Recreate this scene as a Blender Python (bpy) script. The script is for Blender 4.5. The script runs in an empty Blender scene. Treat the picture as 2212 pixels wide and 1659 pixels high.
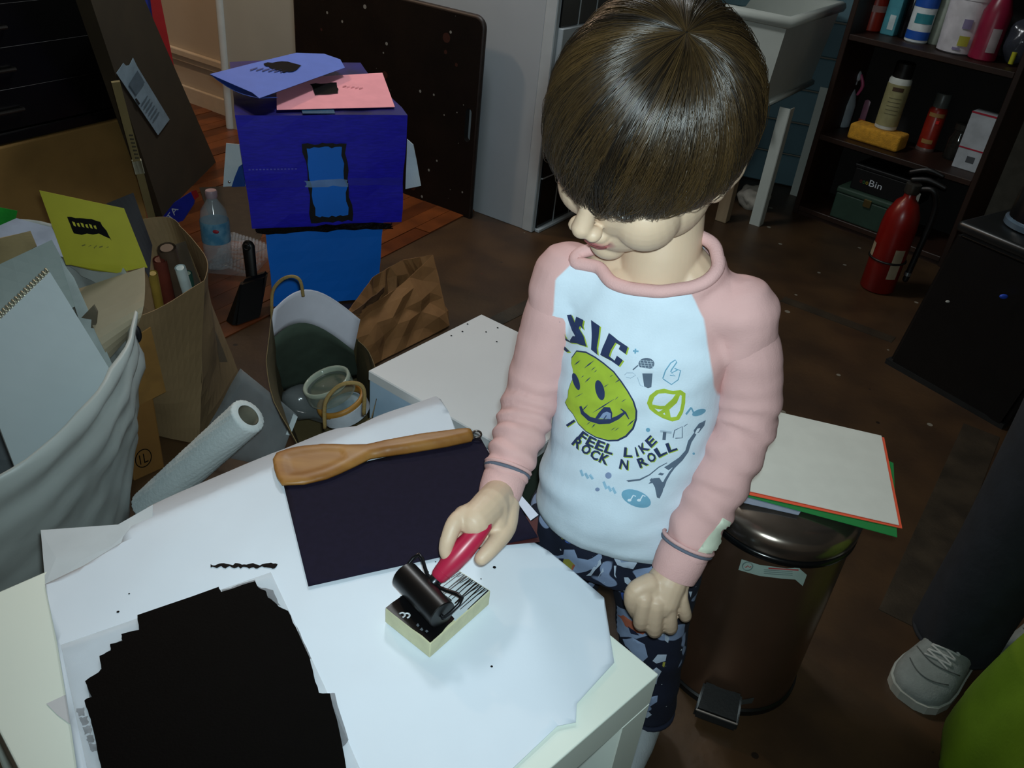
import bpy, bmesh, math, random
import numpy as np
from mathutils import Vector, Matrix, noise
from mathutils.geometry import delaunay_2d_cdt
from mathutils.bvhtree import BVHTree
random.seed(7)
S = bpy.context.scene
COL = S.collection
# ------------------------------------------------------------------ camera
PW, PH, FPX = 2212.0, 1659.0, 1850.0
CAMH = 1.21
_d = np.array([782.0 - PW / 2, 3650.0 - PH / 2, FPX]); _d /= np.linalg.norm(_d)
_f = np.array([0, 0, 1.0]) - _d[2] * _d; _f /= np.linalg.norm(_f)
_r = np.cross(_d, _f); _r = _r if _r[0] > 0 else -_r
RM = np.array([_r, _f, -_d])                     # camera (x right, y down, z ahead) -> world
cam = bpy.data.cameras.new('camera'); camo = bpy.data.objects.new('camera', cam); COL.objects.link(camo)
cam.sensor_width = 36.0; cam.lens = FPX / PW * 36.0; cam.clip_start = 0.02; cam.clip_end = 60
cr, cu, cb = RM @ np.array([1, 0, 0]), RM @ np.array([0, -1, 0]), RM @ np.array([0, 0, -1])
camo.matrix_world = Matrix(((cr[0], cu[0], cb[0], 0), (cr[1], cu[1], cb[1], 0), (cr[2], cu[2], cb[2], CAMH), (0, 0, 0, 1)))
S.camera = camo
# ------------------------------------------------------------------ world, lights, exposure
S.view_settings.view_transform = 'Standard'; S.view_settings.look = 'None'
S.view_settings.exposure = 0.0; S.view_settings.gamma = 1.0; S.view_settings.use_curve_mapping = False
W = bpy.data.worlds.new('dim_room'); S.world = W; W.use_nodes = True
W.node_tree.nodes['Background'].inputs[0].default_value = (0.62, 0.66, 0.72, 1)
W.node_tree.nodes['Background'].inputs[1].default_value = 0.028
def lamp(name, kind, loc, energy, color, size, **kw):
    L = bpy.data.lights.new(name, kind); L.energy = energy; L.color = color
    if kind == 'AREA': L.size = size
    else: L.shadow_soft_size = size
    for k, v in kw.items(): setattr(L, k, v)
    o = bpy.data.objects.new(name, L); COL.objects.link(o); o.location = loc
    return o
# the phone's own flash, beside its lens
fl = lamp('phone_flash', 'SPOT', Vector((0, 0, CAMH)) + Vector(cr) * 0.012 + Vector(cu) * 0.022, 40.0, (0.78, 0.96, 1.0), 0.012, spot_size=math.radians(98), spot_blend=1.0)
tgt = RM @ np.array([(1010 - PW / 2) / FPX, (700 - PH / 2) / FPX, 1.0])
fl.rotation_euler = Vector(tgt).to_track_quat('-Z', 'Y').to_euler()
# a warm ceiling bulb in the back-left room, and an added fill lamp that brightens the back
lamp('warm_bulb', 'POINT', (-1.75, 3.0, 2.2), 40.0, (1.0, 0.70, 0.48), 0.06)
lamp('fill_lamp', 'POINT', (-0.35, 2.5, 2.35), 48, (0.92, 0.97, 1.0), 0.15)  # added fill, stands for no fixture in the room

# ------------------------------------------------------------------ measuring helpers
def ray(px, py):
    return Vector(RM @ np.array([px - PW / 2, py - PH / 2, FPX]))
def at(px, py, z=0.0):
    r = ray(px, py); return Vector((0, 0, CAMH)) + r * ((z - CAMH) / r.z)
def aty(px, py, Y):
    r = ray(px, py); return Vector((0, 0, CAMH)) + r * (Y / r.y)
def lin(c):
    c = c / 255.0
    return c / 12.92 if c <= 0.04045 else ((c + 0.055) / 1.055) ** 2.4
def rgb(h):
    h = h.lstrip('#'); return tuple(lin(int(h[i:i + 2], 16)) for i in (0, 2, 4)) + (1.0,)
# ------------------------------------------------------------------ materials
MATS = {}
def mat(name, col, rough=0.6, metal=0.0, var=0.12, scale=25.0, bump=0.0, bscale=200.0, alpha=1.0, spec=0.5, trans=0.0, coat=0.0, stretch=None, col2=None, sheen=0.0):
    if name in MATS: return MATS[name]
    m = bpy.data.materials.new(name); m.use_nodes = True; MATS[name] = m
    nt = m.node_tree; b = nt.nodes['Principled BSDF']
    c = rgb(col)
    tc = nt.nodes.new('ShaderNodeTexCoord'); mp = nt.nodes.new('ShaderNodeMapping')
    nt.links.new(tc.outputs['Object'], mp.inputs[0])
    if stretch: mp.inputs['Scale'].default_value = stretch
    n = nt.nodes.new('ShaderNodeTexNoise'); n.inputs['Scale'].default_value = scale; n.inputs['Detail'].default_value = 5
    nt.links.new(mp.outputs[0], n.inputs['Vector'])
    r = nt.nodes.new('ShaderNodeValToRGB'); nt.links.new(n.outputs['Fac'], r.inputs[0])
    c2 = rgb(col2) if col2 else tuple(min(1, x * (1 + var)) for x in c[:3]) + (1,)
    c1 = tuple(x * (1 - var) for x in c[:3]) + (1,) if not col2 else c
    r.color_ramp.elements[0].position = 0.36; r.color_ramp.elements[0].color = c1
    r.color_ramp.elements[1].position = 0.66; r.color_ramp.elements[1].color = c2
    nt.links.new(r.outputs[0], b.inputs['Base Color'])
    b.inputs['Roughness'].default_value = rough; b.inputs['Metallic'].default_value = metal
    b.inputs['Alpha'].default_value = alpha; b.inputs['Specular IOR Level'].default_value = spec
    b.inputs['Transmission Weight'].default_value = trans; b.inputs['Coat Weight'].default_value = coat
    b.inputs['Sheen Weight'].default_value = sheen
    if bump:
        n2 = nt.nodes.new('ShaderNodeTexNoise'); n2.inputs['Scale'].default_value = bscale; n2.inputs['Detail'].default_value = 4
        nt.links.new(mp.outputs[0], n2.inputs['Vector'])
        bp = nt.nodes.new('ShaderNodeBump'); bp.inputs['Strength'].default_value = bump; bp.inputs['Distance'].default_value = 0.004
        nt.links.new(n2.outputs['Fac'], bp.inputs['Height']); nt.links.new(bp.outputs[0], b.inputs['Normal'])
    return m
def speckle(m, col, scale, thr, amount=1.0, smooth=0.04):
    """small flat spots of another colour, at random places"""
    nt = m.node_tree; b = nt.nodes['Principled BSDF']; src = b.inputs['Base Color'].links[0].from_socket
    tc = nt.nodes.new('ShaderNodeTexCoord'); v = nt.nodes.new('ShaderNodeTexVoronoi'); v.inputs['Scale'].default_value = scale
    nt.links.new(tc.outputs['Object'], v.inputs['Vector'])
    w = nt.nodes.new('ShaderNodeTexWhiteNoise'); nt.links.new(v.outputs['Position'], w.inputs['Vector'])
    mu = nt.nodes.new('ShaderNodeMath'); mu.operation = 'MULTIPLY'; mu.inputs[1].default_value = thr
    nt.links.new(w.outputs['Value'], mu.inputs[0])
    po = nt.nodes.new('ShaderNodeMath'); po.operation = 'POWER'; po.inputs[1].default_value = 2.0; nt.links.new(mu.outputs[0], po.inputs[0])
    lt = nt.nodes.new('ShaderNodeMath'); lt.operation = 'LESS_THAN'; nt.links.new(v.outputs['Distance'], lt.inputs[0]); nt.links.new(po.outputs[0], lt.inputs[1])
    am = nt.nodes.new('ShaderNodeMath'); am.operation = 'MULTIPLY'; am.inputs[1].default_value = amount; nt.links.new(lt.outputs[0], am.inputs[0])
    mx = nt.nodes.new('ShaderNodeMixRGB'); mx.inputs[2].default_value = rgb(col)
    nt.links.new(am.outputs[0], mx.inputs[0]); nt.links.new(src, mx.inputs[1]); nt.links.new(mx.outputs[0], b.inputs['Base Color'])
    return m
# ------------------------------------------------------------------ objects
WLOC = {}
def tag(o, label=None, cat=None, group=None, kind=None):
    if label: o['label'] = label
    if cat: o['category'] = cat
    if group: o['group'] = group
    if kind: o['kind'] = kind
    return o
def thing(name, label, cat, loc=(0, 0, 0), group=None):
    o = bpy.data.objects.new(name, None); COL.objects.link(o); o.location = loc; o.empty_display_size = 0.05
    WLOC[o.name] = Vector(loc); return tag(o, label, cat, group)
def obj(name, bm, m, parent=None, smooth=False, angle=None, recalc=True):
    if recalc: bmesh.ops.recalc_face_normals(bm, faces=bm.faces)
    me = bpy.data.meshes.new(name); bm.to_mesh(me); bm.free()
    for k in (m if isinstance(m, (list, tuple)) else [m]): me.materials.append(k)
    if smooth:
        for p in me.polygons: p.use_smooth = True
        if angle:
            try: me.set_sharp_from_angle(angle=math.radians(angle))
            except Exception: pass
    o = bpy.data.objects.new(name, me); COL.objects.link(o)
    if parent:
        o.parent = parent; o.matrix_parent_inverse = Matrix.Translation(-WLOC.get(parent.name, Vector((0, 0, 0))))
    return o
def struct(name, bm, m, **k):
    return tag(obj(name, bm, m, **k), kind='structure')
BM = bmesh.new
# ------------------------------------------------------------------ shapes
def hexa(bm, b4, t4):
    v = [bm.verts.new(p) for p in list(b4) + list(t4)]
    f = [bm.faces.new((v[3], v[2], v[1], v[0])), bm.faces.new((v[4], v[5], v[6], v[7]))]
    for i in range(4):
        j = (i + 1) % 4; f.append(bm.faces.new((v[i], v[j], v[4 + j], v[4 + i])))
    return v, f
def quadbox(bm, p4, z0, z1, bevel=0.0, seg=2):
    b = [Vector((p[0], p[1], z0)) for p in p4]; t = [Vector((p[0], p[1], z1)) for p in p4]
    v, f = hexa(bm, b, t)
    if bevel: bmesh.ops.bevel(bm, geom=list({e for q in f for e in q.edges}), offset=bevel, segments=seg, affect='EDGES', profile=0.5, clamp_overlap=True)
    return bm
def box(bm, c, size, ax=(1, 0), bevel=0.0, seg=2):
    """box with centre c, size (along ax, across ax, up)"""
    a = Vector((ax[0], ax[1], 0)).normalized(); n = Vector((-a.y, a.x, 0)); c = Vector(c)
    p = [c + a * (sx * size[0] / 2) + n * (sy * size[1] / 2) for sx, sy in ((-1, -1), (1, -1), (1, 1), (-1, 1))]
    return quadbox(bm, p, c.z - size[2] / 2, c.z + size[2] / 2, bevel, seg)
def smoothpath(pts, k=4):
    pts = [Vector(p) for p in pts]
    if len(pts) < 3 or k < 2: return pts
    out = []
    for i in range(len(pts) - 1):
        p0 = pts[max(i - 1, 0)]; p1 = pts[i]; p2 = pts[i + 1]; p3 = pts[min(i + 2, len(pts) - 1)]
        for j in range(k):
            t = j / k
            out.append(0.5 * ((2 * p1) + (p2 - p0) * t + (2 * p0 - 5 * p1 + 4 * p2 - p3) * t * t + (3 * p1 - p0 - 3 * p2 + p3) * t ** 3))
    return out + [pts[-1]]
def interp(vals, n):
    return list(np.interp(np.linspace(0, len(vals) - 1, n), range(len(vals)), vals))
def tube(bm, pts, rad, n=10, k=1, caps=True, closed=False, flat=1.0, side=None):
    """round bar along pts; rad one value or one per point; flat squeezes it along 'side'"""
    P = smoothpath(pts, k) if k > 1 else [Vector(p) for p in pts]
    R = interp(rad, len(P)) if isinstance(rad, (list, tuple)) else [rad] * len(P)
    rings = []; prev = None; N = len(P)
    for i, p in enumerate(P):
        if closed: t = P[(i + 1) % N] - P[i - 1]
        else: t = P[min(i + 1, N - 1)] - P[max(i - 1, 0)]
        t = t.normalized() if t.length > 1e-9 else Vector((0, 0, 1))
        if side is not None: u = Vector(side)
        elif prev is None: u = Vector((0, 0, 1)) if abs(t.z) < 0.9 else Vector((1, 0, 0))
        else: u = prev
        u = (u - t * u.dot(t)); u = u.normalized() if u.length > 1e-6 else t.orthogonal().normalized()
        prev = u; w = t.cross(u)
        rings.append([bm.verts.new(p + (u * (math.cos(a) * flat) + w * math.sin(a)) * R[i]) for a in [2 * math.pi * q / n for q in range(n)]])
    M = N if closed else N - 1
    for i in range(M):
        a, b = rings[i], rings[(i + 1) % N]
        for q in range(n): bm.faces.new((a[q], a[(q + 1) % n], b[(q + 1) % n], b[q]))
    if caps and not closed:
        bm.faces.new(list(reversed(rings[0]))); bm.faces.new(rings[-1])
    return bm
def capsule(bm, pts, rad, n=12, k=4, flat=1.0, side=None):
    """tube with rounded ends"""
    P = smoothpath(pts, k); R = interp(rad, len(P)) if isinstance(rad, (list, tuple)) else [rad] * len(P)
    d0 = (P[0] - P[1]).normalized(); d1 = (P[-1] - P[-2]).normalized()
    pre, post = [], []
    for q in (0.15, 0.5, 0.8): 
        a = math.pi / 2 * q
        pre.insert(0, (P[0] + d0 * R[0] * math.sin(a), R[0] * math.cos(a))); post.append((P[-1] + d1 * R[-1] * math.sin(a), R[-1] * math.cos(a)))
    allp = pre + list(zip(P, R)) + post
    return tube(bm, [a for a, _ in allp], [b for _, b in allp], n, 1, True, False, flat, side)
def ellipsoid(bm, c, s, rot=None, u=20, v=12):
    m = Matrix.Translation(Vector(c)) @ ((rot.to_4x4() if rot else Matrix.Identity(4))) @ Matrix.Diagonal((s[0], s[1], s[2], 1))
    bmesh.ops.create_uvsphere(bm, u_segments=u, v_segments=v, radius=1.0, matrix=m); return bm
def lathe(bm, prof, base, n=24, axis=(0, 0, 1), caps=True):
    """profile of (radius, height) turned about axis through base"""
    A = Vector(axis).normalized(); u = A.orthogonal().normalized(); w = A.cross(u); base = Vector(base); rings = []
    for r, z in prof:
        rings.append([bm.verts.new(base + A * z + (u * math.cos(2 * math.pi * q / n) + w * math.sin(2 * math.pi * q / n)) * max(r, 1e-4)) for q in range(n)])
    for a, b in zip(rings, rings[1:]):
        for q in range(n): bm.faces.new((a[q], a[(q + 1) % n], b[(q + 1) % n], b[q]))
    if caps: bm.faces.new(list(reversed(rings[0]))); bm.faces.new(rings[-1])
    return bm
def ringpart(base, r0, r1, z0, z1, n=24, axis=(0, 0, 1)):
    bm = BM(); lathe(bm, [(r0, z0), (r1, z0), (r1, z1), (r0, z1), (r0, z0)], base, n, axis, caps=False); return bm
def grid(bm, fn, nu, nv, t=0.0):
    V = [[bm.verts.new(fn(i / nu, j / nv)) for j in range(nv + 1)] for i in range(nu + 1)]
    F = [bm.faces.new((V[i][j], V[i + 1][j], V[i + 1][j + 1], V[i][j + 1])) for i in range(nu) for j in range(nv)]
    if t: bmesh.ops.recalc_face_normals(bm, faces=F); bmesh.ops.solidify(bm, geom=F, thickness=t)
    return bm
def quad(bm, p00, p10, p11, p01, nu=8, nv=8, t=0.0006, bulge=None, wr=0.0, seed=0, ws=6.0):
    """a sheet between four corners; bulge(u,v) -> Vector, wr = crumple height"""
    p00, p10, p11, p01 = map(Vector, (p00, p10, p11, p01)); nrm = (p10 - p00).cross(p01 - p00).normalized()
    def fn(u, v):
        p = p00.lerp(p10, u).lerp(p01.lerp(p11, u), v)
        if bulge: p = p + bulge(u, v)
        if wr: p = p + nrm * wr * noise.noise(Vector((p.x * ws + seed, p.y * ws, p.z * ws)))
        return p
    return grid(bm, fn, nu, nv, t)
def cdt(outline, spacing, holes=()):
    pts = [Vector((p[0], p[1])) for p in outline]; n = len(pts); edges = [(i, (i + 1) % n) for i in range(n)]
    polys = [outline] + list(holes)
    for hlist in holes:
        o = len(pts); pts += [Vector((p[0], p[1])) for p in hlist]; edges += [(o + i, o + (i + 1) % len(hlist)) for i in range(len(hlist))]
    def inside(x, y, poly):
        c = False
        for i in range(len(poly)):
            x1, y1 = poly[i][0], poly[i][1]; x2, y2 = poly[i - 1][0], poly[i - 1][1]
            if (y1 > y) != (y2 > y) and x < (x2 - x1) * (y - y1) / (y2 - y1) + x1: c = not c
        return c
    if spacing:
        xs = [p[0] for p in outline]; ys = [p[1] for p in outline]; y = min(ys) + spacing / 2; row = 0
        while y < max(ys):
            x = min(xs) + spacing * (0.5 if row % 2 else 0.25)
            while x < max(xs):
                if inside(x, y, outline) and not any(inside(x, y, q) for q in holes): pts.append(Vector((x, y)))
                x += spacing
            y += spacing * 0.87; row += 1
    r = delaunay_2d_cdt(pts, edges, [], 0, 1e-7)
    V = r[0]; T = []
    for f in r[2]:
        cx = sum(V[i].x for i in f) / len(f); cy = sum(V[i].y for i in f) / len(f)
        if inside(cx, cy, outline) and not any(inside(cx, cy, q) for q in holes): T.append(tuple(f))
    return V, T
def onsurf(px, py, zf):
    z = zf(0, 0) if False else 0.45
    for _ in range(12):
        p = at(px, py, z); z = zf(p.x, p.y)
    return at(px, py, z)
def sheet(px, zf, t=0.0006, sp=0.02, up=0.0):
    """flat or gently bent sheet whose outline was measured on the photograph; zf(x, y) is its height"""
    if not callable(zf): z0 = zf; zf = lambda x, y: z0
    out = [onsurf(a, b, zf) for a, b in px]
    V, T = cdt([(p.x, p.y) for p in out], sp); bm = BM()
    vs = [bm.verts.new((v.x, v.y, zf(v.x, v.y) + up)) for v in V]
    F = []
    for f in T:
        try: F.append(bm.faces.new([vs[i] for i in f]))
        except ValueError: pass
    for v in [v for v in bm.verts if not v.link_faces]: bm.verts.remove(v)
    bmesh.ops.recalc_face_normals(bm, faces=F)
    if sum(f.normal.z for f in F) < 0: bmesh.ops.reverse_faces(bm, faces=F)
    if t: bmesh.ops.solidify(bm, geom=F, thickness=t)
    return bm
def textgeo(s, res=2, bold=0.0):
    c = bpy.data.curves.new('t', 'FONT'); c.body = s; c.offset = bold; c.resolution_u = res; c.fill_mode = 'FRONT'
    o = bpy.data.objects.new('t', c); COL.objects.link(o); dg = bpy.context.evaluated_depsgraph_get(); dg.update()
    me = bpy.data.meshes.new_from_object(o.evaluated_get(dg)); V = [(v.co.x, v.co.y) for v in me.vertices]; F = [tuple(p.vertices) for p in me.polygons]
    bpy.data.objects.remove(o); bpy.data.curves.remove(c); bpy.data.meshes.remove(me)
    x0 = min(v[0] for v in V); x1 = max(v[0] for v in V); y1 = max(v[1] for v in V); y0 = min(v[1] for v in V)
    return [((x - x0) / (x1 - x0), (y - y0) / (y1 - y0)) for x, y in V], F
def textmesh(s, p00, p10, p01):
    """lettering laid flat in the parallelogram p00 (bottom left), p10 (bottom right), p01 (top left)"""
    V, F = textgeo(s); p00, p10, p01 = map(Vector, (p00, p10, p01)); bm = BM()
    vs = [bm.verts.new(p00 + (p10 - p00) * x + (p01 - p00) * y) for x, y in V]
    for f in F:
        try: bm.faces.new([vs[i] for i in f])
        except ValueError: pass
    return bm
def flatpoly(pts3):
    bm = BM(); bm.faces.new([bm.verts.new(Vector(p)) for p in pts3]); return bm
def plate(p00, p10, p01, poly, off, t=0.0004, sp=0.0):
    """thin painted patch: poly in (u, v) of the frame p00, p10, p01; off lifts it"""
    p00, p10, p01, off = map(Vector, (p00, p10, p01, off)); V, T = cdt(poly, sp); bm = BM()
    vs = [bm.verts.new(p00 + (p10 - p00) * v.x + (p01 - p00) * v.y + off) for v in V]
    F = [bm.faces.new([vs[i] for i in f]) for f in T]
    if t: bmesh.ops.recalc_face_normals(bm, faces=F); bmesh.ops.solidify(bm, geom=F, thickness=t)
    return bm
def noisy(bm, amp, sc, seed=0.0):
    bm.normal_update()
    for v in bm.verts:
        v.co += v.normal * amp * noise.noise(Vector((v.co.x * sc + seed, v.co.y * sc - seed, v.co.z * sc)))
    return bm
# ================================================================== measuring helpers for the far things
def V3(x, y, z=0.0): return Vector((x, y, z))
def onplane(px, py, P, N):
    r = ray(px, py); o = Vector((0, 0, CAMH)); return o + r * ((Vector(P) - o).dot(N) / r.dot(N))
def project(p):
    v = RM.T @ np.array([p[0], p[1], p[2] - CAMH]); return PW / 2 + FPX * v[0] / v[2], PH / 2 + FPX * v[1] / v[2]
def zat(P, py):
    lo, hi = -0.5, 3.0
    for _ in range(50):
        m = (lo + hi) / 2
        if project((P[0], P[1], m))[1] > py: lo = m
        else: hi = m
    return lo
WA = V3(0.853, -0.522); WN = V3(0.522, 0.853)        # along the back wall, and away from the camera
# ================================================================== the setting
m_floor = speckle(speckle(speckle(mat('brown_floor_paint', '#38281a', 0.42, var=0.3, scale=6, bump=0.15, bscale=60, col2='#4c3722'), '#8c887c', 13, 0.36, 0.8), '#1a1410', 11, 0.30, 0.9), '#6a2a24', 5, 0.25, 0.5)
fl_root = tag(thing('floor', None, None), kind='structure')
obj('painted_floor', quadbox(BM(), [V3(-3.2, -1.2), V3(3.2, -1.2), V3(3.2, 5.2), V3(-3.2, 5.2)], -0.05, 0.0), m_floor, fl_root)
m_plank = [mat('plank_wood_%d' % i, c, 0.38, var=0.3, scale=9, bump=0.1, stretch=(1, 1, 1)) for i, c in enumerate(('#5e2e12', '#52280f', '#683616'))]
b0 = at(830, 556); pd = V3(0.46, 0.888); pn = V3(-0.888, 0.46)
for i in range(30):
    for j in range(2):
        a = b0 + pn * (0.062 * i) + pd * (-0.75 + (0.55 if i % 2 else 0.95)) * 1.0
        s0, s1 = ((-0.75, 0.25 + 0.37 * (i % 3)), (0.25 + 0.37 * (i % 3), 2.0))[j]
        q = b0 + pn * (0.062 * i + 0.001); e = pn * 0.060
        obj('plank', quadbox(BM(), [q + pd * (s0 + 0.002), q + pd * s1, q + pd * s1 + e, q + pd * (s0 + 0.002) + e], -0.002, 0.004 + 0.0006 * ((i * 7 + j * 3) % 4)), m_plank[(i * 5 + j * 2) % 3], fl_root)
m_seam = mat('worn_grey_tape', '#352d22', 0.5, var=0.35, scale=14, bump=0.2)
def strip(a, b, w, label):
    a, b = Vector(a), Vector(b); d = (b - a).normalized(); n = V3(-d.y, d.x) * w / 2
    tag(obj('floor_tape', quadbox(BM(), [a - n, b - n, b + n, a + n], 0.0, 0.0015), m_seam), label, 'tape')
strip(at(1690, 646), at(1930, 735), 0.045, 'dark tape strip on the floor beyond the boy\'s shoulder')
strip(at(2120, 930), at(1948, 1342), 0.09, 'wide worn grey tape strip on the floor beside the trouser leg')
strip(at(1060, 700), at(1180, 640), 0.05, 'dark tape strip on the floor between the boy and the paper bag')
# back wall (beige, with a rail and a baseboard)
m_beige = mat('beige_wall_paint', '#b3a48f', 0.75, var=0.04, scale=3, bump=0.05)
w0 = V3(-1.60, 3.889); 
def along(p, a, b, n0, n1): return [p + WA * a + WN * n0, p + WA * b + WN * n0, p + WA * b + WN * n1, p + WA * a + WN * n1]
struct('wall_back', quadbox(BM(), along(w0, -1.6, 1.2, 0, 0.1), 0, 2.5), m_beige)
m_trim = mat('cream_trim_paint', '#c2b29a', 0.5, var=0.04)
struct('baseboard_back', quadbox(BM(), along(w0, -1.6, 0.6, -0.016, 0), 0, 0.075, 0.004), m_trim)
zr = zat(w0 + WA * 0.05, 128)
bm = BM(); quadbox(bm, along(w0, -1.6, 0.6, -0.022, 0), zr, zr + 0.03, 0.005); quadbox(bm, along(w0, -1.6, 0.6, -0.012, 0), zr - 0.025, zr, 0.003)
struct('trim_1', bm, m_trim)
# grey-white partition in front of it
m_part = mat('grey_white_partition', '#a3a69e', 0.6, var=0.04, scale=4)
p0 = V3(-1.325, 3.60)
struct('wall_partition', quadbox(BM(), along(p0, 0.0, 0.86, 0, 0.06), 0, 2.5), m_part)
m_edge = mat('partition_edge_trim', '#b9bfbd', 0.5, var=0.03)
struct('trim_2', quadbox(BM(), along(p0, 0.83, 0.865, -0.006, 0.066), 0, 2.5, 0.003), m_edge)
bm = BM(); tube(bm, [p0 + V3(0, 0, 0), p0 + V3(0, 0, 2.5)], 0.018, 12); struct('trim_3', bm, m_edge, smooth=True, angle=40)
# teal board wall and the wall on the right
m_teal = [mat('teal_board_%d' % i, c, 0.6, var=0.08, scale=8, bump=0.05) for i, c in enumerate(('#54727c', '#4c6a74', '#5b7a84'))]
t0 = at(1605, 400); td = (at(1705, 421) - t0).normalized(); tn = V3(-td.y, td.x)
t0 = t0 + tn * 0.12
tw = tag(thing('wall_right', None, None), kind='structure')
def alongt(a, b, n0, n1): return [t0 + td * a + tn * n0, t0 + td * b + tn * n0, t0 + td * b + tn * n1, t0 + td * a + tn * n1]
obj('backing', quadbox(BM(), alongt(-1.2, 2.6, 0.0, 0.08), 0, 2.5), mat('wall_backing', '#7d766a', 0.7), tw)
for i in range(18):
    obj('board', quadbox(BM(), alongt(-1.2, 0.62, -0.016, 0.002), 0.004 + 0.135 * i, 0.131 + 0.135 * i, 0.004, 1), m_teal[i % 3], tw)
m_side = mat('side_wall_paint', '#8c8678', 0.8, var=0.04, scale=3)
struct('wall_left', quadbox(BM(), [V3(-3.2, -1.2), V3(-3.1, -1.2), V3(-3.1, 5.2), V3(-3.2, 5.2)], 0, 2.6), m_side)
struct('wall_front', quadbox(BM(), [V3(-3.2, -1.3), V3(3.2, -1.3), V3(3.2, -1.2), V3(-3.2, -1.2)], 0, 2.6), m_side)
struct('wall_east', quadbox(BM(), [V3(3.1, -1.2), V3(3.2, -1.2), V3(3.2, 5.2), V3(3.1, 5.2)], 0, 2.6), m_side)
struct('ceiling', quadbox(BM(), [V3(-3.2, -1.3), V3(3.2, -1.3), V3(3.2, 5.3), V3(-3.2, 5.3)], 2.6, 2.7), mat('ceiling_paint', '#8f8d86', 0.8, var=0.03))
# ================================================================== white cabinet with a black glazed front
c0 = V3(0.007, 2.85)
m_wcab = mat('white_cabinet_paint', '#a9b0b6', 0.45, var=0.03, scale=5)
m_wcab2 = mat('white_cabinet_stile', '#b6bdc1', 0.4, var=0.03)
m_pane = mat('black_pane', '#050608', 0.12, var=0.2)
cab = thing('white_cabinet', 'tall white cabinet with black glazed front behind the boy', 'cabinet', c0)
obj('carcass', quadbox(BM(), along(c0, -0.80, -0.002, 0.02, 0.56), 0, 1.9, 0.004, 1), m_wcab, cab)
obj('side_panel', quadbox(BM(), along(c0, -0.80, -0.045, 0.005, 0.02), 0, 1.9, 0.002, 1), m_wcab, cab)
obj('stile', quadbox(BM(), along(c0, -0.043, 0.0, 0.0, 0.02), 0, 1.9, 0.003, 1), m_wcab2, cab)
z1 = zat(c0, 150); z2 = zat(c0, 62)
for nm, za, zb in (('bottom_rail', 0.0, 0.012), ('middle_rail', z1, z2), ('top_rail', 1.84, 1.9)):
    obj(nm, quadbox(BM(), along(c0, 0.0, 0.02, 0.018, 0.56), za, zb, 0.002, 1), m_wcab2, cab)
nw = 5
for zlo, zhi in ((0.012, z1), (z2, 1.84)):
    rows = 3 if zlo < 0.1 else 4
    for i in range(nw):
        for j in range(rows):
            a0 = 0.02 + 0.54 * i / nw; a1 = 0.02 + 0.54 * (i + 1) / nw; h0 = zlo + (zhi - zlo) * j / rows; h1 = zlo + (zhi - zlo) * (j + 1) / rows
            obj('pane', quadbox(BM(), along(c0, 0.0, 0.006, a0 + 0.002, a1 - 0.002), h0 + 0.002, h1 - 0.002), m_pane, cab)
    for i in range(1, nw): obj('muntin', quadbox(BM(), along(c0, 0.0, 0.008, 0.018 + 0.54 * i / nw, 0.022 + 0.54 * i / nw), zlo, zhi), m_wcab2, cab)
    for j in range(1, rows):
        h = zlo + (zhi - zlo) * j / rows
        obj('muntin', quadbox(BM(), along(c0, 0.0, 0.0075, 0.02, 0.56), h - 0.002, h + 0.002), m_wcab2, cab)
# ================================================================== brown folding board with a hand slot, leaning on the cabinet
bn = WN; bp = c0 - WN * 0.045
def bq(px, py):
    q = onplane(px, py, bp, bn); return ((q - bp).dot(WA), q.z)
tr = bq(1053, 42); br_ = bq(1019, 462)
xr = (tr[0] + br_[0]) / 2; xl = xr - 0.86; zt = tr[1]
poly = [(xl, 0.0), (xr, 0.0)] + [(xr - 0.03 + 0.03 * math.cos(a), zt - 0.03 + 0.03 * math.sin(a)) for a in np.linspace(0, math.pi / 2, 7)] + [(xl + 0.03 + 0.03 * math.cos(a), zt - 0.03 + 0.03 * math.sin(a)) for a in np.linspace(math.pi / 2, math.pi, 7)]
s1 = bq(1021, 240); s2 = bq(1017, 296); sx = (s1[0] + s2[0]) / 2; sr = 0.0125
hole = [(sx + sr * math.cos(a), s1[1] + sr * math.sin(a)) for a in np.linspace(0, math.pi, 8)] + [(sx + sr * math.cos(a), s2[1] + sr * math.sin(a)) for a in np.linspace(math.pi, 2 * math.pi, 8)]
Vc, Tc = cdt(poly, 0.0, [hole]); bm = BM()
vs = [bm.verts.new(bp + WA * v.x + V3(0, 0, v.y)) for v in Vc]; F = [bm.faces.new([vs[i] for i in f]) for f in Tc]
bmesh.ops.recalc_face_normals(bm, faces=F); bmesh.ops.solidify(bm, geom=F, thickness=0.022)
m_board = speckle(speckle(mat('dark_brown_board', '#110b07', 0.5, var=0.35, scale=7, bump=0.1, spec=0.3), '#9a9c96', 24, 0.42, 0.7), '#4a2b24', 12, 0.45, 0.6)
brd = thing('folding_board', 'dark brown board with a hand slot leaning on the white cabinet', 'board', bp + WA * xr)
obj('panel', bm, m_board, brd)
rim = [bp + WA * x + V3(0, 0, z) - WN * 0.012 for x, z in poly]
bm = BM(); tube(bm, rim, 0.011, 6, closed=True); obj('edge_band', bm, mat('board_edge', '#241a15', 0.5, var=0.3), brd, smooth=True)
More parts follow.
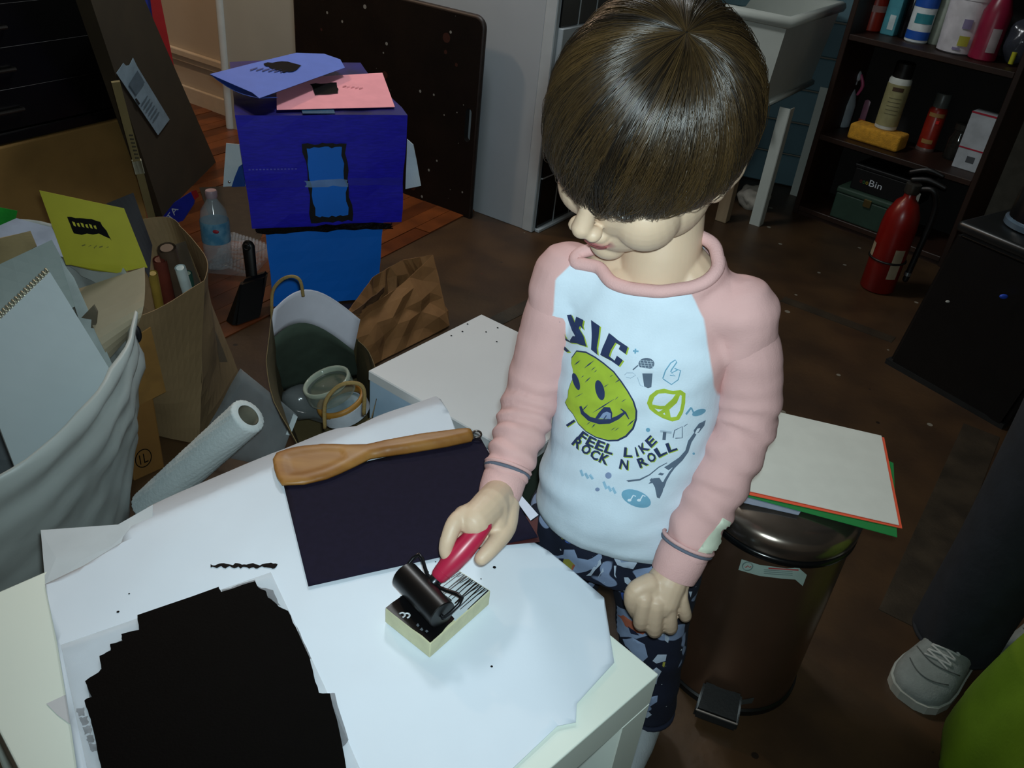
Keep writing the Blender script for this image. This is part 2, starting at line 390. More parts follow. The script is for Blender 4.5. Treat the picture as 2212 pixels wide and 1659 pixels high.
# ================================================================== utility sink on legs
m_sink = mat('white_plastic_sink', '#c4c8c0', 0.4, var=0.05, scale=6)
rc = at(1708, 46, 0.75); sa = WA * -0.50; sb = WN * 0.62
rt = [rc, rc + sb, rc + sb + sa, rc + sa]; ctr = (rt[0] + rt[2]) / 2
def shrink(P, k, z): return [V3(*(ctr + (p - ctr) * k).xy, z) for p in P]
snk = thing('utility_sink', 'white plastic utility sink on legs beside the dark shelf', 'sink', (ctr.x, ctr.y, 0))
bm = BM(); o4 = shrink(rt, 0.95, 0.725); b4 = shrink(rt, 0.84, 0.45)
for A, B in ((b4, o4), ([p + V3(0, 0, 0.02) for p in shrink(rt, 0.80, 0.45)], shrink(rt, 0.91, 0.75))):
    va = [bm.verts.new(p) for p in A]; vb = [bm.verts.new(p) for p in B]
    for i in range(4): bm.faces.new((va[i], va[(i + 1) % 4], vb[(i + 1) % 4], vb[i]))
    bm.faces.new(va)
obj('basin', bm, m_sink, snk, recalc=False)
bm = BM(); P = rt + [rt[0]]
tube(bm, shrink(rt, 0.96, 0.742), 0.02, 8, closed=True); obj('rim', bm, m_sink, snk, smooth=True)
bm = BM(); tube(bm, shrink(rt, 0.86, 0.46), 0.014, 6, closed=True); obj('apron', bm, m_sink, snk, smooth=True)
for k, L in enumerate((at(1640, 490), at(1640, 490) + sb * 0.75, at(1640, 490) + sb * 0.75 + sa * 0.82, at(1640, 490) + sa * 0.82)):
    for d, w in ((sa.normalized(), sb.normalized()), (sb.normalized(), sa.normalized())):
        bm = BM(); T = V3(L.x, L.y); quadbox(bm, [T, T + d * 0.042, T + d * 0.042 + w * 0.004, T + w * 0.004], 0, 0.45); obj('leg', bm, m_sink, snk)
wb = at(1560, 476)
tag(obj('wooden_post', box(BM(), (wb.x, wb.y, 0.10), (0.045, 0.045, 0.20), WA.xy, 0.003), mat('pale_wood_post', '#9a8468', 0.6, stretch=(1, 1, 0.2))), 'short pale wooden post standing under the white sink', 'post')
rg = at(1622, 448)
bm = BM(); ellipsoid(bm, (rg.x, rg.y, 0.045), (0.062, 0.055, 0.045), u=26, v=16); noisy(bm, 0.028, 26, 3.0)
tag(obj('crumpled_rag', bm, mat('rag_cloth', '#a79f93', 0.85, bump=0.3), smooth=True), 'crumpled pale rag on the floor under the sink', 'rag')
# ================================================================== dark wooden shelf unit
P0 = V3(1.051, 3.367); E = V3(0.757, -0.653); NB = V3(0.653, 0.757)
SW, SD, ST = 0.62, 0.28, 0.02
def sh(a, b, n0, n1): return [P0 + E * a + NB * n0, P0 + E * b + NB * n0, P0 + E * b + NB * n1, P0 + E * a + NB * n1]
m_shelf = mat('dark_stained_shelf', '#2a170d', 0.5, var=0.35, scale=8, bump=0.1, stretch=(1, 1, 0.3))
shelf = thing('shelf_unit', 'dark wooden shelf unit holding bottles and cans against the wall', 'shelf', P0)
ZS = (0.035, 0.325, 0.69, 1.05)
for a in (0.0, SW - ST): obj('side_panel', quadbox(BM(), sh(a, a + ST, 0, SD), 0, 1.3, 0.002, 1), m_shelf, shelf)
for z in ZS: obj('shelf_board', quadbox(BM(), sh(ST, SW - ST, 0.002, SD - 0.01), z - ST, z, 0.002, 1), m_shelf, shelf)
obj('back_panel', quadbox(BM(), sh(ST, SW - ST, SD - 0.01, SD - 0.002), 0.02, 1.3), mat('shelf_back', '#120b07', 0.7), shelf)
obj('plinth', quadbox(BM(), sh(ST, SW - ST, 0.01, 0.02), 0, 0.015), m_shelf, shelf)
def sl(px, py, k, dn=0.0):
    px -= (0, 22, 10)[k] if k < 3 else 0; p = at(px, py, ZS[k]); s = (p - P0).dot(E); n = (p - P0).dot(NB)
    n = max(n, 0.012) + dn; p = P0 + E * s + NB * n; return V3(p.x, p.y, ZS[k])
def bottle(name, label, cat, base, prof, m, extra=()):
    t = thing(name, label, cat, base)
    bm = BM(); lathe(bm, prof, base, 24); obj('body', bm, m, t, smooth=True, angle=40)
    for nm, pr, mm in extra:
        bm = BM(); lathe(bm, pr, base, 24); obj(nm, bm, mm, t, smooth=True, angle=40)
    return t
def band(base, r, z0, z1, m, t, nm='label_band', a0=0, a1=360, off=0.0006):
    bm = BM(); n = 20; base = Vector(base)
    th = math.atan2(-base.y, -base.x)
    grid(bm, lambda u, v: base + V3((r + off) * math.cos(th + math.radians(a0 + (a1 - a0) * u)), (r + off) * math.sin(th + math.radians(a0 + (a1 - a0) * u)), z0 + (z1 - z0) * v), n, 1, 0.0004)
    return obj(nm, bm, m, t, smooth=True, angle=40)
G = 'bottles and cans on the upper shelf'
m_dkcap = mat('dark_cap', '#14110f', 0.4)
# upper shelf
b = sl(1880, 66, 2, 0.03)
t = bottle('red_jar', 'red plastic jar with pink band, leftmost on the upper shelf', 'jar', b, [(0.036, 0), (0.041, 0.004), (0.041, 0.10), (0.035, 0.115), (0.035, 0.15)], mat('red_jar', '#b8321c', 0.35), [('lid', [(0.037, 0.15), (0.037, 0.175)], mat('red_jar_lid', '#d8482c', 0.4))])
band(b, 0.041, 0.068, 0.090, mat('jar_band', '#c99a94', 0.5), t, 'label_band', -80, 80)
b = sl(1922, 76, 2, 0.03)
t = thing('teal_carton', 'narrow teal carton with white label beside the red jar', 'carton', b)
obj('body', box(BM(), (b.x, b.y, b.z + 0.12), (0.052, 0.05, 0.24), E.xy, 0.004), mat('teal_carton', '#4c97a4', 0.5), t)
q = b - NB * 0.0254; obj('label', quadbox(BM(), [q - E * 0.004 - NB * 0.0008, q + E * 0.018 - NB * 0.0008, q + E * 0.018, q - E * 0.004], b.z + 0.02, b.z + 0.07), mat('carton_label', '#c8d6d6', 0.5), t)
b = sl(1948, 84, 2, 0.05)
bottle('black_bottle', 'slim black bottle standing behind the white and blue canister', 'bottle', b, [(0.02, 0), (0.023, 0.004), (0.023, 0.16), (0.010, 0.19), (0.010, 0.22)], mat('black_plastic_gloss', '#07080a', 0.2), [('cap', [(0.012, 0.21), (0.012, 0.235)], m_dkcap)])
b = sl(1978, 92, 2, 0.035)
t = bottle('white_canister', 'white canister with blue and teal bands on the upper shelf', 'canister', b, [(0.036, 0), (0.040, 0.004), (0.040, 0.19), (0.036, 0.196)], mat('white_canister', '#d8dede', 0.4), [('lid', [(0.041, 0.19), (0.041, 0.21), (0.034, 0.222)], mat('canister_lid', '#dfe5e6', 0.4))])
band(b, 0.040, 0.012, 0.040, mat('canister_blue', '#1c56b4', 0.5), t, 'blue_band', -75, 75); band(b, 0.040, 0.118, 0.170, mat('canister_blue', '#1c56b4', 0.5), t, 'blue_band', -75, 75); band(b, 0.040, 0.066, 0.098, mat('canister_teal', '#2f8a94', 0.5), t, 'teal_band', -35, 60)
b = sl(2012, 98, 2, 0.06)
bottle('pale_bottle', 'slim pale grey-green bottle between white canister and white tub', 'bottle', b, [(0.020, 0), (0.022, 0.004), (0.022, 0.15), (0.011, 0.175), (0.011, 0.19)], mat('pale_bottle', '#a3ab9c', 0.45), [('cap', [(0.013, 0.185), (0.013, 0.21)], mat('pale_cap', '#b8beb4', 0.4))])
b = sl(2062, 114, 2, 0.04)
t = bottle('white_tub', 'large white tub with purple and yellow label marks on the upper shelf', 'tub', b, [(0.055, 0), (0.062, 0.005), (0.069, 0.17), (0.066, 0.176)], mat('white_tub', '#cfc9cc', 0.45), [('lid', [(0.071, 0.172), (0.071, 0.195), (0.066, 0.2)], mat('tub_lid', '#d9d4d6', 0.4))])
band(b, 0.067, 0.085, 0.115, mat('tub_purple', '#867a9c', 0.5), t, 'purple_mark', -2, 22, 0.0015); band(b, 0.065, 0.030, 0.062, mat('tub_yellow', '#b2ac3c', 0.5), t, 'yellow_mark', 0, 30, 0.0015); band(b, 0.064, 0.016, 0.024, mat('tub_purple', '#867a9c', 0.5), t, 'purple_mark', -10, 12, 0.0012)
b = sl(2122, 130, 2, 0.03)
t = bottle('magenta_bottle', 'dark pink bottle with pale label beside the white tub', 'bottle', b, [(0.040, 0), (0.045, 0.005), (0.045, 0.15), (0.030, 0.19), (0.016, 0.215), (0.016, 0.235)], mat('magenta_bottle', '#8c1c3a', 0.35), [('cap', [(0.018, 0.23), (0.018, 0.26)], mat('magenta_cap', '#a02a48', 0.4))])
band(b, 0.045, 0.03, 0.105, mat('bottle_label', '#b0a2a4', 0.5), t, 'label', 5, 45)
b = sl(2184, 142, 2, 0.045)
bm = BM(); ellipsoid(bm, (b.x, b.y, b.z + 0.07), (0.05, 0.05, 0.07), u=24, v=16); noisy(bm, 0.014, 30, 8.0)
tag(obj('plastic_bag', bm, mat('dark_clear_bag', '#4a4e58', 0.15, alpha=0.55), smooth=True), 'crumpled grey plastic bag at the right end of the upper shelf', 'bag')
b2 = b - NB * 0.045 + E * 0.01
tag(obj('yellow_tube', tube(BM(), [V3(b2.x, b2.y, b.z + 0.008), V3(b2.x, b2.y, b.z + 0.045)], 0.008, 12), mat('yellow_tube', '#b8b428', 0.5), smooth=True, angle=40), 'small yellow tube standing before the grey plastic bag', 'tube')
# middle shelf
b = sl(1834, 272, 1, 0.012)
t = bottle('spray_bottle', 'clear spray bottle with pink trigger on the middle shelf', 'spray bottle', b, [(0.030, 0), (0.034, 0.004), (0.034, 0.085), (0.026, 0.12), (0.013, 0.15), (0.013, 0.165)], mat('clear_spray_body', '#9aa6ae', 0.3), [('collar', [(0.016, 0.163), (0.016, 0.185)], mat('spray_white', '#b9bcc4', 0.4))])
bm = BM(); capsule(bm, [b + V3(0, 0, 0.19) + E * 0.012, b + V3(0, 0, 0.212), b + V3(0, 0, 0.215) - E * 0.045], [0.014, 0.015, 0.010], 10, 2); obj('head', bm, mat('spray_white', '#b9bcc4', 0.4), t, smooth=True)
bm = BM(); capsule(bm, [b + V3(0, 0, 0.200) + E * 0.022, b + V3(0, 0, 0.165) + E * 0.040, b + V3(0, 0, 0.13) + E * 0.030], [0.006, 0.007, 0.005], 8, 3); obj('trigger', bm, mat('spray_pink', '#c0527c', 0.4), t, smooth=True)
b = sl(1872, 276, 1, 0.055)
t = bottle('pink_bottle', 'small pink bottle with coral base beside the spray bottle', 'bottle', b, [(0.024, 0), (0.027, 0.004), (0.027, 0.10), (0.014, 0.13), (0.014, 0.15)], mat('pink_bottle', '#b07890', 0.35), [('cap', [(0.016, 0.145), (0.016, 0.17)], mat('pink_cap', '#9c5a78', 0.4))])
band(b, 0.027, 0.004, 0.03, mat('coral_base', '#e0604c', 0.4), t, 'coral_patch', -60, 60)
sp = sl(1908, 312, 1); sp = sp + NB * 0.02
spg = obj('yellow_sponge', box(BM(), (sp.x, sp.y, sp.z + 0.030), (0.20, 0.09, 0.06), E.xy, 0.010, 3), mat('yellow_sponge', '#d89a2c', 0.9, var=0.15, scale=60, bump=0.6, bscale=300), smooth=True, angle=50)
tag(spg, 'thick orange-yellow sponge lying under the cream bottle on middle shelf', 'sponge')
b = V3(sp.x, sp.y, sp.z + 0.0605) + E * 0.012 + NB * 0.012
t = bottle('cream_bottle', 'cream labelled bottle with dark cap standing on the yellow sponge', 'bottle', b, [(0.036, 0), (0.040, 0.004), (0.040, 0.178), (0.036, 0.186)], mat('white_bottle_body', '#cfd0c6', 0.4), [('cap', [(0.034, 0.186), (0.034, 0.236), (0.030, 0.24)], m_dkcap)])
band(b, 0.040, 0.016, 0.165, mat('cream_label', '#9c9468', 0.55, var=0.1, scale=40), t, 'label', -85, 85)
band(b, 0.040, 0.142, 0.156, mat('label_brown', '#4a3220', 0.6), t, 'brand_strip', -25, 30, 0.0014)
for k in range(5): band(b, 0.040, 0.06 + 0.014 * k, 0.062 + 0.014 * k, mat('label_lines', '#6c6448', 0.6), t, 'text_line', -30, 35, 0.0013)
b = sl(2012, 326, 1, 0.032)
t = bottle('red_spray_can', 'dark red spray can with grey cap on the middle shelf', 'spray can', b, [(0.030, 0), (0.033, 0.003), (0.033, 0.15), (0.024, 0.163)], mat('red_spray_can', '#8e2416', 0.3), [('cap', [(0.027, 0.16), (0.027, 0.205), (0.024, 0.21)], mat('grey_spray_cap', '#5c605c', 0.35)), ('base_rim', [(0.0335, 0.0), (0.0345, 0.004), (0.0335, 0.012)], mat('can_rim', '#a08a84', 0.35, metal=0.7))])
band(b, 0.033, 0.105, 0.117, mat('bright_red_dot', '#f0302c', 0.4), t, 'red_star', 8, 28); band(b, 0.033, 0.128, 0.142, mat('can_label_tan', '#a07844', 0.5), t, 'label_strip', -50, 50); band(b, 0.033, 0.03, 0.045, mat('can_label_tan', '#a07844', 0.5), t, 'label_strip', -40, 30)
b = sl(2070, 346, 1, 0.035)
bottle('dark_glass_jar', 'dark glass jar between the red spray can and white carton', 'jar', b, [(0.033, 0), (0.036, 0.004), (0.036, 0.075), (0.026, 0.095), (0.026, 0.115)], mat('dark_glass', '#2a2824', 0.08, alpha=0.75), [('lid', [(0.029, 0.108), (0.029, 0.128)], mat('jar_lid_dark', '#3c3a36', 0.35, metal=0.6)), ('contents', [(0.030, 0.006), (0.033, 0.01), (0.033, 0.045), (0.03, 0.047)], mat('jar_contents', '#3a342e', 0.8))])
b = sl(2104, 368, 1, 0.035)
t = thing('white_carton', 'tall white carton with thin red lines at the middle shelf\'s right end', 'carton', b)
obj('body', box(BM(), (b.x, b.y, b.z + 0.10), (0.095, 0.06, 0.20), E.xy, 0.002, 1), mat('white_carton', '#b4b8bc', 0.5), t)
q = b - NB * 0.0302
for za, zb in ((0.072, 0.077), (0.194, 0.20)): obj('red_line', quadbox(BM(), [q - E * 0.0475 - NB * 0.0008, q + E * 0.0475 - NB * 0.0008, q + E * 0.0475, q - E * 0.0475], b.z + za, b.z + zb), mat('carton_red', '#a81c34', 0.5), t)
obj('printed_mark', quadbox(BM(), [q - E * 0.008 - NB * 0.0008, q + E * 0.020 - NB * 0.0008, q + E * 0.020, q - E * 0.008], b.z + 0.028, b.z + 0.05), mat('carton_print', '#4a4c50', 0.6), t)
# bottom: green toolbox, black bin, tag
gb = (at(1740, 478, 0.04) + at(1905, 535, 0.04)) / 2; gs = (gb - P0).dot(E); gb = P0 + E * gs + NB * 0.10
m_gt = mat('green_toolbox', '#2a4034', 0.5)
t = thing('green_toolbox', 'dark green metal toolbox on the bottom shelf', 'toolbox', V3(gb.x, gb.y, 0.035))
obj('body', box(BM(), (gb.x, gb.y, 0.085), (0.26, 0.18, 0.10), E.xy, 0.005), m_gt, t)
obj('lid', box(BM(), (gb.x, gb.y, 0.147), (0.265, 0.185, 0.022), E.xy, 0.006), mat('green_toolbox_lid', '#344a3c', 0.5), t)
obj('latch', box(BM(), (*(gb - NB * 0.094).xy, 0.13), (0.03, 0.006, 0.03), E.xy, 0.002), mat('dull_brass', '#6a5a34', 0.4, metal=0.6), t)
kb = gb + E * 0.03 + NB * 0.01
t = thing('black_bin_box', 'black storage box with white lettering on the green toolbox', 'box', V3(kb.x, kb.y, 0.158))
m_bk = mat('black_box', '#0b0b0c', 0.45)
obj('body', box(BM(), (kb.x, kb.y, 0.200), (0.25, 0.16, 0.083), E.xy, 0.004), m_bk, t)
obj('lid', box(BM(), (kb.x, kb.y, 0.249), (0.258, 0.168, 0.014), E.xy, 0.004), m_bk, t)
q = kb - NB * 0.0812 - E * 0.055
obj('lettering', textmesh('Bin', V3(q.x, q.y, 0.188), V3(*(q + E * 0.05).xy, 0.188), V3(q.x, q.y, 0.212)), mat('white_letter', '#d0d4da', 0.5), t)
for k, c in enumerate(('#6a2a28', '#3c7a3c', '#b8a02c')):
    q2 = q - E * (0.014 + 0.012 * (2 - k)); obj('coloured_mark', textmesh('o', V3(q2.x, q2.y, 0.190), V3(*(q2 + E * 0.010).xy, 0.190), V3(q2.x, q2.y, 0.202)), mat('mark_%d' % k, c, 0.5), t)
q = kb + E * 0.085 - NB * 0.0815
tagp = obj('paper_tag', quad(BM(), V3(q.x, q.y, 0.175), V3(*(q + E * 0.055).xy, 0.168), V3(*(q + E * 0.055 - NB * 0.004).xy, 0.222), V3(*(q - NB * 0.002).xy, 0.228), 4, 4, 0.0008), mat('grey_tag_paper', '#8a8c84', 0.7))
tag(tagp, 'small grey paper tag against the black storage box behind the extinguisher', 'tag')
# fire extinguisher
xb = at(1893, 622)
t = thing('fire_extinguisher', 'red fire extinguisher with black hose on the floor before the shelf', 'extinguisher', xb)
lean = V3(0.0, 0.0, 1)
bm = BM(); lathe(bm, [(0.05, 0), (0.056, 0.006), (0.057, 0.23), (0.053, 0.27), (0.036, 0.31), (0.020, 0.325), (0.018, 0.345)], xb, 32); obj('cylinder', bm, mat('extinguisher_red', '#74100a', 0.3, var=0.05), t, smooth=True, angle=50)
bm = BM(); lathe(bm, [(0.021, 0.34), (0.024, 0.345), (0.024, 0.372), (0.015, 0.376)], xb, 16); obj('valve', bm, mat('valve_metal', '#5e5c56', 0.35, metal=0.8), t, smooth=True, angle=40)
bm = BM(); capsule(bm, [xb + V3(-0.01, 0.0, 0.385), xb + V3(0.03, -0.02, 0.395), xb + V3(0.075, -0.05, 0.385)], [0.008, 0.009, 0.007], 8, 3); obj('carry_handle', bm, mat('black_rubber', '#0a0a0b', 0.45), t, smooth=True)
bm = BM(); capsule(bm, [xb + V3(-0.02, 0.01, 0.405), xb + V3(0.02, -0.015, 0.425), xb + V3(0.06, -0.04, 0.418)], [0.007, 0.008, 0.006], 8, 3); obj('squeeze_lever', bm, mat('black_rubber', '#0a0a0b', 0.45), t, smooth=True)
bm = BM(); hx = xb + V3(0.064, -0.035, 0); capsule(bm, [xb + V3(0.02, -0.01, 0.36), hx + V3(-0.01, 0.0, 0.365), hx + V3(0.015, 0, 0.30), hx + V3(0.01, 0, 0.15), hx + V3(0.004, -0.002, 0.06)], [0.009, 0.010, 0.010, 0.010, 0.010], 10, 5); obj('hose', bm, mat('black_rubber', '#0a0a0b', 0.45), t, smooth=True)
bm = BM(); lathe(bm, [(0.0115, 0), (0.0115, 0.012)], hx + V3(0.004, -0.002, 0.075), 12); obj('hose_ferrule', bm, mat('bright_ferrule', '#a8b4bc', 0.25, metal=0.9), t, smooth=True, angle=40)
band(xb, 0.057, 0.06, 0.165, mat('extinguisher_label', '#9a8c74', 0.55), t, 'label', 18, 52); band(xb, 0.057, 0.12, 0.165, mat('extinguisher_label', '#9a8c74', 0.55), t, 'label', -78, -55)
bm = BM(); tube(bm, [xb + V3(0.0585 * math.cos(a), 0.0585 * math.sin(a), 0.115) for a in np.linspace(0, 2 * math.pi, 28)[:-1]], 0.004, 6, closed=True); obj('strap', bm, mat('black_rubber', '#0a0a0b', 0.45), t, smooth=True)
# black tall bin on the right with a canister on top
f0 = at(1915, 785); f1 = at(2066, 872); dr = (f1 - f0).normalized(); db = V3(-dr.y, dr.x)
zt = 0.56
A0 = onplane(2068, 500, f0 - db * 0.015, db); ztop = A0.z
m_bb = mat('black_plastic_bin', '#08090a', 0.4, var=0.2, bump=0.1)
t = thing('black_floor_bin', 'tall black plastic bin at the right edge beyond the fire extinguisher', 'bin', f0)
wid = 0.36
bq4 = [f0, f0 + dr * wid, f0 + dr * wid + db * 0.26, f0 + db * 0.26]
tq4 = [V3(*(A0).xy, ztop), V3(*(A0 + dr * (wid + 0.0)).xy, ztop), V3(*(A0 + dr * (wid + 0.0) + db * 0.30).xy, ztop), V3(*(A0 + db * 0.30).xy, ztop)]
bm = BM(); v, f = hexa(bm, bq4, tq4); bmesh.ops.bevel(bm, geom=list({e for q in f for e in q.edges}), offset=0.012, segments=3, affect='EDGES', clamp_overlap=True); obj('body', bm, m_bb, t, smooth=True, angle=50)
c4 = sum(tq4, Vector()) / 4
obj('lid', quadbox(BM(), [c4 + (p - c4) * 1.04 for p in tq4], ztop, ztop + 0.03, 0.012, 3), mat('black_bin_lid', '#15191a', 0.35), t, smooth=True, angle=50)
obj('base_rim', quadbox(BM(), [p - (dr + db) * 0.004 if i == 0 else p for i, p in enumerate(bq4)], 0.0, 0.016), mat('bin_base', '#1a1d1e', 0.5), t)
for (px, py, c, s) in ((2049, 651, '#c8c8c0', 0.006), (2170, 640, '#2a50c8', 0.011)):
    q = onplane(px, py, f0 - db * 0.016, (A0 - f0).cross(dr).normalized()) - db * 0.004
    bm = BM(); ellipsoid(bm, q, (s, s * 0.4, s * 0.6), u=10, v=6); obj('paint_spot', bm, mat('spot' + c, c, 0.5), t, smooth=True)
q = at(2240, 496, ztop + 0.03)
t = thing('black_canister', 'black round canister with blue-grey rim on top of the black bin', 'canister', q)
bm = BM(); lathe(bm, [(0.075, 0.02), (0.07, 0.10), (0.05, 0.13)], q, 28); obj('body', bm, mat('canister_black', '#0c0d0f', 0.3), t, smooth=True, angle=50)
bm = BM(); lathe(bm, [(0.070, 0), (0.082, 0.004), (0.082, 0.018), (0.074, 0.024)], q, 32); obj('rim', bm, mat('blue_grey_rim', '#6f8598', 0.25, metal=0.5), t, smooth=True, angle=50)
q = at(2196, 800)
bm = BM(); ellipsoid(bm, (q.x, q.y, 0.05), (0.06, 0.05, 0.05), u=20, v=12); noisy(bm, 0.02, 22, 1.0)
tag(obj('crumpled_paper', bm, mat('grey_crumpled_paper', '#7a7c74', 0.8), smooth=True), 'crumpled grey paper on the floor right of the black bin', 'paper')
# ================================================================== left back: black drawers on a tan box, cardboard, sticks
u_ = V3(0.455, 0.890); k_ = V3(-0.890, 0.455)           # along the drawers' front, and into them
d0 = V3(-1.446, 2.20); d1 = d0 + u_ * 0.40; zb = 0.355
m_tan = mat('tan_cardboard', '#8a6a36', 0.75, var=0.1, scale=10)
tb = [d0 - u_ * 0.75 - k_ * 0.02, d1 + u_ * 0.01 - k_ * 0.02, d1 + u_ * 0.01 + k_ * 0.5, d0 - u_ * 0.75 + k_ * 0.5]
t = thing('tan_cardboard_box', 'large tan cardboard box under the black drawer unit', 'box', d0)
obj('body', quadbox(BM(), tb, 0, zb - 0.002, 0.004), m_tan, t)
m_blk = mat('black_lacquer', '#060606', 0.35)
q4 = [d0 - u_ * 0.70, d1, d1 + k_ * 0.45, d0 - u_ * 0.70 + k_ * 0.45]
t = thing('drawer_unit', 'black drawer unit with slim metal handles on the tan box', 'drawer unit', V3(d0.x, d0.y, zb))
obj('carcass', quadbox(BM(), [p + k_ * 0.006 if i < 2 else p for i, p in enumerate(q4)], zb + 0.03, 1.45, 0.003, 1), m_blk, t)
obj('plinth', quadbox(BM(), [q4[0] - k_ * 0.012, q4[1] - k_ * 0.012 + u_ * 0.006, q4[2], q4[3]], zb, zb + 0.03, 0.004, 2), m_blk, t)
hz = [aty(20, y, 2.2).z for y in (60, 148, 235)]
for i in range(7):
    z0 = zb + 0.035 + 0.104 * i
    d = obj('drawer', quadbox(BM(), [d0 - u_ * 0.69 - k_ * 0.008, d1 - u_ * 0.015 - k_ * 0.008, d1 - u_ * 0.015 + k_ * 0.008, d0 - u_ * 0.69 + k_ * 0.008], z0, z0 + 0.1037, 0.0005, 1), m_blk, t)
    zc = z0 + 0.05
    bm = BM(); a = d0 - u_ * 0.42 - k_ * 0.022; b = d0 + u_ * 0.075 - k_ * 0.022
    tube(bm, [a + k_ * 0.014, a, b, b + k_ * 0.014], 0.005, 8); 
    for v in bm.verts: v.co.z += zc
    obj('handle', bm, mat('dull_steel', '#4c4a48', 0.35, metal=0.9), d, smooth=True, angle=40)
# tall flat cardboard box leaning
A = at(352, 470); Bq = at(467, 352); C = aty(300, -30, Bq.y - 0.35); D = aty(186, -30, A.y - 0.38)
nrm = (Bq - A).cross(D - A).normalized(); nrm = nrm if nrm.dot(V3(0, 0, CAMH) - A) > 0 else -nrm
C = onplane(300, -30, A, nrm); th = nrm * -0.04
m_dcard = mat('dark_cardboard', '#3b3222', 0.8, var=0.12, scale=9)
t = thing('flat_cardboard_box', 'tall flat dark cardboard box with shipping label leaning beside the drawers', 'box', A)
bm = BM(); hexa(bm, [A, Bq, Bq + th, A + th], [D, C, C + th, D + th]); obj('body', bm, m_dcard, t)

V_, T_ = cdt([(266, 136), (272, 142), (279, 141), (287, 125), (297, 145), (366, 258), (341, 292), (251, 158)], 0.0)
lab = BM(); vs = [lab.verts.new(onplane(v.x, v.y, A + nrm * 0.004, nrm)) for v in V_]; f = [lab.faces.new([vs[i] for i in q]) for q in T_]; bmesh.ops.recalc_face_normals(lab, faces=f); bmesh.ops.solidify(lab, geom=f, thickness=0.0008)
lb = obj('shipping_label', lab, mat('label_paper', '#8ba0ac', 0.6), t)
def lm(pts, m, nm='printed_block'):
    bm = BM(); bm.faces.new([bm.verts.new(onplane(px, py, A + nrm * 0.0075, nrm)) for px, py in pts]); obj(nm, bm, m, lb)
m_lg = mat('label_grey', '#5d6f7a', 0.6); m_ld = mat('label_dark', '#1e2428', 0.6)
lm(((297, 152), (313, 178), (294, 205), (278, 182)), m_lg); lm(((291, 214), (295, 212), (303, 224), (299, 227)), m_ld)
for k in range(6): lm(((305 + k * 5, 225 + 7 * k), (318 + k * 5, 206 + 7 * k), (320 + k * 5, 208 + 7 * k), (307 + k * 5, 227 + 7 * k)), m_lg, 'text_line')
# blue and red upright sheets behind it
for nm, lab_, px, c, dy in (('blue_board', 'blue upright board behind the tall dark cardboard', ((262, -20), (326, -20), (352, 130), (372, 330), (330, 330)), '#1a2f9e', 0.0), ('red_board', 'red upright board edge next to the blue board', ((322, -20), (343, -20), (375, 140), (410, 330), (368, 330)), '#a01418', -0.02)):
    Pp = V3(-1.62, 3.30 + dy, 0); Np = V3(0.45, -0.89, 0)
    pts = [onplane(a, b, Pp, Np) for a, b in px]; zmin = min(p.z for p in pts)
    bm = BM(); vs = [bm.verts.new(p) for p in pts]; lo = [p for p in pts]
    f = bm.faces.new(vs); bm.normal_update(); bmesh.ops.solidify(bm, geom=[f], thickness=0.012)
    tag(obj(nm, bm, mat(nm, c, 0.5, var=0.05)), lab_, 'board')
# pale wooden stick with a white tape end
a = at(352, 560, 0.02); b = aty(250, 178, 2.12)
st = thing('wooden_stick', 'pale wooden measuring stick with white tape leaning against the tan box', 'stick', a)
def stick(bm, p, q, w, dpt):
    s = ray(300, 350).normalized(); d = (q - p).normalized(); x = d.cross(s).normalized() * w / 2; y = x.cross(d).normalized() * dpt
    hexa(bm, [p - x, p + x, p + x + y, p - x + y], [q - x, q + x, q + x + y, q - x + y]); return bm
obj('body', stick(BM(), a, b, 0.020, 0.008), mat('pale_stick_wood', '#85764e', 0.6, stretch=(1, 1, 0.2)), st)
e1 = a.lerp(b, 0.53); e2 = a.lerp(b, 0.60); obj('white_tape', stick(BM(), e1, e2, 0.024, 0.010), mat('stick_tape', '#b8b49c', 0.6), st)
for k in range(7):
    e1 = a.lerp(b, 0.62 + 0.02 * k); obj('tick_mark', stick(BM(), e1 + V3(0.006, -0.006, 0), e1 + V3(0.006, -0.006, 0.0035), 0.010, 0.004), mat('stick_tick', '#3c3420', 0.7), st)
# dark flat cardboard on the floor by the bottle, red-blue printed wedge
tag(obj('cardboard_flat', sheet(((430, 405), (545, 398), (585, 470), (560, 520), (470, 520)), 0.006, 0.004, 0.1), mat('dark_floor_cardboard', '#33281a', 0.8)), 'dark flat cardboard lying on the floor behind the water bottle', 'cardboard')
Yw = 2.34
bm = BM(); f = bm.faces.new([bm.verts.new(aty(x, y, Yw)) for x, y in ((348, 474), (378, 436), (414, 413), (424, 420), (420, 440), (398, 474), (374, 482))]); bm.normal_update(); bmesh.ops.solidify(bm, geom=[f], thickness=0.01)
wd = tag(obj('blue_packet', bm, mat('blue_packet', '#1c2a9c', 0.4)), 'blue printed packet with white letters TA behind the kraft bag', 'packet')
obj('lettering', textmesh('TA', aty(368, 478, Yw - 0.012), aty(386, 452, Yw - 0.012), aty(358, 470, Yw - 0.012)), mat('packet_white', '#c8ccd8', 0.5), wd)
bm = BM(); f = bm.faces.new([bm.verts.new(aty(x, y, Yw - 0.011)) for x, y in ((412, 414), (424, 410), (430, 424), (420, 432))]); obj('red_corner', bm, mat('packet_red', '#9c1c20', 0.5), wd)
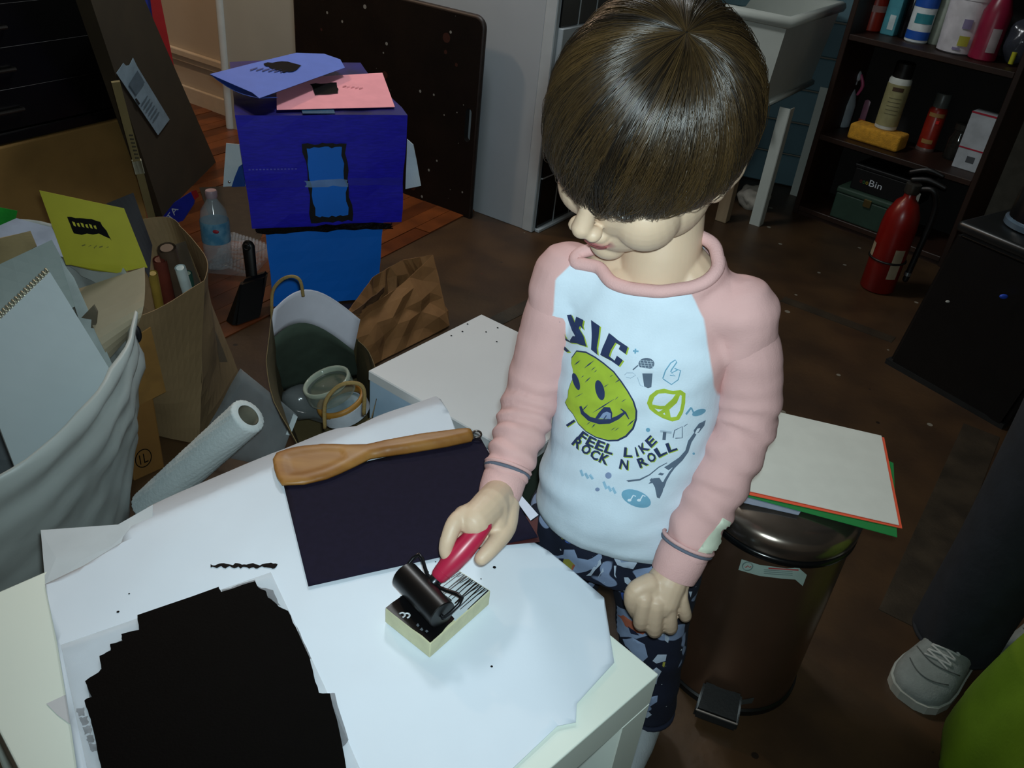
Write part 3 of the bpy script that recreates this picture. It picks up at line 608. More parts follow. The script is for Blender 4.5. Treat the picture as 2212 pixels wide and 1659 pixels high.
# water bottle
b = at(474, 575); tp = V3(-0.02, 0.02, 1).normalized()
t = thing('water_bottle', 'clear water bottle with blue label standing on the floor beside the blue robot', 'bottle', b)
bm = BM(); lathe(bm, [(0.028, 0.0), (0.040, 0.006), (0.041, 0.03), (0.038, 0.04), (0.041, 0.05), (0.041, 0.15), (0.036, 0.18), (0.016, 0.21), (0.014, 0.222)], b, 26, tp); obj('body', bm, mat('clear_bottle', '#b8c8d0', 0.08, alpha=0.35), t, smooth=True, angle=50)
bm = BM(); lathe(bm, [(0.016, 0.218), (0.017, 0.222), (0.017, 0.236), (0.015, 0.24)], b, 18, tp); obj('cap', bm, mat('pink_grey_cap', '#a8949c', 0.45), t, smooth=True, angle=40)
bm = BM(); lathe(bm, [(0.0418, 0.085), (0.0422, 0.09), (0.0422, 0.145), (0.0416, 0.15)], b, 26, tp, caps=False); lb = obj('label', bm, mat('bottle_label_blue', '#4a8cb0', 0.45, var=0.35, scale=40, col2='#7fb0c8'), t, smooth=True, angle=50)
q = b + tp * 0.13 + (V3(0, 0, 0) + V3(-b.x, -b.y, 0).normalized()) * 0.0425
bm = BM(); ellipsoid(bm, q, (0.011, 0.003, 0.006), u=10, v=6); obj('red_mark', bm, mat('label_red', '#b03040', 0.5), t, smooth=True)
# bubble wrap
def bubble(px4, name, label, hgt):
    cs = [at(x, y, 0.004) for x, y in px4]
    bm = BM()
    def fn(u, v):
        p = cs[0].lerp(cs[1], u).lerp(cs[3].lerp(cs[2], u), v); p.z = 0.006 + hgt * (0.5 + 0.5 * noise.noise(Vector((p.x * 14, p.y * 14, 2)))) * (math.sin(math.pi * u) * math.sin(math.pi * v)) ** 0.5; return p
    grid(bm, fn, 22, 22, 0.0)
    pts = [fn(i / 14 + 0.03 * (j % 2), j / 14) for i in range(1, 14) for j in range(1, 14)]
    for p in pts: bmesh.ops.create_icosphere(bm, subdivisions=1, radius=0.006, matrix=Matrix.Translation(p))
    tag(obj(name, bm, mat('clear_wrap', '#c6ccd2', 0.08, alpha=0.16, spec=0.9), smooth=True), label, 'wrap')
bubble(((440, 590), (545, 600), (600, 540), (500, 500)), 'bubble_wrap', 'clear bubble wrap on the floor in front of the water bottle', 0.05)
# black dustpan
d = at(505, 712); e = at(566, 690); n_ = V3(-(e - d).y, (e - d).x).normalized()
m_dp = mat('black_dustpan', '#070707', 0.45)
t = thing('dustpan', 'black dustpan with hanging hole standing between the kraft bag and blue robot', 'dustpan', d)
bl = [d, e, e + n_ * 0.05, d + n_ * 0.05]; tl = [d + V3(-0.012, 0.10, 0.09), e + V3(-0.012, 0.10, 0.09), e + V3(-0.012, 0.14, 0.09), d + V3(-0.012, 0.14, 0.09)]
bm = BM(); v, f = hexa(bm, bl, tl); bmesh.ops.bevel(bm, geom=list({x for q in f for x in q.edges}), offset=0.008, segments=2, affect='EDGES'); obj('pan', bm, m_dp, t, smooth=True, angle=50)
h0 = (tl[0] + tl[2]) / 2 - V3(0.01, 0, 0.01); h1 = h0 + V3(-0.01, 0.02, 0.085)
bm = BM(); capsule(bm, [h0, h1], [0.016, 0.018], 12, 1, 0.6, (0, 1, 0)); obj('handle', bm, m_dp, t, smooth=True)
bm = BM(); tube(bm, [h1 + V3(0.008 * math.cos(a), -0.014, 0.004 + 0.008 * math.sin(a)) for a in np.linspace(0, 2 * math.pi, 14)[:-1]], 0.003, 6, closed=True); obj('hanging_ring', bm, mat('dustpan_ring', '#141416', 0.4), t, smooth=True)
# ================================================================== blue painted box robot with papers on top
RL = V3(-0.732, 2.05); RR = V3(-0.352, 2.205); rd = (RR - RL).normalized(); rn = V3(-rd.y, rd.x); zA, zB, zC = 0.262, 0.556, 0.60
m_rob = mat('dark_blue_marker', '#1410b4', 0.5, var=0.3, scale=14, stretch=(3, 3, 18), col2='#2018cc', bump=0.1)
m_rtop = mat('dark_blue_top', '#0e0a5c', 0.4, var=0.4, scale=12)
m_bright = mat('bright_blue_vinyl', '#1076e6', 0.45, var=0.06, scale=6, bump=0.12, bscale=14)
rob = thing('cardboard_robot', 'dark blue painted cardboard box head on a bright blue column', 'cardboard model', (RL + RR) / 2 + rn * 0.13)
rdep = 0.34
bb = [RL + rd * 0.012, RR - rd * 0.002, RR + rn * rdep - rd * 0.04, RL + rn * rdep + rd * 0.05]
tt = [V3(*(RL - rd * 0.008).xy, zB), V3(*(RR + rd * 0.006).xy, zB), V3(*(RR + rn * rdep - rd * 0.055).xy, zC), V3(*(RL + rn * rdep + rd * 0.0).xy, zC)]
bm = BM(); hexa(bm, [V3(p.x, p.y, zA) for p in bb], tt); bmesh.ops.subdivide_edges(bm, edges=bm.edges[:], cuts=7, use_grid_fill=True); noisy(bm, 0.006, 9, 4); head = obj('box_head', bm, [m_rob, m_rtop], rob)
for p in head.data.polygons:
    if p.normal.z > 0.8: p.material_index = 1
cen = (RL + RR) / 2 + rn * 0.12
ped = [RL + rd * 0.045 + rn * 0.035, RR - rd * 0.045 + rn * 0.035, RR - rd * 0.06 + rn * 0.23, RL + rd * 0.06 + rn * 0.23]
pc = sum(ped, Vector()) / 4
bm = BM(); hexa(bm, [V3(*(pc + (p - pc) * 0.93).xy, 0.004) for p in ped], [V3(p.x, p.y, zA + 0.01) for p in ped]); bmesh.ops.subdivide_edges(bm, edges=bm.edges[:], cuts=7, use_grid_fill=True); noisy(bm, 0.005, 11, 9); obj('column', bm, m_bright, rob)
F00 = V3(*bb[0].xy, zA) - rn * 0.006; F10 = V3(*bb[1].xy, zA) - rn * 0.006; F01 = V3(*tt[0].xy, zB) - rn * 0.006
def jag(x0, y0, x1, y1, n=9, a=0.012):
    o = []
    for (xa, ya, xb, yb) in ((x0, y0, x1, y0), (x1, y0, x1, y1), (x1, y1, x0, y1), (x0, y1, x0, y0)):
        for k in range(n): s = k / n; o.append((xa + (xb - xa) * s + random.uniform(-a, a), ya + (yb - ya) * s + random.uniform(-a, a)))
    return o
m_jet = mat('black_marker', '#04040a', 0.5)
obj('black_outline', plate(F00, F10, F01, jag(0.385, 0.045, 0.655, 0.765), -rn * 0.003), m_jet, rob)
obj('bright_patch', plate(F00, F10, F01, jag(0.41, 0.10, 0.63, 0.735), -rn * 0.005, sp=0.0), m_bright, rob)
obj('clear_tape', plate(F00, F10, F01, jag(0.37, 0.385, 0.645, 0.445, 6, 0.008), -rn * 0.0065), mat('pale_tape', '#9cc4ec', 0.15, alpha=0.35), rob)
obj('long_tape', plate(F00, F10, F01, jag(0.0, 0.38, 1.0, 0.445, 12, 0.008), -rn * 0.0028), mat('shiny_tape', '#4040d8', 0.12, alpha=0.22, spec=0.9), rob)
for k in range(14): obj('stitch', plate(F00, F10, F01, [(0.03 + 0.022 * k, 0.541), (0.042 + 0.022 * k, 0.541), (0.042 + 0.022 * k, 0.552), (0.03 + 0.022 * k, 0.552)], -rn * 0.003), mat('stitch_dots', '#5c60d0', 0.4), rob)
obj('black_bottom_edge', plate(F00, F10, F01, jag(0.02, -0.045, 0.93, 0.015, 14, 0.012), -rn * 0.004), mat('black_foil', '#0a0a10', 0.15, bump=0.6, bscale=60), rob)
bm = BM(); quad(bm, V3(*tt[0].xy, zB + 0.004) + rd * 0.16 + rn * 0.002, V3(*tt[0].xy, zB + 0.004) + rd * 0.24 + rn * 0.002, V3(*tt[0].xy, zB + 0.010) + rd * 0.24 + rn * 0.035, V3(*tt[0].xy, zB + 0.010) + rd * 0.16 + rn * 0.035, 3, 3, 0.0006); obj('tape_strip', bm, mat('teal_tape', '#16486c', 0.3), rob)
m_flap = mat('white_blue_flap', '#e0ecf2', 0.45, var=0.2, scale=12, col2='#cfe0ea')
for sgn, px4 in ((-1, ((489, 309), (528, 312), (532, 402), (482, 403))), (1, ((880, 300), (893, 312), (910, 400), (876, 408)))):
    Yf = (RL + rn * 0.16).y if sgn < 0 else (RR + rn * 0.10).y
    p = [aty(x, y, Yf) for x, y in px4]; fl_ = obj('side_flap', quad(BM(), p[0], p[1], p[2], p[3], 6, 6, 0.003, wr=0.006, ws=14), m_flap, rob)
    if sgn < 0:
        bm = BM(); q = [aty(x, y, Yf - 0.009) for x, y in ((516, 360), (530, 350), (530, 403), (500, 404), (506, 385))]; bm.faces.new([bm.verts.new(x) for x in q]); obj('blue_smear', bm, mat('flap_blue', '#1c4a9c', 0.5), fl_)
        bm = BM(); ellipsoid(bm, aty(495, 393, Yf - 0.008), (0.004, 0.002, 0.004), u=8, v=6); obj('metal_brad', bm, mat('brad', '#e8f0f4', 0.2, metal=0.9), fl_, smooth=True)
# papers lying on the robot
def topz(x, y):
    p = V3(x, y) - RL; return zB + (zC - zB) * max(-0.3, min(1.2, p.dot(rn) / rdep)) + 0.0075
tag(obj('pink_paper', sheet(((597, 190), (640, 168), (826, 157), (853, 231), (598, 237)), topz, 0.0008, 0.03), mat('pink_paper', '#e89aa6', 0.7, var=0.04)), 'pink paper with black block print lying on the blue box', 'paper')
pk = bpy.data.objects['pink_paper']
m_ink = mat('black_print_ink', '#060506', 0.6, var=0.3, spec=0.1)
def inkpatch(px, zf, parent, nm='block_print', up=0.0022, sp=0.0, m=None):
    return obj(nm, sheet(px, zf, 0.0, sp, up), m or m_ink, parent)
def jagpx(pts, n=6, a=1.2):
    o = []
    for i in range(len(pts)):
        p, q = pts[i], pts[(i + 1) % len(pts)]
        for k in range(n): s = k / n; o.append((p[0] + (q[0] - p[0]) * s + random.uniform(-a, a), p[1] + (q[1] - p[1]) * s + random.uniform(-a, a)))
    return o
inkpatch(jagpx([(671, 183), (728, 180), (731, 203), (682, 207)], 5, 1.5), topz, pk)
for k in range(5): inkpatch(jagpx([(740 + 9 * k, 188 + k), (748 + 9 * k, 186 + k), (748 + 9 * k, 187.2 + k), (740 + 9 * k, 189.4 + k)], 2, 0.3), topz, pk, 'faint_print', m=mat('faint_print', '#b0707c', 0.6))
def bz(x, y): return topz(x, y) + 0.012 + 0.10 * max(0.0, 0.5 - abs((V3(x, y) - RL).dot(rd) - 0.05)) * 0.5
bl_ = obj('blue_paper', sheet(((453, 160), (640, 114), (700, 116), (735, 128), (745, 146), (560, 212), (545, 200), (510, 185)), bz, 0.0008, 0.03), mat('blue_paper', '#5670c4', 0.7, var=0.04)); tag(bl_, 'blue folded paper with black print lying over the pink paper', 'paper')
p4 = [onsurf(453, 160, bz), onsurf(560, 212, bz)]
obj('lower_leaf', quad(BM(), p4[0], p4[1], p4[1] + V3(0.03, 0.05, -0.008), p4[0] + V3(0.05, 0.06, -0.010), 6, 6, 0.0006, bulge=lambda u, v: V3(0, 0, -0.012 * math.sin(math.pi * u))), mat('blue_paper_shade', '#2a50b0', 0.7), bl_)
inkpatch(jagpx([(568, 138), (610, 134), (653, 142), (640, 154), (612, 158), (585, 149)], 4, 1.6), bz, bl_)
for k in range(6): inkpatch([(540 + 13 * k, 152 + k), (556 + 13 * k, 147 + k), (557 + 13 * k, 148.4 + k), (541 + 13 * k, 154 + k)], bz, bl_, 'faint_print', m=mat('faint_print_blue', '#2c3a78', 0.6))
# ================================================================== bags on the floor in the middle distance
m_kraft = mat('kraft_paper', '#806a4a', 0.8, var=0.08, scale=12, bump=0.15, bscale=30)
m_kin = mat('kraft_inside', '#57503e', 0.85, var=0.08, scale=12)
def openbag(root, fl4, tp4, m_out, n=9, wr=0.006, seed=0, bulge=0.0, names=('front', 'side', 'back', 'side')):
    for i in range(4):
        j = (i + 1) % 4
        out = ((fl4[i] + fl4[j]) / 2 - sum(fl4, Vector()) / 4); out.z = 0; out = out.normalized()
        obj(names[i] + '_panel', quad(BM(), fl4[i], fl4[j], tp4[j], tp4[i], n, n, 0.0014, bulge=lambda u, v, o=out: o * (bulge * math.sin(math.pi * u) * v), wr=wr, seed=seed + i, ws=9), m_out, root)
    obj('base', quad(BM(), fl4[0], fl4[1], fl4[2], fl4[3], 2, 2, 0.001), m_out, root)
def lift(p, z): return V3(p.x, p.y, z)
k0 = at(338, 942); k1 = at(430, 962); k2 = at(522, 830); k3 = k0 + (k2 - k1)
zk = 0.37
K = [at(297, 680, zk), at(441, 605, zk), at(388, 486, zk + 0.02), at(300, 474, zk + 0.02)]
t = thing('kraft_bag', 'upright kraft paper bag full of rolled papers behind the cardboard box', 'paper bag', (k0 + k2) / 2)
openbag(t, [lift(p, 0.003) for p in (k0, k1, k2, k3)], K, m_kraft, 10, 0.010, 3, 0.03)
kc = sum(K, Vector()) / 4; kf = (k0 + k2) / 2
def inbag(px, py, z, dx, dy, zb_=0.05): return at(px, py, z), lift(kf + V3(dx, dy), zb_)
for nm, lb_, c, (px, py), z, off, r in (
    ('white_paper_roll', 'white paper roll sticking out of the kraft bag', '#aebcbc', (389, 578), 0.40, (0.03, 0.03), 0.011),
    ('yellow_ruler', 'yellow wooden ruler leaning in the kraft bag', '#8c742c', (330, 590), 0.42, (-0.04, -0.03), 0.009),
    ('red_brown_roll', 'red-brown paper roll in the kraft bag beside the yellow ruler', '#5c2418', (345, 560), 0.41, (-0.03, 0.01), 0.014),
    ('green_roll', 'dark green paper roll in the kraft bag', '#1e4a40', (404, 590), 0.375, (0.02, 0.02), 0.010),
    ('brown_tube', 'brown cardboard tube at the back of the kraft bag', '#4a3a2c', (360, 535), 0.43, (-0.01, 0.05), 0.018)):
    a, b = inbag(px, py, z, *off); d = (b - a).normalized()
    bm = BM(); ts = (a, a.lerp(b, 0.96)); tube(bm, ts, r, 12, caps=False); tube(bm, [a + d * 0.0005, b], r * 0.72, 12)
    tag(obj(nm, bm, mat(nm, c, 0.6), smooth=True, angle=40), lb_, 'roll', 'rolls in the kraft bag')
a, b = inbag(372, 560, 0.40, 0.0, 0.02)
tag(obj('plastic_sleeve', quad(BM(), at(340, 545, 0.39), at(400, 520, 0.40), b + V3(0.05, 0.03, 0.06), b + V3(-0.05, 0, 0.06), 8, 8, 0.0006, wr=0.02, ws=16), mat('dark_clear_sleeve', '#565048', 0.15, alpha=0.4)), 'crinkled clear plastic sleeve among the rolls in the kraft bag', 'sleeve')
# white-lined shopping bag
zs = 0.33
f4 = [at(650, 985, 0.003), at(812, 955, 0.003), at(770, 815, 0.003), at(610, 850, 0.003)]
T4 = [at(640, 960, zs - 0.05), at(800, 905, zs - 0.05), None, at(591, 667, zs)]
fe_ = (T4[1] - T4[0]); bv = V3(-fe_.y, fe_.x).normalized(); T4[2] = onplane(775, 735, T4[3], bv)
t = thing('shopping_bag', 'open kraft shopping bag with white inner cuff and twisted handles', 'paper bag', sum(f4, Vector()) / 4)
openbag(t, f4, T4, mat('kraft_dark', '#5e5232', 0.85, var=0.08, scale=12), 10, 0.006, 11, 0.03)
wl = [onplane(x, y, T4[3] - bv * 0.02, bv) for x, y in ((591, 668), (778, 690), (764, 757), (578, 741))]
cuff = quad(BM(), wl[0], wl[1], wl[2], wl[3], 14, 6, 0.0012, bulge=lambda u, v: V3(0, 0, 0.045 * math.sin(math.pi * u)) + bv * 0.03 * math.sin(math.pi * u))
obj('white_cuff', cuff, mat('white_cuff', '#cfd0dc', 0.7, var=0.03), t, smooth=True)
lo = [wl[3], wl[2], lift(f4[2], 0.01) - bv * 0.012, lift(f4[3], 0.01) - bv * 0.012]
obj('back_inside', quad(BM(), lo[0], lo[1], lo[2], lo[3], 14, 6, 0.0012, bulge=lambda u, v: (V3(0, 0, 0.045 * math.sin(math.pi * u)) + bv * 0.03 * math.sin(math.pi * u)) * (1 - v)), mat('shaded_bag_inside', '#465448', 0.8), t, smooth=True)  # grey-green carries the shade inside the bag in its colour
m_cord = mat('twisted_paper_cord', '#8a7444', 0.8, bump=0.5, bscale=200)
Yh = T4[3].y + 0.012
bm = BM(); tube(bm, [aty(588, 690, Yh), aty(588, 635, Yh), aty(604, 608, Yh), aty(628, 597, Yh), aty(648, 606, Yh), aty(655, 640, Yh)], 0.0035, 8, 5); obj('handle', bm, m_cord, t, smooth=True)
Yh = T4[0].y + 0.03
bm = BM(); tube(bm, [aty(702, 925, Yh), aty(703, 870, Yh), aty(730, 835, Yh), aty(765, 827, Yh), aty(786, 842, Yh), aty(786, 895, Yh)], 0.0035, 8, 5); obj('handle', bm, m_cord, t, smooth=True)
for k in range(4):
    q0, q1 = onplane(604 + k * 6, 858 + k * 5, T4[0].lerp(T4[3], 0.3) , V3(0.85, -0.5, 0)), None
q = at(712, 815, 0.23)
for i, (px, py, z, R, r, nm, lb_, m) in enumerate(((706, 826, 0.24, 0.046, 0.004, 'clear_tape_roll', 'clear plastic ring lid tilted in the shopping bag', mat('clear_ring', '#b4c0b0', 0.1, alpha=0.5)), (738, 868, 0.20, 0.046, 0.006, 'orange_tape_roll', 'tape roll with orange core lying in the shopping bag', mat('orange_core', '#a0722c', 0.5)))):
    c = at(px, py, z); ax = V3(-0.32, -0.12, 0.94).normalized(); u = V3(0.75, 0.55, 0.0); u = (u - ax * u.dot(ax)).normalized(); w = ax.cross(u)
    t2 = thing(nm, lb_, 'tape', c)
    bm = BM(); tube(bm, [c + u * R * math.cos(a) + w * R * 0.9 * math.sin(a) for a in np.linspace(0, 2 * math.pi, 36)[:-1]], r, 10, closed=True, flat=1.6, side=None); obj('ring', bm, m, t2, smooth=True)
    bm = BM(); lathe(bm, [(0.001, 0), (R * 0.82, 0.0), (R * 0.82, 0.004), (0.001, 0.004)], c - ax * 0.012, 28, ax); obj('inner_disc', bm, mat('disc%d' % i, ('#48584a', '#7d96a0')[i], 0.25, alpha=(0.6, 0.9)[i]), t2, smooth=True, angle=40)
    bm = BM(); lathe(bm, [(R, -0.02), (R * 1.08, -0.02), (R * 1.08, 0.008), (R, 0.008)], c - ax * 0.008, 32, ax, caps=False); obj('wall', bm, mat('ring_wall%d' % i, ('#8b988c', '#c6d0dc')[i], 0.15, alpha=(0.45, 0.95)[i]), t2, smooth=True, angle=40)
bm = BM(); c = at(690, 870, 0.14); ellipsoid(bm, c, (0.07, 0.05, 0.045), u=20, v=12); noisy(bm, 0.02, 24, 6)
tag(obj('plastic_wrapper', bm, mat('crinkled_wrapper', '#70787a', 0.12, alpha=0.5), smooth=True), 'crinkled grey plastic wrapper under the tape rolls in the shopping bag', 'wrapper')
# crumpled brown bag
m_bb2 = mat('brown_paper_bag', '#94683e', 0.8, var=0.12, scale=14, bump=0.2, bscale=25)
g = [at(796, 795, 0.003), at(972, 705, 0.003), at(955, 655, 0.003), at(800, 730, 0.003)]
H = [at(734, 692, 0.165), at(936, 548, 0.19), at(868, 560, 0.185), at(806, 596, 0.18)]
t = thing('brown_bag', 'crumpled brown paper bag on the floor before the blue column', 'paper bag', sum(g, Vector()) / 4)
def crumple(bm, seed): 
    bm.normal_update()
    for v in bm.verts:
        p = v.co * 17 + Vector((seed, 0, 0)); v.co += v.normal * 0.011 * (abs(noise.noise(p)) * 2 - 0.6) + v.normal * 0.01 * noise.noise(v.co * 7)
    return bm
for i, nm in enumerate(('front', 'side', 'back', 'side')):
    j = (i + 1) % 4
    bm = quad(BM(), g[i], g[j], H[j], H[i], 7, 5, 0.0, bulge=(lambda u, v: V3(0.0, -0.004, -0.022) * (math.sin(math.pi * u) * v ** 3)) if i == 0 else None); rj = random.Random(i + 5); inner = [v for v in bm.verts if not v.is_boundary]; bm.normal_update()
    for v in inner: v.co += v.normal * rj.uniform(-0.011, 0.011) + Vector((rj.uniform(-0.008, 0.008), rj.uniform(-0.005, 0.005), rj.uniform(-0.008, 0.008)))
    bmesh.ops.triangulate(bm, faces=bm.faces[:]); bmesh.ops.subdivide_edges(bm, edges=bm.edges[:], cuts=2, use_grid_fill=True); bmesh.ops.smooth_vert(bm, verts=bm.verts[:], factor=0.35, use_axis_x=True, use_axis_y=True, use_axis_z=True); bmesh.ops.solidify(bm, geom=bm.faces[:], thickness=0.0012)
    obj(nm + '_panel', bm, m_bb2, t)
obj('folded_lip', quad(BM(), H[0] + V3(0, -0.004, 0), H[0].lerp(H[1], 0.45) + V3(0, -0.006, 0.006), H[0].lerp(H[1], 0.42) + V3(-0.006, 0.035, -0.030), H[0] + V3(0.02, 0.04, -0.02), 10, 6, 0.0012, wr=0.014, ws=20), mat('brown_bag_inner', '#6a4a30', 0.85), t)
# white low box with a flat lid (the second low table), with ink dots
zl = 0.32
s0 = at(795, 800, zl); s1 = at(1040, 678, zl); sd = (s1 - s0).normalized(); sw = (s1 - s0).length; sx_ = V3(sd.y, -sd.x)
Q4 = [s0, s0 + sx_ * 0.375, s0 + sx_ * 0.375 + sd * sw, s1]
t = thing('white_low_box', 'white low storage table with ink dots beyond the paper, behind the arm', 'table', V3(s0.x, s0.y, 0))
m_wl = speckle(mat('white_lid_laminate', '#cfd2d4', 0.45, var=0.03, scale=4), '#8d9096', 30, 0.12, 0.6)
obj('top_board', quadbox(BM(), Q4, zl - 0.022, zl, 0.002, 1), m_wl, t)
qc = sum(Q4, Vector()) / 4
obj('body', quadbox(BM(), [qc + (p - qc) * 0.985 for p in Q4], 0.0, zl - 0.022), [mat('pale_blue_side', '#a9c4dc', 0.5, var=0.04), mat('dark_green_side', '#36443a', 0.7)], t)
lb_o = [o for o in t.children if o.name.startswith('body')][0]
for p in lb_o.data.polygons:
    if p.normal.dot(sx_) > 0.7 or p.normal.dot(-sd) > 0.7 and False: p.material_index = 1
for px, py in ((1075, 708), (999, 716), (1073, 738), (975, 725), (1010, 700), (1050, 717)):
    p = at(px, py, zl + 0.0006); bm = BM(); lathe(bm, [(0.0019, 0), (0.0019, 0.0004)], p, 10); obj('ink_spot', bm, m_ink, t)
# clear grey plastic sleeve leaning on the bag
g0 = at(445, 960, 0.02); 
Yp = 1.42
pp = [aty(x, y, Yp + d) for x, y, d in ((520, 796, 0.06), (642, 896, 0.0), (600, 1010, -0.06), (420, 975, 0.0))]
t = obj('plastic_folder', quad(BM(), pp[0], pp[1], pp[2], pp[3], 10, 10, 0.001, wr=0.008, ws=12), mat('grey_clear_plastic', '#8e969a', 0.12, alpha=0.5, spec=0.8), smooth=True)
tag(t, 'grey translucent plastic folder leaning between the kraft bags', 'folder')
obj('white_spine', quad(BM(), aty(634, 893, Yp - 0.004), aty(643, 900, Yp - 0.004), aty(628, 940, Yp - 0.024), aty(618, 938, Yp - 0.024), 4, 4, 0.003), mat('spine_white', '#c8d4d8', 0.4), t)
# brown cardboard box with a round mark, kraft
m_bc = mat('brown_cardboard', '#7b5524', 0.75, var=0.1, scale=10)
c0_ = at(290, 1040); c1_ = at(356, 1010); dv = (c1_ - c0_).normalized(); nv = V3(-dv.y, dv.x)
C4 = [c0_, c1_, c1_ + nv * 0.10, c0_ + nv * 0.10]
t = thing('cardboard_carton', 'small brown cardboard carton with round mark beside the white bin bag', 'box', c1_)
obj('body', quadbox(BM(), C4, 0, 0.20, 0.003), m_bc, t)
Pm = c1_ - nv * 0.001; Nm = -nv
fl4 = [onplane(x, y, Pm - nv * 0.006, Nm) for x, y in ((272, 738), (324, 706), (357, 845), (288, 880))]
obj('open_flap', quad(BM(), fl4[0], fl4[1], fl4[2], fl4[3], 4, 4, 0.003), mat('brown_flap', '#85602c', 0.75), t)
cm = onplane(310, 990, Pm - nv * 0.0015, Nm); bm = BM()
tube(bm, [cm + dv * 0.017 * math.cos(a) + V3(0, 0, 0.022 * math.sin(a)) for a in np.linspace(0, 2 * math.pi, 24)[:-1]], 0.0010, 5, closed=True); obj('ring_mark', bm, m_ink, t)
obj('lettering', textmesh('1L', cm - dv * 0.009 - V3(0, 0, 0.012) - nv * 0.001, cm + dv * 0.009 - V3(0, 0, 0.012) - nv * 0.001, cm - dv * 0.009 + V3(0, 0, 0.012) - nv * 0.001), m_ink, t)
# ================================================================== white bin bag with pads and papers in it (left edge)
bc = V3(-0.985, 1.10)
m_bag = mat('white_bin_bag', '#aeb6b4', 0.42, var=0.05, scale=6, bump=0.25, bscale=18)
bm = BM(); n = 96; rings = []
def lipz(a): return 0.415 + 0.09 * math.cos(a - 1.3)
for i in range(46):
    s = i / 45.0; R_ = []
    for q in range(n):
        a = 2 * math.pi * q / n; zl_ = lipz(a); z = zl_ * min(1.0, s / 0.92)
        r = 0.295 + 0.045 * min(1, s * 1.6) + 0.022 * s
        dl = zl_ - z
        band_ = 0.010 * math.sin(dl * 95 + 1.4 * math.sin(2 * a)) * math.exp(-(dl / 0.13) ** 2) * (0.6 + 0.4 * math.sin(3 * a + 1))
        fold = 0.006 * noise.noise(Vector((a * 9 - z * 26, z * 10, 5.0))) + 0.015 * noise.noise(Vector((math.cos(a) * 3.2 + z * 3, math.sin(a) * 3.2, z * 2.0))) + 0.011 * (abs(noise.noise(Vector((a * 5 + z * 9, z * 4, 2.0)))) - 0.25) * min(1, dl * 8)
        rr = r + band_ + fold
        if s > 0.92: k = (s - 0.92) / 0.08; rr -= 0.02 * k; z -= 0.07 * k * k
        R_.append(bm.verts.new((bc.x + rr * math.cos(a), bc.y + rr * math.sin(a), max(0.0, z))))
    rings.append(R_)
for a, b in zip(rings, rings[1:]):
    for q in range(n): bm.faces.new((a[q], a[(q + 1) % n], b[(q + 1) % n], b[q]))
bm.faces.new(list(reversed(rings[0])))
t = thing('bin_bag', 'white plastic bin bag lining a bin, full of pads and papers', 'bag', (bc.x, bc.y, 0))
bgo = obj('bag', bm, m_bag, t, smooth=True)
bm = BM(); lathe(bm, [(0.24, 0.0), (0.27, 0.27), (0.262, 0.27), (0.235, 0.01)], (bc.x, bc.y, 0.004), 40); obj('inner_bin', bm, mat('grey_inner_bin', '#7c8488', 0.5), t, smooth=True, angle=40)
# sketchpad
def pad(name, label, px4, Ys, m, th=0.006, cat='paper', **k):
    p = [aty(x, y, Y) for (x, y), Y in zip(px4, Ys)]
    o = obj(name, quad(BM(), p[0], p[1], p[2], p[3], k.get('nu', 6), k.get('nv', 6), th, bulge=k.get('bulge')), m); tag(o, label, cat); return p, o
m_pad = mat('sketch_paper', '#b6c2c6', 0.7, var=0.03, scale=6)
sp4, pado = pad('sketchpad', 'large white spiral sketchpad standing in the bin bag', ((-70, 752), (104, 588), (268, 850), (60, 1085)), (1.03, 1.16, 1.135, 0.985), m_pad, 0.009, 'sketchpad')
wv = (sp4[1] - sp4[0]); dn = (sp4[3] - sp4[0]).normalized(); nf = wv.cross(sp4[3] - sp4[0]).normalized(); nf = nf if nf.y < 0 else -nf
m_wire = mat('spiral_wire', '#c8c8b4', 0.25, metal=0.7); m_hole = mat('punched_hole', '#1c2c34', 0.7)
nc = 26
for k in range(nc):
    c = sp4[0] + wv * ((k + 0.5) / nc); e = wv.normalized()
    bm = BM(); tube(bm, [c + e * 0.0012 * (a / 3.1) + (-dn) * 0.0055 * math.cos(a) * 1.3 + nf * 0.0075 * math.sin(a) for a in np.linspace(0, 2 * math.pi, 13)[:-1]], 0.0014, 5, closed=True); obj('spiral_ring', bm, m_wire, pado, smooth=True)
    bm = BM(); lathe(bm, [(0.0016, 0), (0.0016, 0.0006)], c + dn * 0.012 + nf * 0.0056 - nf * 0.0056, 8, nf); obj('punch_hole', bm, m_hole, pado)
pad('backing_sheet', 'pale grey sheet standing right behind the spiral sketchpad', ((-60, 600), (112, 518), (182, 650), (-60, 790)), (1.20, 1.27, 1.25, 1.10), mat('pale_grey_sheet', '#8f9c9a', 0.7, var=0.03), 0.002)
pad('second_sheet', 'narrow white sheet between the sketchpad and curled tan paper', ((130, 560), (160, 600), (262, 830), (215, 830)), (1.26, 1.25, 1.17, 1.17), mat('white_sheet_b', '#a4b0b0', 0.7), 0.001)
pad('tan_card', 'tan cardboard sheet at the left edge behind the sketchpad', ((-50, 525), (66, 499), (80, 532), (-50, 605)), (1.27, 1.32, 1.31, 1.26), mat('tan_card', '#8d7c56', 0.75), 0.004, 'cardboard')
pad('lilac_sheet', 'pale blue-grey sheet behind the tan cardboard at the left edge', ((-40, 505), (36, 472), (112, 492), (150, 560)), (1.33, 1.38, 1.38, 1.33), mat('lilac_sheet', '#8794a8', 0.7), 0.001)
pad('green_paper', 'bright green paper at the left edge beside the yellow paper', ((-40, 440), (37, 455), (27, 502), (-40, 515)), (1.36, 1.42, 1.41, 1.34), mat('green_paper', '#1d9a30', 0.7), 0.001)
def curl(u, v): return V3(0.03, -0.05, 0.015) * math.sin(math.pi * v) + V3(0, 0, 0.0)
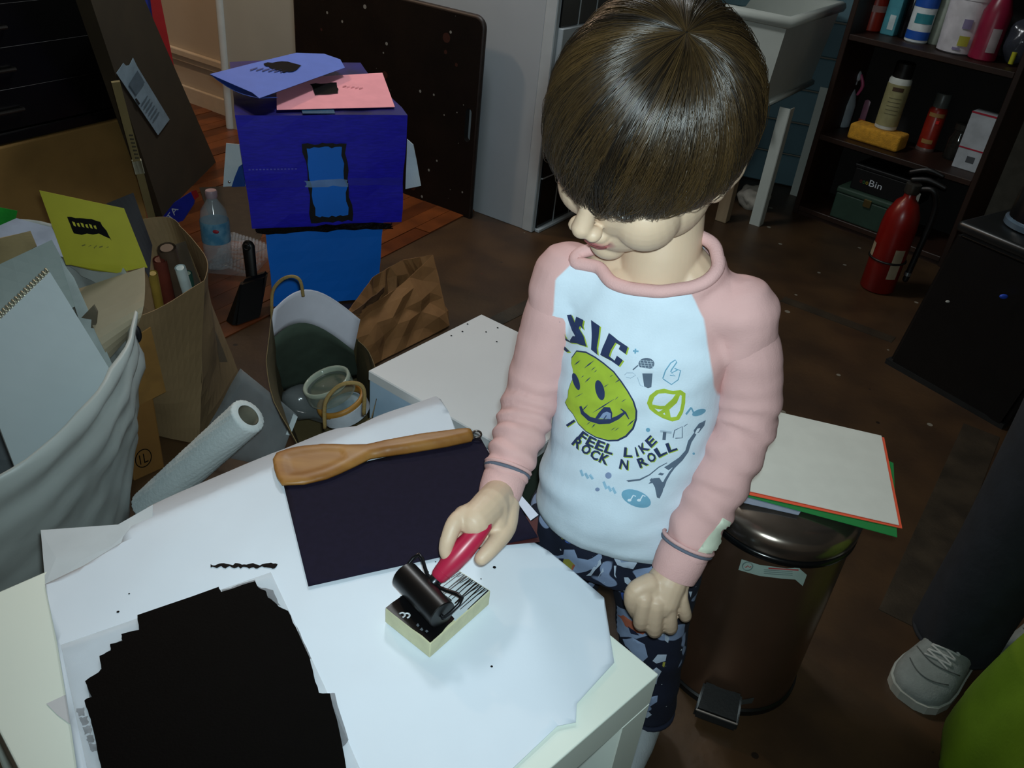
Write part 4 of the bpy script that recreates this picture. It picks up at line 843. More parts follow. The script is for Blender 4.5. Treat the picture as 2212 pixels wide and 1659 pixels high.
pad('curled_paper', 'curled tan drawing paper standing behind the sketchpad', ((168, 624), (312, 577), (292, 712), (236, 775)), (1.30, 1.33, 1.25, 1.20), mat('curled_tan_paper', '#a39880', 0.7, var=0.03), 0.001, 'paper', nu=10, nv=10, bulge=curl)
yp4, yo = pad('yellow_paper', 'yellow paper with black block print leaning behind the sketchpad', ((85, 411), (268, 450), (319, 578), (143, 572)), (1.34, 1.37, 1.35, 1.32), mat('yellow_paper', '#a39f20', 0.7, var=0.04), 0.001, 'paper', nu=8, nv=8)
lw = [aty(250, 588, 1.345), aty(319, 578, 1.349), aty(143, 572, 1.319)]
bm = BM(); bm.faces.new([bm.verts.new(p) for p in (aty(143, 570, 1.3185), aty(318, 576, 1.3485), aty(252, 590, 1.335), aty(200, 584, 1.33))]); obj('bottom_edge', bm, yo.data.materials[0], yo)
def onq(p4, u, v, off=0.0):
    n = (p4[1] - p4[0]).cross(p4[3] - p4[0]).normalized(); n = n if n.y < 0 else -n
    return p4[0].lerp(p4[1], u).lerp(p4[3].lerp(p4[2], u), v) + n * off
def ongon(p4, poly, m, parent, nm, off=0.0016):
    bm = BM(); bm.faces.new([bm.verts.new(onq(p4, u, v, off)) for u, v in poly]); return obj(nm, bm, m, parent)
jp = jagpx([(0.235, 0.31), (0.42, 0.28), (0.62, 0.30), (0.685, 0.58), (0.56, 0.50), (0.24, 0.545)], 4, 0.012); ongon(yp4, jp, m_ink, yo, 'block_print')
for k in range(6):
    x = 0.27 + 0.05 * k; ongon(yp4, [(x, 0.36 + 0.02 * (k % 2)), (x + 0.03, 0.37), (x + 0.028, 0.43), (x + 0.004, 0.42)], mat('print_gap', '#a8a428', 0.7), yo, 'print_gap', 0.002)
for k in range(5): ongon(yp4, [(0.28 + 0.07 * k, 0.70 + 0.02 * (k % 3)), (0.33 + 0.07 * k, 0.68), (0.33 + 0.07 * k, 0.695), (0.28 + 0.07 * k, 0.72)], mat('faint_print_y', '#6a6820', 0.7), yo, 'faint_print')
pad('black_card', 'black card standing behind the yellow paper', ((230, 440), (288, 416), (328, 530), (322, 600)), (1.43, 1.45, 1.43, 1.39), mat('black_card', '#15131c', 0.7), 0.0015, 'card')
fr = [aty(x, y, 1.215) for x, y in ((178, 684), (204, 657), (212, 672), (206, 735), (196, 742), (200, 688))]
bm = BM(); f = bm.faces.new([bm.verts.new(p) for p in fr]); bm.normal_update(); bmesh.ops.solidify(bm, geom=[f], thickness=0.004); tag(obj('brown_strip', bm, mat('brown_strip', '#5f584a', 0.7)), 'bent brown-grey card strip between sketchpad and curled paper', 'card')
bm = BM(); ellipsoid(bm, aty(292, 720, 1.30), (0.012, 0.006, 0.02), u=12, v=8); tag(obj('black_clip', bm, mat('black_clip', '#0c0e14', 0.4), smooth=True), 'small black clip at the top of the brown carton', 'clip')
# ================================================================== white table
zt0 = 0.45
TF = V3(-0.206, 0.991); T1 = V3(0.737, -0.676); T2 = V3(-0.676, -0.737); TS = 0.545
TR_, TL_, TQ = TF + T1 * TS, TF + T2 * TS, TF + (T1 + T2) * TS
m_tab = mat('white_table_lacquer', '#dfe8de', 0.35, var=0.02, scale=4)
tab = thing('white_table', 'square white table under the paper and ink plate, in the foreground', 'table', V3(*((TF + TQ) / 2).xy, 0))
obj('tabletop', quadbox(BM(), [TF, TL_, TQ, TR_], 0.40, 0.45, 0.0015, 2), m_tab, tab)
for cx, s1_, s2_ in ((TF, 1, 1), (TR_, -1, 1), (TL_, 1, -1), (TQ, -1, -1)):
    p = cx; obj('leg', quadbox(BM(), [p, p + T1 * 0.05 * s1_, p + T1 * 0.05 * s1_ + T2 * 0.05 * s2_, p + T2 * 0.05 * s2_], 0.0, 0.40, 0.0015, 1), m_tab, tab)
tc = (TF + TQ) / 2; ssz = TS / 2 - 0.052
obj('lower_shelf', quadbox(BM(), [tc + T1 * ssz * a + T2 * ssz * b for a, b in ((-1, -1), (-1, 1), (1, 1), (1, -1))], 0.13, 0.15, 0.002, 1), mat('pale_blue_shelf', '#b4d4e6', 0.5), tab)
# ------------------------------------------------------------------ papers on the table
TN = V3(0.676, 0.737)                                   # outward across the far edge
def beyond_far(x, y): return (V3(x, y) - TF).dot(TN)
def beyond_right(x, y): return (V3(x, y) - TF).dot(V3(0.737, -0.676)) - TS if False else -((V3(x, y) - TF).dot(T2))
def wrk(x, y, s=0.0):
    return 0.0016 * noise.noise(Vector((x * 9 + s, y * 9, 0.3))) + 0.0009 * noise.noise(Vector((x * 30 + s, y * 14, 1.7)))
def zdroop(x, y):
    b = max(0.0, (V3(x, y) - TF).dot(TN) - 0.004)
    return -0.75 * b - 1.6 * b * b if b > 0 else 0.0
def far_side(x, y):
    # distance past the table's far-left edge (F-L) and past its far-right edge (F-R)
    p = V3(x, y) - TF; return p.dot(-T1), p.dot(-T2)
def zpaper(x, y):
    a, b = far_side(x, y)
    dl = max(0.0, a - 0.006); dr_ = max(0.0, b - 0.006)
    z = 0.4535 + wrk(x, y) - 0.55 * dl - 1.2 * dl * dl - 0.10 * dr_
    return z
m_paper = mat('white_tracing_paper', '#d9e4f0', 0.55, var=0.03, scale=5, bump=0.10, bscale=16)
big = obj('drawing_paper', sheet(((176, 1730), (152, 1560), (123, 1385), (97, 1262), (180, 1222), (262, 1172), (320, 1092), (430, 1037), (560, 977), (640, 946), (770, 920), (850, 880), (900, 855), (930, 848), (952, 862), (985, 930), (1035, 1000), (1140, 1163), (1185, 1190), (1240, 1235), (1290, 1278), (1305, 1291), (1327, 1431), (1246, 1520), (1244, 1560), (1204, 1568), (1086, 1680), (1086, 1730)), zpaper, 0.0005, 0.012), m_paper, smooth=True)
tag(big, 'large white tracing paper spread over the table', 'paper')
for px, py, r in ((1068, 1226, 0.0022), (1062, 1440, 0.0014), (1039, 1251, 0.0009), (1046, 1274, 0.0008), (255, 1322, 0.0016), (279, 1283, 0.0010), (866, 1290, 0.0011), (925, 1236, 0.001), (905, 1240, 0.0012), (941, 1214, 0.0009)):
    p = onsurf(px, py, zpaper); bm = BM(); lathe(bm, [(r, 0), (r * 0.8, 0.0003)], p + V3(0, 0, 0.0004), 10); obj('ink_spot', bm, m_ink, big)
top_pts = [(455 + 145 * k / 30, 1220 + 2 * math.sin(k * 0.9) - (1.5 if k > 24 else 0) + random.uniform(-2.2, 1.2)) for k in range(31)] + [(598, 1224)]
bot = [(594 - 139 * k / 30, 1226 + 1.5 * math.sin(k * 1.7) + random.uniform(-1.0, 3.0)) for k in range(31)]
obj('ink_smear', sheet(top_pts + bot, zpaper, 0, 0, 0.0008), m_ink, big)
a_ = mat('grey_scrap', '#a3a6ae', 0.6)
tag(obj('under_sheet', sheet(((88, 1145), (255, 1133), (330, 1090), (330, 1180), (200, 1240), (98, 1262)), lambda x, y: 0.4515 - 0.12 * max(0, far_side(x, y)[0]), 0.0005, 0.03), mat('white_under_sheet', '#c3ccd2', 0.65, var=0.03)), 'white sheet corner jutting past the table\'s far-left edge', 'paper')
tag(obj('tissue_scrap', sheet(((100, 1520), (190, 1478), (200, 1530), (185, 1600), (160, 1570), (125, 1545)), 0.4508, 0.0003, 0.03), mat('grey_tissue', '#c5c6ca', 0.6, var=0.03)), 'thin grey tissue scrap under the paper\'s left edge', 'paper')
# ink plate (clear acetate) with rolled-out black ink
zpl = 0.4575
pl = obj('ink_plate', sheet(((131, 1393), (585, 1236), (700, 1480), (812, 1740), (205, 1740)), zpl, 0.0016, 0.03), mat('clear_acetate', '#d8e0e6', 0.10, alpha=0.22, spec=0.6))
tag(pl, 'clear plastic plate with rolled black ink on the table\'s near side', 'ink plate')
ink = [(297, 1331), (472, 1269), (478, 1281), (551, 1256), (558, 1271), (573, 1278), (580, 1292), (595, 1303), (606, 1314), (622, 1320), (639, 1358), (670, 1424), (677, 1461), (690, 1498), (712, 1500), (735, 1585), (760, 1740), (235, 1740), (224, 1680), (214, 1640), (204, 1590), (198, 1564), (191, 1538), (182, 1514), (198, 1507), (184, 1472), (213, 1454), (220, 1446), (215, 1419), (239, 1406), (239, 1393), (264, 1386), (262, 1371), (301, 1362)]
m_wet = speckle(mat('wet_black_ink', '#010101', 0.65, var=0.4, scale=50, bump=0.08, bscale=420, spec=0.06), '#6c7074', 260, 0.16, 0.5)  # grey specks paint the wet ink's fine glints into the colour
obj('ink_film', sheet(jagpx(ink, 3, 1.0), zpl, 0.0, 0.02, 0.0012), m_wet, pl)
m_gs = mat('thin_grey_ink', '#3c4248', 0.5, alpha=0.55, var=0.5, scale=60)
for q in ([(240, 1397), (300, 1364), (302, 1378), (242, 1412)], [(184, 1472), (200, 1464), (204, 1505), (194, 1510)], [(556, 1268), (590, 1276), (606, 1312), (580, 1300)], [(640, 1352), (652, 1376), (672, 1424), (664, 1430)], [(478, 1276), (550, 1254), (552, 1262), (482, 1290)], [(704, 1500), (722, 1498), (752, 1600), (738, 1620)]):
    obj('thin_ink', sheet(jagpx(q, 4, 1.4), zpl, 0, 0, 0.0009), m_gs, pl)
for k in range(5):
    x, y = 165 + 7 * k, 1533 + 19 * k; obj('ghost_print', sheet(jagpx([(x, y), (x + 17, y - 3), (x + 20, y + 13), (x + 5, y + 16)], 4, 2.2), zpl, 0, 0, 0.0009), mat('ghost_ink', '#6c7278', 0.6, alpha=0.5, var=0.6, scale=140), pl)
# dark paper, card strip
tag(obj('white_card_strip', sheet(((1045, 965), (1080, 990), (1128, 1072), (1163, 1112), (1146, 1124), (1100, 1060)), 0.4561, 0.0006, 0.03), mat('white_card', '#c9cfe0', 0.6)), 'white card strip jutting out from under the dark paper by the wrist', 'card')
tag(obj('dark_red_card', sheet(((1020, 1150), (1120, 1100), (1148, 1126), (1163, 1115), (1160, 1150), (1166, 1170), (1060, 1180)), 0.4549, 0.0006, 0.03), mat('dark_red_card', '#431414', 0.7)), 'dark red card just showing beneath the dark paper\'s corner', 'card')
zdk = 0.4578
dk = obj('dark_paper', sheet(((611, 1040), (666, 1266), (800, 1236), (1000, 1192), (1162, 1160), (1098, 1052), (1037, 944), (820, 990)), lambda x, y: zdk + 0.4 * wrk(x, y, 4), 0.0008, 0.02), mat('dark_purple_paper', '#171327', 0.85, spec=0.2, var=0.10, scale=120), smooth=True)
tag(dk, 'dark purple construction paper on the white sheet under the wooden spatula', 'paper')
# wooden spatula
sp_px = [(589, 988), (597, 974), (620, 966), (647, 960.6), (699, 956), (745, 957.7), (791, 959), (835, 952), (907, 939.5), (994, 929), (1014, 928), (1022, 933), (1023, 942), (1019, 947.5), (965, 959), (878, 973.6), (835, 979.4), (800, 985), (771, 999.7), (734, 1017), (705, 1028.6), (656, 1040), (609, 1041.6), (598, 1026), (592, 1008)]
zsp = 0.4600
out = [at(a, b, zsp + 0.006) for a, b in sp_px]; o2 = [(p.x, p.y) for p in out]
Vc, Tc = cdt(o2, 0.004)
def edist(x, y):
    m = 9
    for i in range(len(o2)):
        a = Vector(o2[i]); b = Vector(o2[i - 1]); p = Vector((x, y)); ab = b - a; s = max(0, min(1, (p - a).dot(ab) / ab.dot(ab))); m = min(m, (p - a - ab * s).length)
    return m
bm = BM(); tv = []; bv_ = []; xa = at(589, 1000, zsp); xb_ = at(1020, 938, zsp)
for v in Vc:
    s = (V3(v.x, v.y) - V3(xa.x, xa.y)).dot((xb_ - xa).normalized()) / (xb_ - xa).length
    hm = np.interp(s, [0, 0.1, 0.4, 0.55, 1.0], [0.002, 0.004, 0.007, 0.010, 0.011]); dm = np.interp(s, [0, 0.35, 0.55, 1], [0.012, 0.016, 0.009, 0.008])
    d = min(1.0, edist(v.x, v.y) / dm); h = hm * math.sqrt(max(0, 1 - (1 - d) ** 2)); dish = 0.0025 * max(0, min(1, (edist(v.x, v.y) - 0.012) / 0.01)) if s < 0.33 else 0
    tv.append(bm.verts.new((v.x, v.y, zsp + 0.003 + h - dish))); bv_.append(bm.verts.new((v.x, v.y, zsp)))
for f in Tc: bm.faces.new([tv[i] for i in f]); bm.faces.new([bv_[i] for i in reversed(f)])
nb = len(o2)
for i in range(nb):
    j = (i + 1) % nb
    try: bm.faces.new((tv[i], tv[j], bv_[j], bv_[i]))
    except ValueError: pass
m_spat = mat('olive_wood', '#8c5c26', 0.45, var=0.25, scale=7, stretch=(1.2, 5, 1.2), col2='#a5763a')
sp_o = thing('wooden_spatula', 'flat wooden spatula lying along the dark paper\'s far edge', 'spatula', out[0])
obj('blade', bm, m_spat, sp_o, smooth=True)
rc_ = at(1030, 938, 0.466); bm = BM(); tube(bm, [rc_ + V3(0.0065 * math.cos(a), 0.0055 * math.sin(a), 0.002 * math.sin(a)) for a in np.linspace(0, 2 * math.pi, 16)[:-1]], 0.0016, 6, closed=True); obj('hanging_ring', bm, mat('dark_steel', '#5a5450', 0.3, metal=0.9), sp_o, smooth=True)
# paper towel roll standing on the floor behind the table
ra = at(537, 897, 0.29); rb = at(318, 1096, 0.035)
axr = (ra - rb).normalized(); RR_ = 0.0335
t = thing('paper_towel_roll', 'white embossed paper towel roll leaning behind the table by the bin bag', 'paper towel', rb)
bm = BM(); u = axr.orthogonal().normalized(); w = axr.cross(u); Lr = (ra - rb).length; rings = []
for i in range(111):
    s = i / 110
    rings.append([bm.verts.new(rb + axr * (Lr * s) + (u * math.cos(a) + w * math.sin(a)) * (RR_ + 0.0011 * math.sin(a * 22 + i * 0.9) * math.sin(i * 1.25) + (-0.002 if i in (0, 110) else 0))) for a in [2 * math.pi * q / 64 for q in range(64)]])
for a, b in zip(rings, rings[1:]):
    for q in range(64): bm.faces.new((a[q], a[(q + 1) % 64], b[(q + 1) % 64], b[q]))
ir = [[bm.verts.new(rb + axr * (Lr * s) + (u * math.cos(a) + w * math.sin(a)) * 0.021) for a in [2 * math.pi * q / 64 for q in range(64)]] for s in (0, 1)]
for q in range(64): bm.faces.new((rings[-1][q], rings[-1][(q + 1) % 64], ir[1][(q + 1) % 64], ir[1][q])); bm.faces.new((rings[0][(q + 1) % 64], rings[0][q], ir[0][q], ir[0][(q + 1) % 64]))
obj('towel', bm, mat('paper_towel', '#ccd8da', 0.85, var=0.03, bump=0.3, bscale=160), t, smooth=True, angle=60)
bm = BM(); tube(bm, [rb, ra - axr * 0.001], 0.0215, 32, caps=False); tube(bm, [rb, ra - axr * 0.001], 0.0195, 32, caps=False); obj('core', bm, mat('towel_core', '#7c7a6a', 0.8), t, smooth=True)
# printing block
zbk = 0.478
tp = [at(832, 1313, zbk), at(930, 1391, zbk), at(1060, 1276, zbk), at(964, 1214, zbk)]
t = thing('printing_block', 'square cream printing block half covered in black ink', 'printing block', lift(sum(tp, Vector()) / 4, 0.455))
obj('body', quadbox(BM(), tp, 0.455, zbk, 0.0012, 2), mat('cream_lino', '#c9c8a4', 0.6, var=0.06, scale=60, bump=0.15), t)
def bpt(u, v): return tp[0].lerp(tp[1], u).lerp(tp[3].lerp(tp[2], u), v)      # u along the left-front side, v away to the right
def bpoly(poly, z, m, nm, sp=0.0):
    V, T = cdt(poly, sp); bm = BM(); vs = [bm.verts.new(bpt(v.x, v.y) + V3(0, 0, z)) for v in V]
    for f in T: bm.faces.new([vs[i] for i in f])
    obj(nm, bm, m, t)
m_blk_ink = mat('block_ink', '#050507', 0.4, var=0.3)
bpoly(jagpx([(0.01, 0.005), (0.99, 0.005), (0.99, 0.14), (0.95, 0.42), (0.72, 0.46), (0.66, 0.60), (0.01, 0.56)], 5, 0.008), 0.0006, m_blk_ink, 'ink_face')
bpoly([(0.01, 0.50), (0.985, 0.40), (0.985, 0.985), (0.01, 0.985)], 0.0003, mat('carved_surface', '#bcccd4', 0.5, var=0.05, scale=40), 'carved_face')
for k in range(15):
    u0 = 0.03 + 0.066 * k + random.uniform(-0.012, 0.012); w_ = random.uniform(0.010, 0.02); dx = random.uniform(-0.05, 0.05); v0 = random.uniform(0.50, 0.62)
    bpoly([(u0 + dx, v0), (u0 + dx + w_, v0), (u0 + w_ * 1.5, 0.985), (u0 - w_ * 0.4, 0.985)], 0.0005, m_blk_ink, 'ink_line')
for k in range(14):
    u0 = 0.05 + 0.065 * k; v0 = random.uniform(0.78, 0.9)
    bpoly([(u0, v0), (u0 + 0.012, v0), (u0 + 0.045, 0.98), (u0 + 0.028, 0.98)], 0.00055, m_blk_ink, 'ink_line')
for a, b, c in ((0.30, 0.055, 0.05), (0.36, 0.085, 0.05)):
    bm = BM(); tube(bm, [bpt(a + c * math.cos(x) * 0.9, b + c * 0.7 * math.sin(x)) + V3(0, 0, 0.0007) for x in np.linspace(-0.6, 3.4, 10)], 0.0011, 5); obj('carved_mark', bm, mat('carved_white', '#cfd6dc', 0.5), t)
for u0, v0 in ((0.60, 0.06), (0.70, 0.05), (0.78, 0.07), (0.5, 0.3), (0.54, 0.33)):
    bpoly(jagpx([(u0, v0), (u0 + 0.04, v0), (u0 + 0.05, v0 + 0.02), (u0, v0 + 0.03)], 2, 0.008), 0.0009, mat('block_spot', '#5c646c', 0.5), 'carved_mark')
# brayer (ink roller) with a red handle
hr0 = at(940, 1254, 0.503); hr1 = at(1058, 1122, 0.556)
ax_ = (hr1 - hr0); axh = V3(ax_.x, ax_.y).normalized(); cr_ = V3(-axh.y, axh.x)
rcen = at(914, 1284, zbk + 0.0175)
br = thing('ink_brayer', 'ink roller with red handle and black roller on the printing block', 'ink roller', rcen)
ra0, ra1 = rcen - cr_ * 0.036, rcen + cr_ * 0.036
bm = BM(); lathe(bm, [(0.0155, 0), (0.0165, 0.001), (0.0165, 0.071), (0.0155, 0.072)], ra0, 32, cr_); obj('roller', bm, mat('inked_roller', '#060607', 0.35), br, smooth=True, angle=40)
m_fr = mat('brayer_steel', '#34363a', 0.3, metal=0.85)
for sgn in (-1, 1):
    e_ = rcen + cr_ * 0.040 * sgn; bm = BM(); capsule(bm, [e_ - cr_ * 0.006 * sgn, e_, e_ + axh * 0.022 + V3(0, 0, 0.016), hr0 + cr_ * 0.012 * sgn - axh * 0.002, hr0], 0.0022, 8, 3); obj('fork_arm', bm, m_fr, br, smooth=True)
hd = (hr1 - hr0).normalized()
bm = BM(); lathe(bm, [(0.006, -0.012), (0.0075, -0.010), (0.0075, 0.004), (0.006, 0.006)], hr0, 18, hd); obj('ferrule', bm, m_fr, br, smooth=True, angle=40)
Lh = (hr1 - hr0).length
bm = BM(); lathe(bm, [(0.006, 0.0), (0.0095, 0.006), (0.0125, 0.028), (0.0135, 0.045), (0.0115, 0.065), (0.0085, Lh - 0.006), (0.004, Lh)], hr0, 26, hd); obj('handle', bm, mat('red_plastic', '#b02344', 0.35, var=0.04), br, smooth=True)
bm = BM(); tube(bm, [hr0 + hd * (0.012) + hd.orthogonal().normalized() * 0.0, hr0 + hd * 0.0121], 0.0112, 20); obj('handle_groove', bm, mat('red_groove', '#7a1630', 0.45), br, smooth=True)
# ================================================================== pedal bin and the papers lying on it
bx = V3(0.438, 1.045); rbn = 0.117; hbn = 0.385
m_steel = mat('dark_mirror_steel', '#7d6250', 0.30, metal=0.84, var=0.12, scale=5, bump=0.02, bscale=30)  # brown base tint stands in for the floor's reflection
pb = thing('pedal_bin', 'dark steel pedal bin with black pedal and paper sticker beside the boy', 'pedal bin', bx)
bm = BM(); lathe(bm, [(rbn, 0.012), (rbn, hbn - 0.03), (rbn - 0.001, hbn - 0.028)], bx, 64); obj('body', bm, m_steel, pb, smooth=True, angle=40)
bm = BM(); lathe(bm, [(rbn + 0.003, 0.0), (rbn + 0.004, 0.004), (rbn + 0.004, 0.012), (rbn + 0.001, 0.015)], bx, 64); obj('base_ring', bm, mat('black_base_ring', '#08090a', 0.4), pb, smooth=True, angle=40)
bm = BM(); lathe(bm, [(rbn + 0.001, hbn - 0.040), (rbn + 0.005, hbn - 0.037), (rbn + 0.005, hbn - 0.030), (rbn + 0.001, hbn - 0.027)], bx, 64); obj('rim', bm, mat('bin_black_rim', '#0b0d0f', 0.2), pb, smooth=True, angle=60)
bm = BM(); lathe(bm, [(rbn + 0.003, hbn - 0.026), (rbn + 0.005, hbn - 0.022), (rbn + 0.005, hbn - 0.004), (rbn - 0.002, hbn + 0.006), (rbn - 0.02, hbn + 0.014), (rbn - 0.06, hbn + 0.019), (0.001, hbn + 0.021)], bx, 64)
obj('lid', bm, speckle(mat('chrome_lid', '#a89c92', 0.20, metal=0.95, var=0.1), '#b8b49a', 60, 0.10, 0.8), pb, smooth=True, angle=50)
pdir = (V3(*at(1545, 1540).xy) - bx); pdir = pdir.normalized(); pc_ = V3(-pdir.y, pdir.x)
p1_ = bx + pdir * (rbn - 0.005)
bm = BM(); v, f = hexa(bm, [p1_ + pc_ * 0.032, p1_ - pc_ * 0.032, p1_ - pc_ * 0.036 + pdir * 0.048, p1_ + pc_ * 0.036 + pdir * 0.048], [p + V3(0, 0, h) for p, h in zip((p1_ + pc_ * 0.032, p1_ - pc_ * 0.032, p1_ - pc_ * 0.036 + pdir * 0.048, p1_ + pc_ * 0.036 + pdir * 0.048), (0.055, 0.055, 0.034, 0.034))]); 
for x in v[:4]: x.co.z += 0.012
bmesh.ops.bevel(bm, geom=list({e for q in f for e in q.edges}), offset=0.004, segments=2, affect='EDGES'); obj('pedal', bm, mat('black_pedal', '#101314', 0.4, bump=0.05, bscale=200), pb, smooth=True, angle=45)
bm = BM(); tube(bm, [p1_ + pc_ * 0.034 + pdir * 0.0475 + V3(0, 0, 0.0335), p1_ - pc_ * 0.034 + pdir * 0.0475 + V3(0, 0, 0.0335)], 0.0016, 6); obj('pedal_edge', bm, mat('pedal_steel_edge', '#b0a49c', 0.25, metal=0.8), pb)
def onbin(px, py, r):
    o = Vector((0, 0, CAMH)); d = ray(px, py); a = d.x ** 2 + d.y ** 2; ox = o.x - bx.x; oy = o.y - bx.y; b_ = 2 * (ox * d.x + oy * d.y); c = ox ** 2 + oy ** 2 - r * r
    disc = b_ * b_ - 4 * a * c
    if disc < 0: s = -b_ / (2 * a)
    else: s = (-b_ - math.sqrt(disc)) / (2 * a)
    return o + d * s
def binpatch(pts, m, nm, parent, r):
    dn_ = []
    for i in range(len(pts)):
        p, q = pts[i], pts[(i + 1) % len(pts)]; kk = max(1, int(math.hypot(q[0] - p[0], q[1] - p[1]) / 5)); dn_ += [(p[0] + (q[0] - p[0]) * s / kk, p[1] + (q[1] - p[1]) * s / kk) for s in range(kk)]
    V, T = cdt(dn_, 6); bm = BM(); vs = [bm.verts.new(onbin(v.x, v.y, r)) for v in V]
    F = [bm.faces.new([vs[i] for i in f]) for f in T]
    return obj(nm, bm, m, parent)
stk = binpatch([(1602, 1208), (1640, 1220), (1700, 1228), (1715, 1227), (1722, 1209), (1728, 1229), (1743, 1242), (1734, 1266), (1718, 1252), (1690, 1250), (1640, 1244), (1595, 1231)], mat('grey_sticker', '#93a69e', 0.6, var=0.06, scale=50), 'sticker', pb, rbn + 0.0008)
binpatch([(1660, 1226), (1725, 1230), (1725, 1233), (1660, 1229)], mat('sticker_red', '#a04444', 0.6), 'red_line', stk, rbn + 0.0014)
for yy in (1234, 1238, 1242): binpatch([(1650, yy - 4), (1712, yy), (1712, yy + 1.6), (1650, yy - 2.4)], mat('sticker_text', '#6a7c78', 0.6), 'text_line', stk, rbn + 0.0014)
bm = BM(); cs_ = [onbin(1615 + 11 * math.cos(a), 1223 + 9 * math.sin(a), rbn + 0.0013) for a in np.linspace(0, 2 * math.pi, 20)[:-1]]; tube(bm, cs_, 0.0009, 5, closed=True); obj('round_emblem', bm, mat('sticker_text', '#6a7c78', 0.6), stk)
bm = BM(); tube(bm, [onbin(1609 + 2.2 * k, 1224 + 2 * math.sin(k * 1.6), rbn + 0.0015) for k in range(7)], 0.0006, 5); obj('emblem_script', bm, mat('sticker_red', '#a04444', 0.6), stk)
binpatch([(1602, 1512), (1630, 1507), (1624, 1519), (1596, 1523)], mat('small_plate', '#3c3e3c', 0.5), 'small_label', pb, rbn + 0.0008)
zst = hbn + 0.0225
for i, (nm, lb_, c, px) in enumerate((
    ('lilac_sheet', 'greyish lilac sheet, lowest of the papers on the pedal bin', '#6a6f8c', ((1580, 1062), (1600, 1084), (1725, 1112), (1800, 1000), (1640, 900))),
    ('green_sheet', 'green paper sheet under the orange one on the pedal bin', '#16803c', ((1560, 1030), (1605, 1070), (1938, 1160), (1930, 1000), (1700, 900))),
    ('orange_sheet', 'orange paper sheet between green and white on the pedal bin', '#ee5c3a', ((1560, 1020), (1608, 1066), (1949, 1141), (1910, 945), (1680, 895))),
    ('white_sheet', 'white paper sheet lying topmost on the pedal bin', '#d9dcd4', ((1560, 1010), (1600, 1056), (1942, 1134), (1904, 941), (1665, 886))))):
    zf = lambda x, y, i=i: zst + 0.0018 * i
    tag(obj(nm, sheet(px, zf, 0.0009, 0.04), mat(nm, c, 0.65, var=0.03)), lb_, 'paper', 'coloured paper stack on the pedal bin')
# ================================================================== standing person's leg at the right, lime cloth
sh0 = at(2058, 1408); toe = at(1962, 1512); fd = (toe - sh0).normalized(); sd_ = V3(-fd.y, fd.x)
per = thing('person', 'standing person in dark trousers and a grey sneaker, only one leg in view', 'person', sh0)
hip = V3(sh0.x + 0.06, sh0.y + 0.08)
m_sk = mat('dark_sock_leg', '#33363a', 0.8)
bm = BM(); capsule(bm, [sh0 + fd * 0.10 + V3(0, 0, 0.034), sh0 + V3(0, 0, 0.05), sh0 + V3(0.01, 0.01, 0.12), sh0 + V3(0.03, 0.03, 0.42), hip + V3(0, 0, 0.80)], [0.014, 0.026, 0.035, 0.055, 0.075], 16, 4); obj('leg', bm, m_sk, per, smooth=True)
ell = lambda z, r, dx=0, dy=0: (V3(sh0.x + dx, sh0.y + dy, z), r)
bm = BM(); prof = [(0.040, 0.071, -0.012, 0.0), (0.044, 0.073, -0.012, 0.0), (0.10, 0.073, -0.01, 0.0), (0.20, 0.074, 0.0, 0.01), (0.38, 0.082, 0.02, 0.03), (0.60, 0.094, 0.045, 0.06), (0.86, 0.11, 0.06, 0.08)]
rings = []
prof = prof[:-1] + [(0.80, 0.105, 0.06, 0.08)]
for z, r, dx, dy in prof:
    rings.append([bm.verts.new((sh0.x + dx + (r + 0.005 * math.sin(5 * a + 17 * z)) * math.cos(a), sh0.y + dy + (r + 0.005 * math.sin(4 * a - 13 * z)) * math.sin(a), z)) for a in [2 * math.pi * q / 40 for q in range(40)]])
for a, b in zip(rings, rings[1:]):
    for q in range(40): bm.faces.new((a[q], a[(q + 1) % 40], b[(q + 1) % 40], b[q]))
bm.faces.new(rings[-1])
o = obj('trouser_leg', bm, mat('dark_navy_denim', '#1b2027', 0.85, var=0.15, scale=30, bump=0.2, bscale=90), per, smooth=True); md = o.modifiers.new('s', 'SUBSURF'); md.levels = 1; md.render_levels = 2
bm = BM(); tube(bm, [V3(sh0.x - 0.012 + 0.072 * math.cos(a), sh0.y + 0.072 * math.sin(a), 0.044) for a in np.linspace(0, 2 * math.pi, 30)[:-1]], 0.004, 6, closed=True); obj('hem', bm, mat('denim_hem', '#151a20', 0.85), per, smooth=True)
pdx = V3(0.20, 0.06); hipm = V3(sh0.x + 0.06 + 0.10, sh0.y + 0.08 + 0.03)
bm = BM(); rings = []
for z, r, dx, dy in prof:
    rings.append([bm.verts.new((sh0.x + 0.24 + dx * 0.4 + (r + 0.005 * math.sin(5 * a + 15 * z)) * math.cos(a), sh0.y + 0.08 + dy * 0.6 + (r + 0.005 * math.sin(4 * a - 11 * z)) * math.sin(a), z)) for a in [2 * math.pi * q / 40 for q in range(40)]])
for a, b in zip(rings, rings[1:]):
    for q in range(40): bm.faces.new((a[q], a[(q + 1) % 40], b[(q + 1) % 40], b[q]))
bm.faces.new(rings[-1]); m_den = MATS['dark_navy_denim']
obj('trouser_leg', bm, m_den, per, smooth=True)
def ov(bm, secs, n=36):
    R_ = [[bm.verts.new((cx + rx * math.cos(a), cy + ry * math.sin(a), z)) for a in [2 * math.pi * q / n for q in range(n)]] for cx, cy, z, rx, ry in secs]
    for a, b in zip(R_, R_[1:]):
        for q in range(n): bm.faces.new((a[q], a[(q + 1) % n], b[(q + 1) % n], b[q]))
    bm.faces.new(list(reversed(R_[0]))); bm.faces.new(R_[-1]); return bm
px_, py_ = sh0.x + 0.20, sh0.y + 0.10
